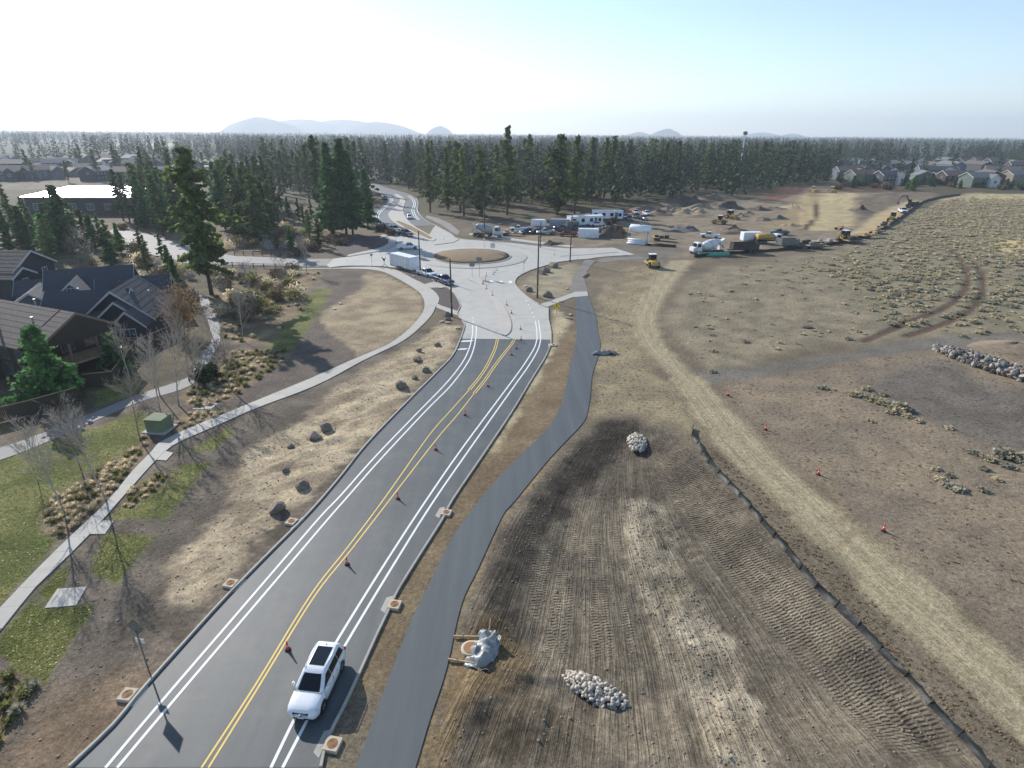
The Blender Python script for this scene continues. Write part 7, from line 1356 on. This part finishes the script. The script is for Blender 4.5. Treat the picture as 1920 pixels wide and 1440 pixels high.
MB().box(7.5, 7.66, -5.0, 5.0, 3.0, 3.08).build('porch_rail', M['trim_brown'], t); vent(t, -2, 1.0, 8.0); vent(t, 2.5, -2.2, 7.0); MB().lathe([(.14, 6.0), (.14, 8.2), (.22, 8.22), (.22, 8.4)], 10, 0, (-3.2, -3.2)).build('chimney', M['steel'], t)
# garden fences
M['fence_wood'] = mat('fence_wood', srgb(60, 50, 42), .85, var=.2, scale=3)
def board_fence(line, h, label):
    pts = [Vector(G(*p)) for p in line]; t = empty('board_fence', (pts[0].x, pts[0].y, 0), 0, label, 'fence'); me = MB().box(-.07, .07, -.012, .012, .05, h).mesh('board', M['fence_wood']); o0 = pts[0]
    for a, b_ in zip(pts, pts[1:]):
        d = b_ - a; n = int(d.length / .155); ang = math.atan2(d.y, d.x)
        for k in range(n): o = link(bpy.data.objects.new('board', me), t); p = a + d * ((k + .5) / n) - o0; o.location = (p.x, p.y, random.uniform(-.02, .02)); o.rotation_euler = (0, 0, ang)
        for z in (.4, h - .3): p0 = a - o0; p1 = b_ - o0; MB().tube([(p0.x, p0.y + .04, z), (p1.x, p1.y + .04, z)], .04, 4).build('rail', M['fence_wood'], t)
        c0 = MB(); p0 = a - o0; p1 = b_ - o0; c0.tube([(p0.x, p0.y, h + .03), (p1.x, p1.y, h + .03)], .05, 4); c0.build('cap_rail', M['lumber'], t)
board_fence([(160,728),(215,722),(262,660),(338,626)], 1.8, 'brown board fence from the brown house up to the orange tree'); board_fence([(-20,798),(60,778),(150,752)], 1.7, 'brown board fence at the left edge below the bushy pine')
def rail_fence(line, label, h=1.1):
    pts = resample(GL(line), 2.6); t = empty('rail_fence', (pts[0][0], pts[0][1], 0), 0, label, 'fence'); x0, y0 = pts[0]
    for p in pts: MB().box(p[0] - x0 - .07, p[0] - x0 + .07, p[1] - y0 - .07, p[1] - y0 + .07, 0, h).build('post', M['fence_wood'], t)
    for z in (.35, .65, .95):
        for a, b_ in zip(pts, pts[1:]): MB().tube([(a[0] - x0, a[1] - y0, z), (b_[0] - x0, b_[1] - y0, z)], .05, 4).build('rail', M['fence_wood'], t)
rail_fence([(395,499),(440,500),(500,503),(560,503)], 'dark rail fence along the near side of the side road'); rail_fence([(440,478),(500,480),(560,483)], 'dark rail fence along the far side of the side road')
# long building with the glaring metal roof
x0, y0 = -180.0, 224.0; t = empty('long_building', (x0, y0, 0), R(2), 'long low building with a dazzling metal roof', 'building'); MB().box(1, 42, 1, 15.5, 0, 6.0).build('wall', M['wall_slate'], t); mb = MB(); mb.add([(0, 0, 6.2), (43, 0, 6.2), (43, 16, 8.9), (9, 16, 8.9), (0, 0, 6.0), (43, 0, 6.0), (43, 16, 8.7), (9, 16, 8.7)], [[0, 1, 2, 3], [7, 6, 5, 4], [0, 4, 5, 1], [1, 5, 6, 2], [2, 6, 7, 3], [3, 7, 4, 0]]); mb.build('roof', M['metal_roof'], t); MB().box(9, 43, 15.55, 16.0, 0, 8.6).build('rear_wall', M['wall_slate'], t)
for k in range(6): window(t, 5 + k * 6.4, 1.0, 1.6, 2.4, 2.2, '-y')
mb = MB(); mb.box(33, 39, -2.5, 1.0, 0, 3.4); mb.build('entrance', M['wall_brown'], t)
# ---- far houses
WALLS = ['wall_sage', 'wall_grey', 'wall_slate', 'wall_slate', 'wall_grey', 'wall_brown', 'wall_tan']; ROOFS = ['roof_slate', 'roof_brown', 'roof_grey']
def far_house(px, py, wpx, rz, wall, roof, label, st=2, group=None, gable=True):
    x, y = G(px, py); w = wpx * y / 1110; d = min(w * .75, 11); hw = 2.9 * st; t = empty('house', (x, y, 0), rz, label, 'house', group); rise = d * .24; block(t, -w / 2, w / 2, -d / 2, d / 2, hw, rise, 'x', wall, roof, 'trim', .4)
    if gable: block(t, w * .08, w * .46, -d / 2 - 2.2, 0, hw * .9, rise * .9, 'y', 'wall_white' if (int(px) % 3 == 0) else wall, roof, 'trim', .3); window(t, w * .27, -d / 2 - 2.2, hw * .45, 1.6, 1.4, '-y')
    for k in range(3):
        xx_ = -w / 2 + w * .55 * (k + .5) / 3
        for s_ in range(st): window(t, xx_, -d / 2, 1.0 + 2.8 * s_, 1.3, 1.3, '-y')
    for s in (-1, 1): window(t, s * w / 2, 0, hw - 1.9, 1.3, 1.3, '+x' if s > 0 else '-x')
    MB().box(-w * .02 - .5, -w * .02 + .5, -d / 2 - .05, -d / 2 - .003, .1, 2.2).build('door', M['wall_red'], t)
    return t
rr = random.Random(4); place = ['left', 'middle left', 'centre', 'middle right', 'right']
RH = [(1588,336,44),(1630,334,52),(1662,346,40),(1682,332,60),(1725,345,56),(1752,334,60),(1790,346,54),(1812,336,70),(1850,344,66),(1880,334,58),(1910,344,60),(1600,322,40),(1640,321,46),(1690,320,44),(1735,321,46),(1780,321,48),(1830,320,50),(1875,320,50),(1915,322,46),(1660,311,34),(1710,311,36),(1770,311,36),(1840,311,40),(1895,310,40),(1955,338,60),(1585,312,30),(1610,344,40),(1705,338,44),(1768,339,42),(1830,350,50),(1620,314,30),(1685,314,30),(1745,314,32),(1805,313,34),(1865,314,36),(1925,330,50)]
LH = [(20,338,52),(80,336,58),(130,330,60),(185,338,50),(250,340,56),(300,340,50),(345,334,46),(415,345,50),(455,338,44),(30,322,46),(75,320,44),(118,320,52),(165,321,46),(210,318,44),(262,322,46),(310,320,42),(352,318,40),(400,326,40),(440,322,40),(480,326,38),(15,309,36),(60,309,34),(110,308,36),(160,309,34),(205,308,34),(255,309,36),(300,309,32),(345,308,34),(395,312,34),(440,310,34),(-20,330,50)]
wn = {'wall_tan': 'tan', 'wall_sage': 'sage green', 'wall_grey': 'blue grey', 'wall_slate': 'dark', 'wall_white': 'white', 'wall_brown': 'brown', 'wall_red': 'dark red'}; rn = {'roof_slate': 'slate', 'roof_brown': 'brown', 'roof_grey': 'grey'}
for side, L_ in (('right', RH), ('left', LH)):
    nth = {}
    for i, (px, py, w_) in enumerate(L_):
        wl = rr.choice(WALLS); rf = rr.choice(ROOFS); row = 'front' if py > 331 else 'middle' if py > 315 else 'back'
        if side == 'right' and i == 8: wl, rf = 'wall_red', 'roof_brown'
        same = [p for p in L_ if ('front' if p[1] > 331 else 'middle' if p[1] > 315 else 'back') == row]; k = sorted(same).index((px, py, w_)) + 1
        num = ['', 'first', 'second', 'third', 'fourth', 'fifth', 'sixth', 'seventh', 'eighth', 'ninth', 'tenth', 'eleventh', 'twelfth', 'thirteenth', 'fourteenth', 'fifteenth', 'sixteenth', 'seventeenth', 'eighteenth', 'nineteenth', 'twentieth'][k]
        far_house(px, py, w_, R(rr.choice([0, 8, -12, 25, -30, 90, 70])), wl, rf, '%s house with %s roof, %s from left, %s row, %s hand houses' % (wn[wl], rn[rf], num, row, side), rr.choice([1, 2, 2]), 'houses on the ' + side, rr.random() < .7)
# small trees and scrub between the houses
r = np.random.RandomState(44)
for i in range(64):
    px, py = r.uniform(1565, 1935), r.uniform(336, 358); x, y = G(px, py)
    if r.rand() < .55: k = r.randint(2); tree('juniper', (x, y), r.uniform(4, 8), FIRS[k], FH[k], 'dark juniper in the scrub row before the right hand houses', 'scrub before the right hand houses', 1.9)
    else: o = link(bpy.data.objects.new('scrub_bush', leaf_cloud(900 + i, 3.0, 1.3, 1.3, 240, .42, M['shrub_brown'] if i % 2 else M['shrub_dark'], 'scrub'))); o.location = (x, y, 0); tag(o, 'low scrub bush in the row before the right hand houses', 'bush', 'scrub before the right hand houses')
for i in range(32):
    px, py = r.uniform(-20, 500), r.uniform(305, 350); x, y = G(px, py); k = r.randint(6); tree('pine_tree', (x, y), r.uniform(9, 19), PINES[k], PH[k], 'scattered pine between the far left houses', 'pines between the far left houses', 1.2)
# ---- hills on the skyline
M['hill'] = mat('hill_forest', srgb(52, 66, 70), .95, var=.2, scale=.004, coord='Object')
def hill(px, base_w, top_y, dist, label, seed, shape=1.0):
    x = (px - 960) / 1205 * dist; hh = top_height(px, top_y, dist) - 0; w = base_w / 2 / 1205 * dist; n = 40; V = []; F = []
    for i in range(13):
        q = i / 12
        for k in range(n): a = 6.283 * k / n; e = 1 + .12 * math.sin(3 * a + seed) + .08 * math.sin(5 * a + 2 * seed); h = hh * (1 - q ** 2) ** (1.3 * shape) * (1 + .06 * math.sin(7 * a + 9 * q + seed)); V.append((w * q * e * math.cos(a), w * .6 * q * e * math.sin(a), h - 20 * q))
    for i in range(12):
        for k in range(n): F.append((i * n + k, (i + 1) * n + k, (i + 1) * n + (k + 1) % n, i * n + (k + 1) % n))
    o = MB().add(V, F).build('hill', M['hill'], None, True); o.location = (x, dist, -5); return tag(o, label, None, None, 'structure')
for i, (px, w_, ty, d, l) in enumerate([(484,170,220,6800,'hazy rounded butte at the left of the skyline'),(560,240,224,8300,'long hazy ridge behind the left butte'),(640,260,225,8600,'hazy ridge in the middle of the skyline'),(705,190,229,8000,'hazy ridge falling to the right'),(822,60,236,7600,'small hazy knoll right of the ridges'),(1248,70,241,7600,'small dark butte above the building yard'),(1196,70,247,8000,'low knoll left of the small dark butte'),(1425,110,248,8300,'low flat hill near the mast'),(1480,80,250,8000,'low hill at the right of the skyline')]): hill(px, w_, ty, d, l, i, .8)
# ---- haze
hm = bpy.data.materials.new('haze_air'); hm.use_nodes = True; nt = hm.node_tree; nt.nodes.clear(); out = nt.nodes.new('ShaderNodeOutputMaterial'); pv = nt.nodes.new('ShaderNodeVolumePrincipled'); pv.inputs['Color'].default_value = (.80, .90, 1.0, 1); pv.inputs['Density'].default_value = HAZE; pv.inputs['Anisotropy'].default_value = .28; nt.links.new(pv.outputs[0], out.inputs['Volume'])
hb = MB().box(-17500, 17500, -400, 11500, -60, 330).build('haze', hm); tag(hb, 'thin bluish haze lying over the whole landscape', 'haze', None, 'stuff')
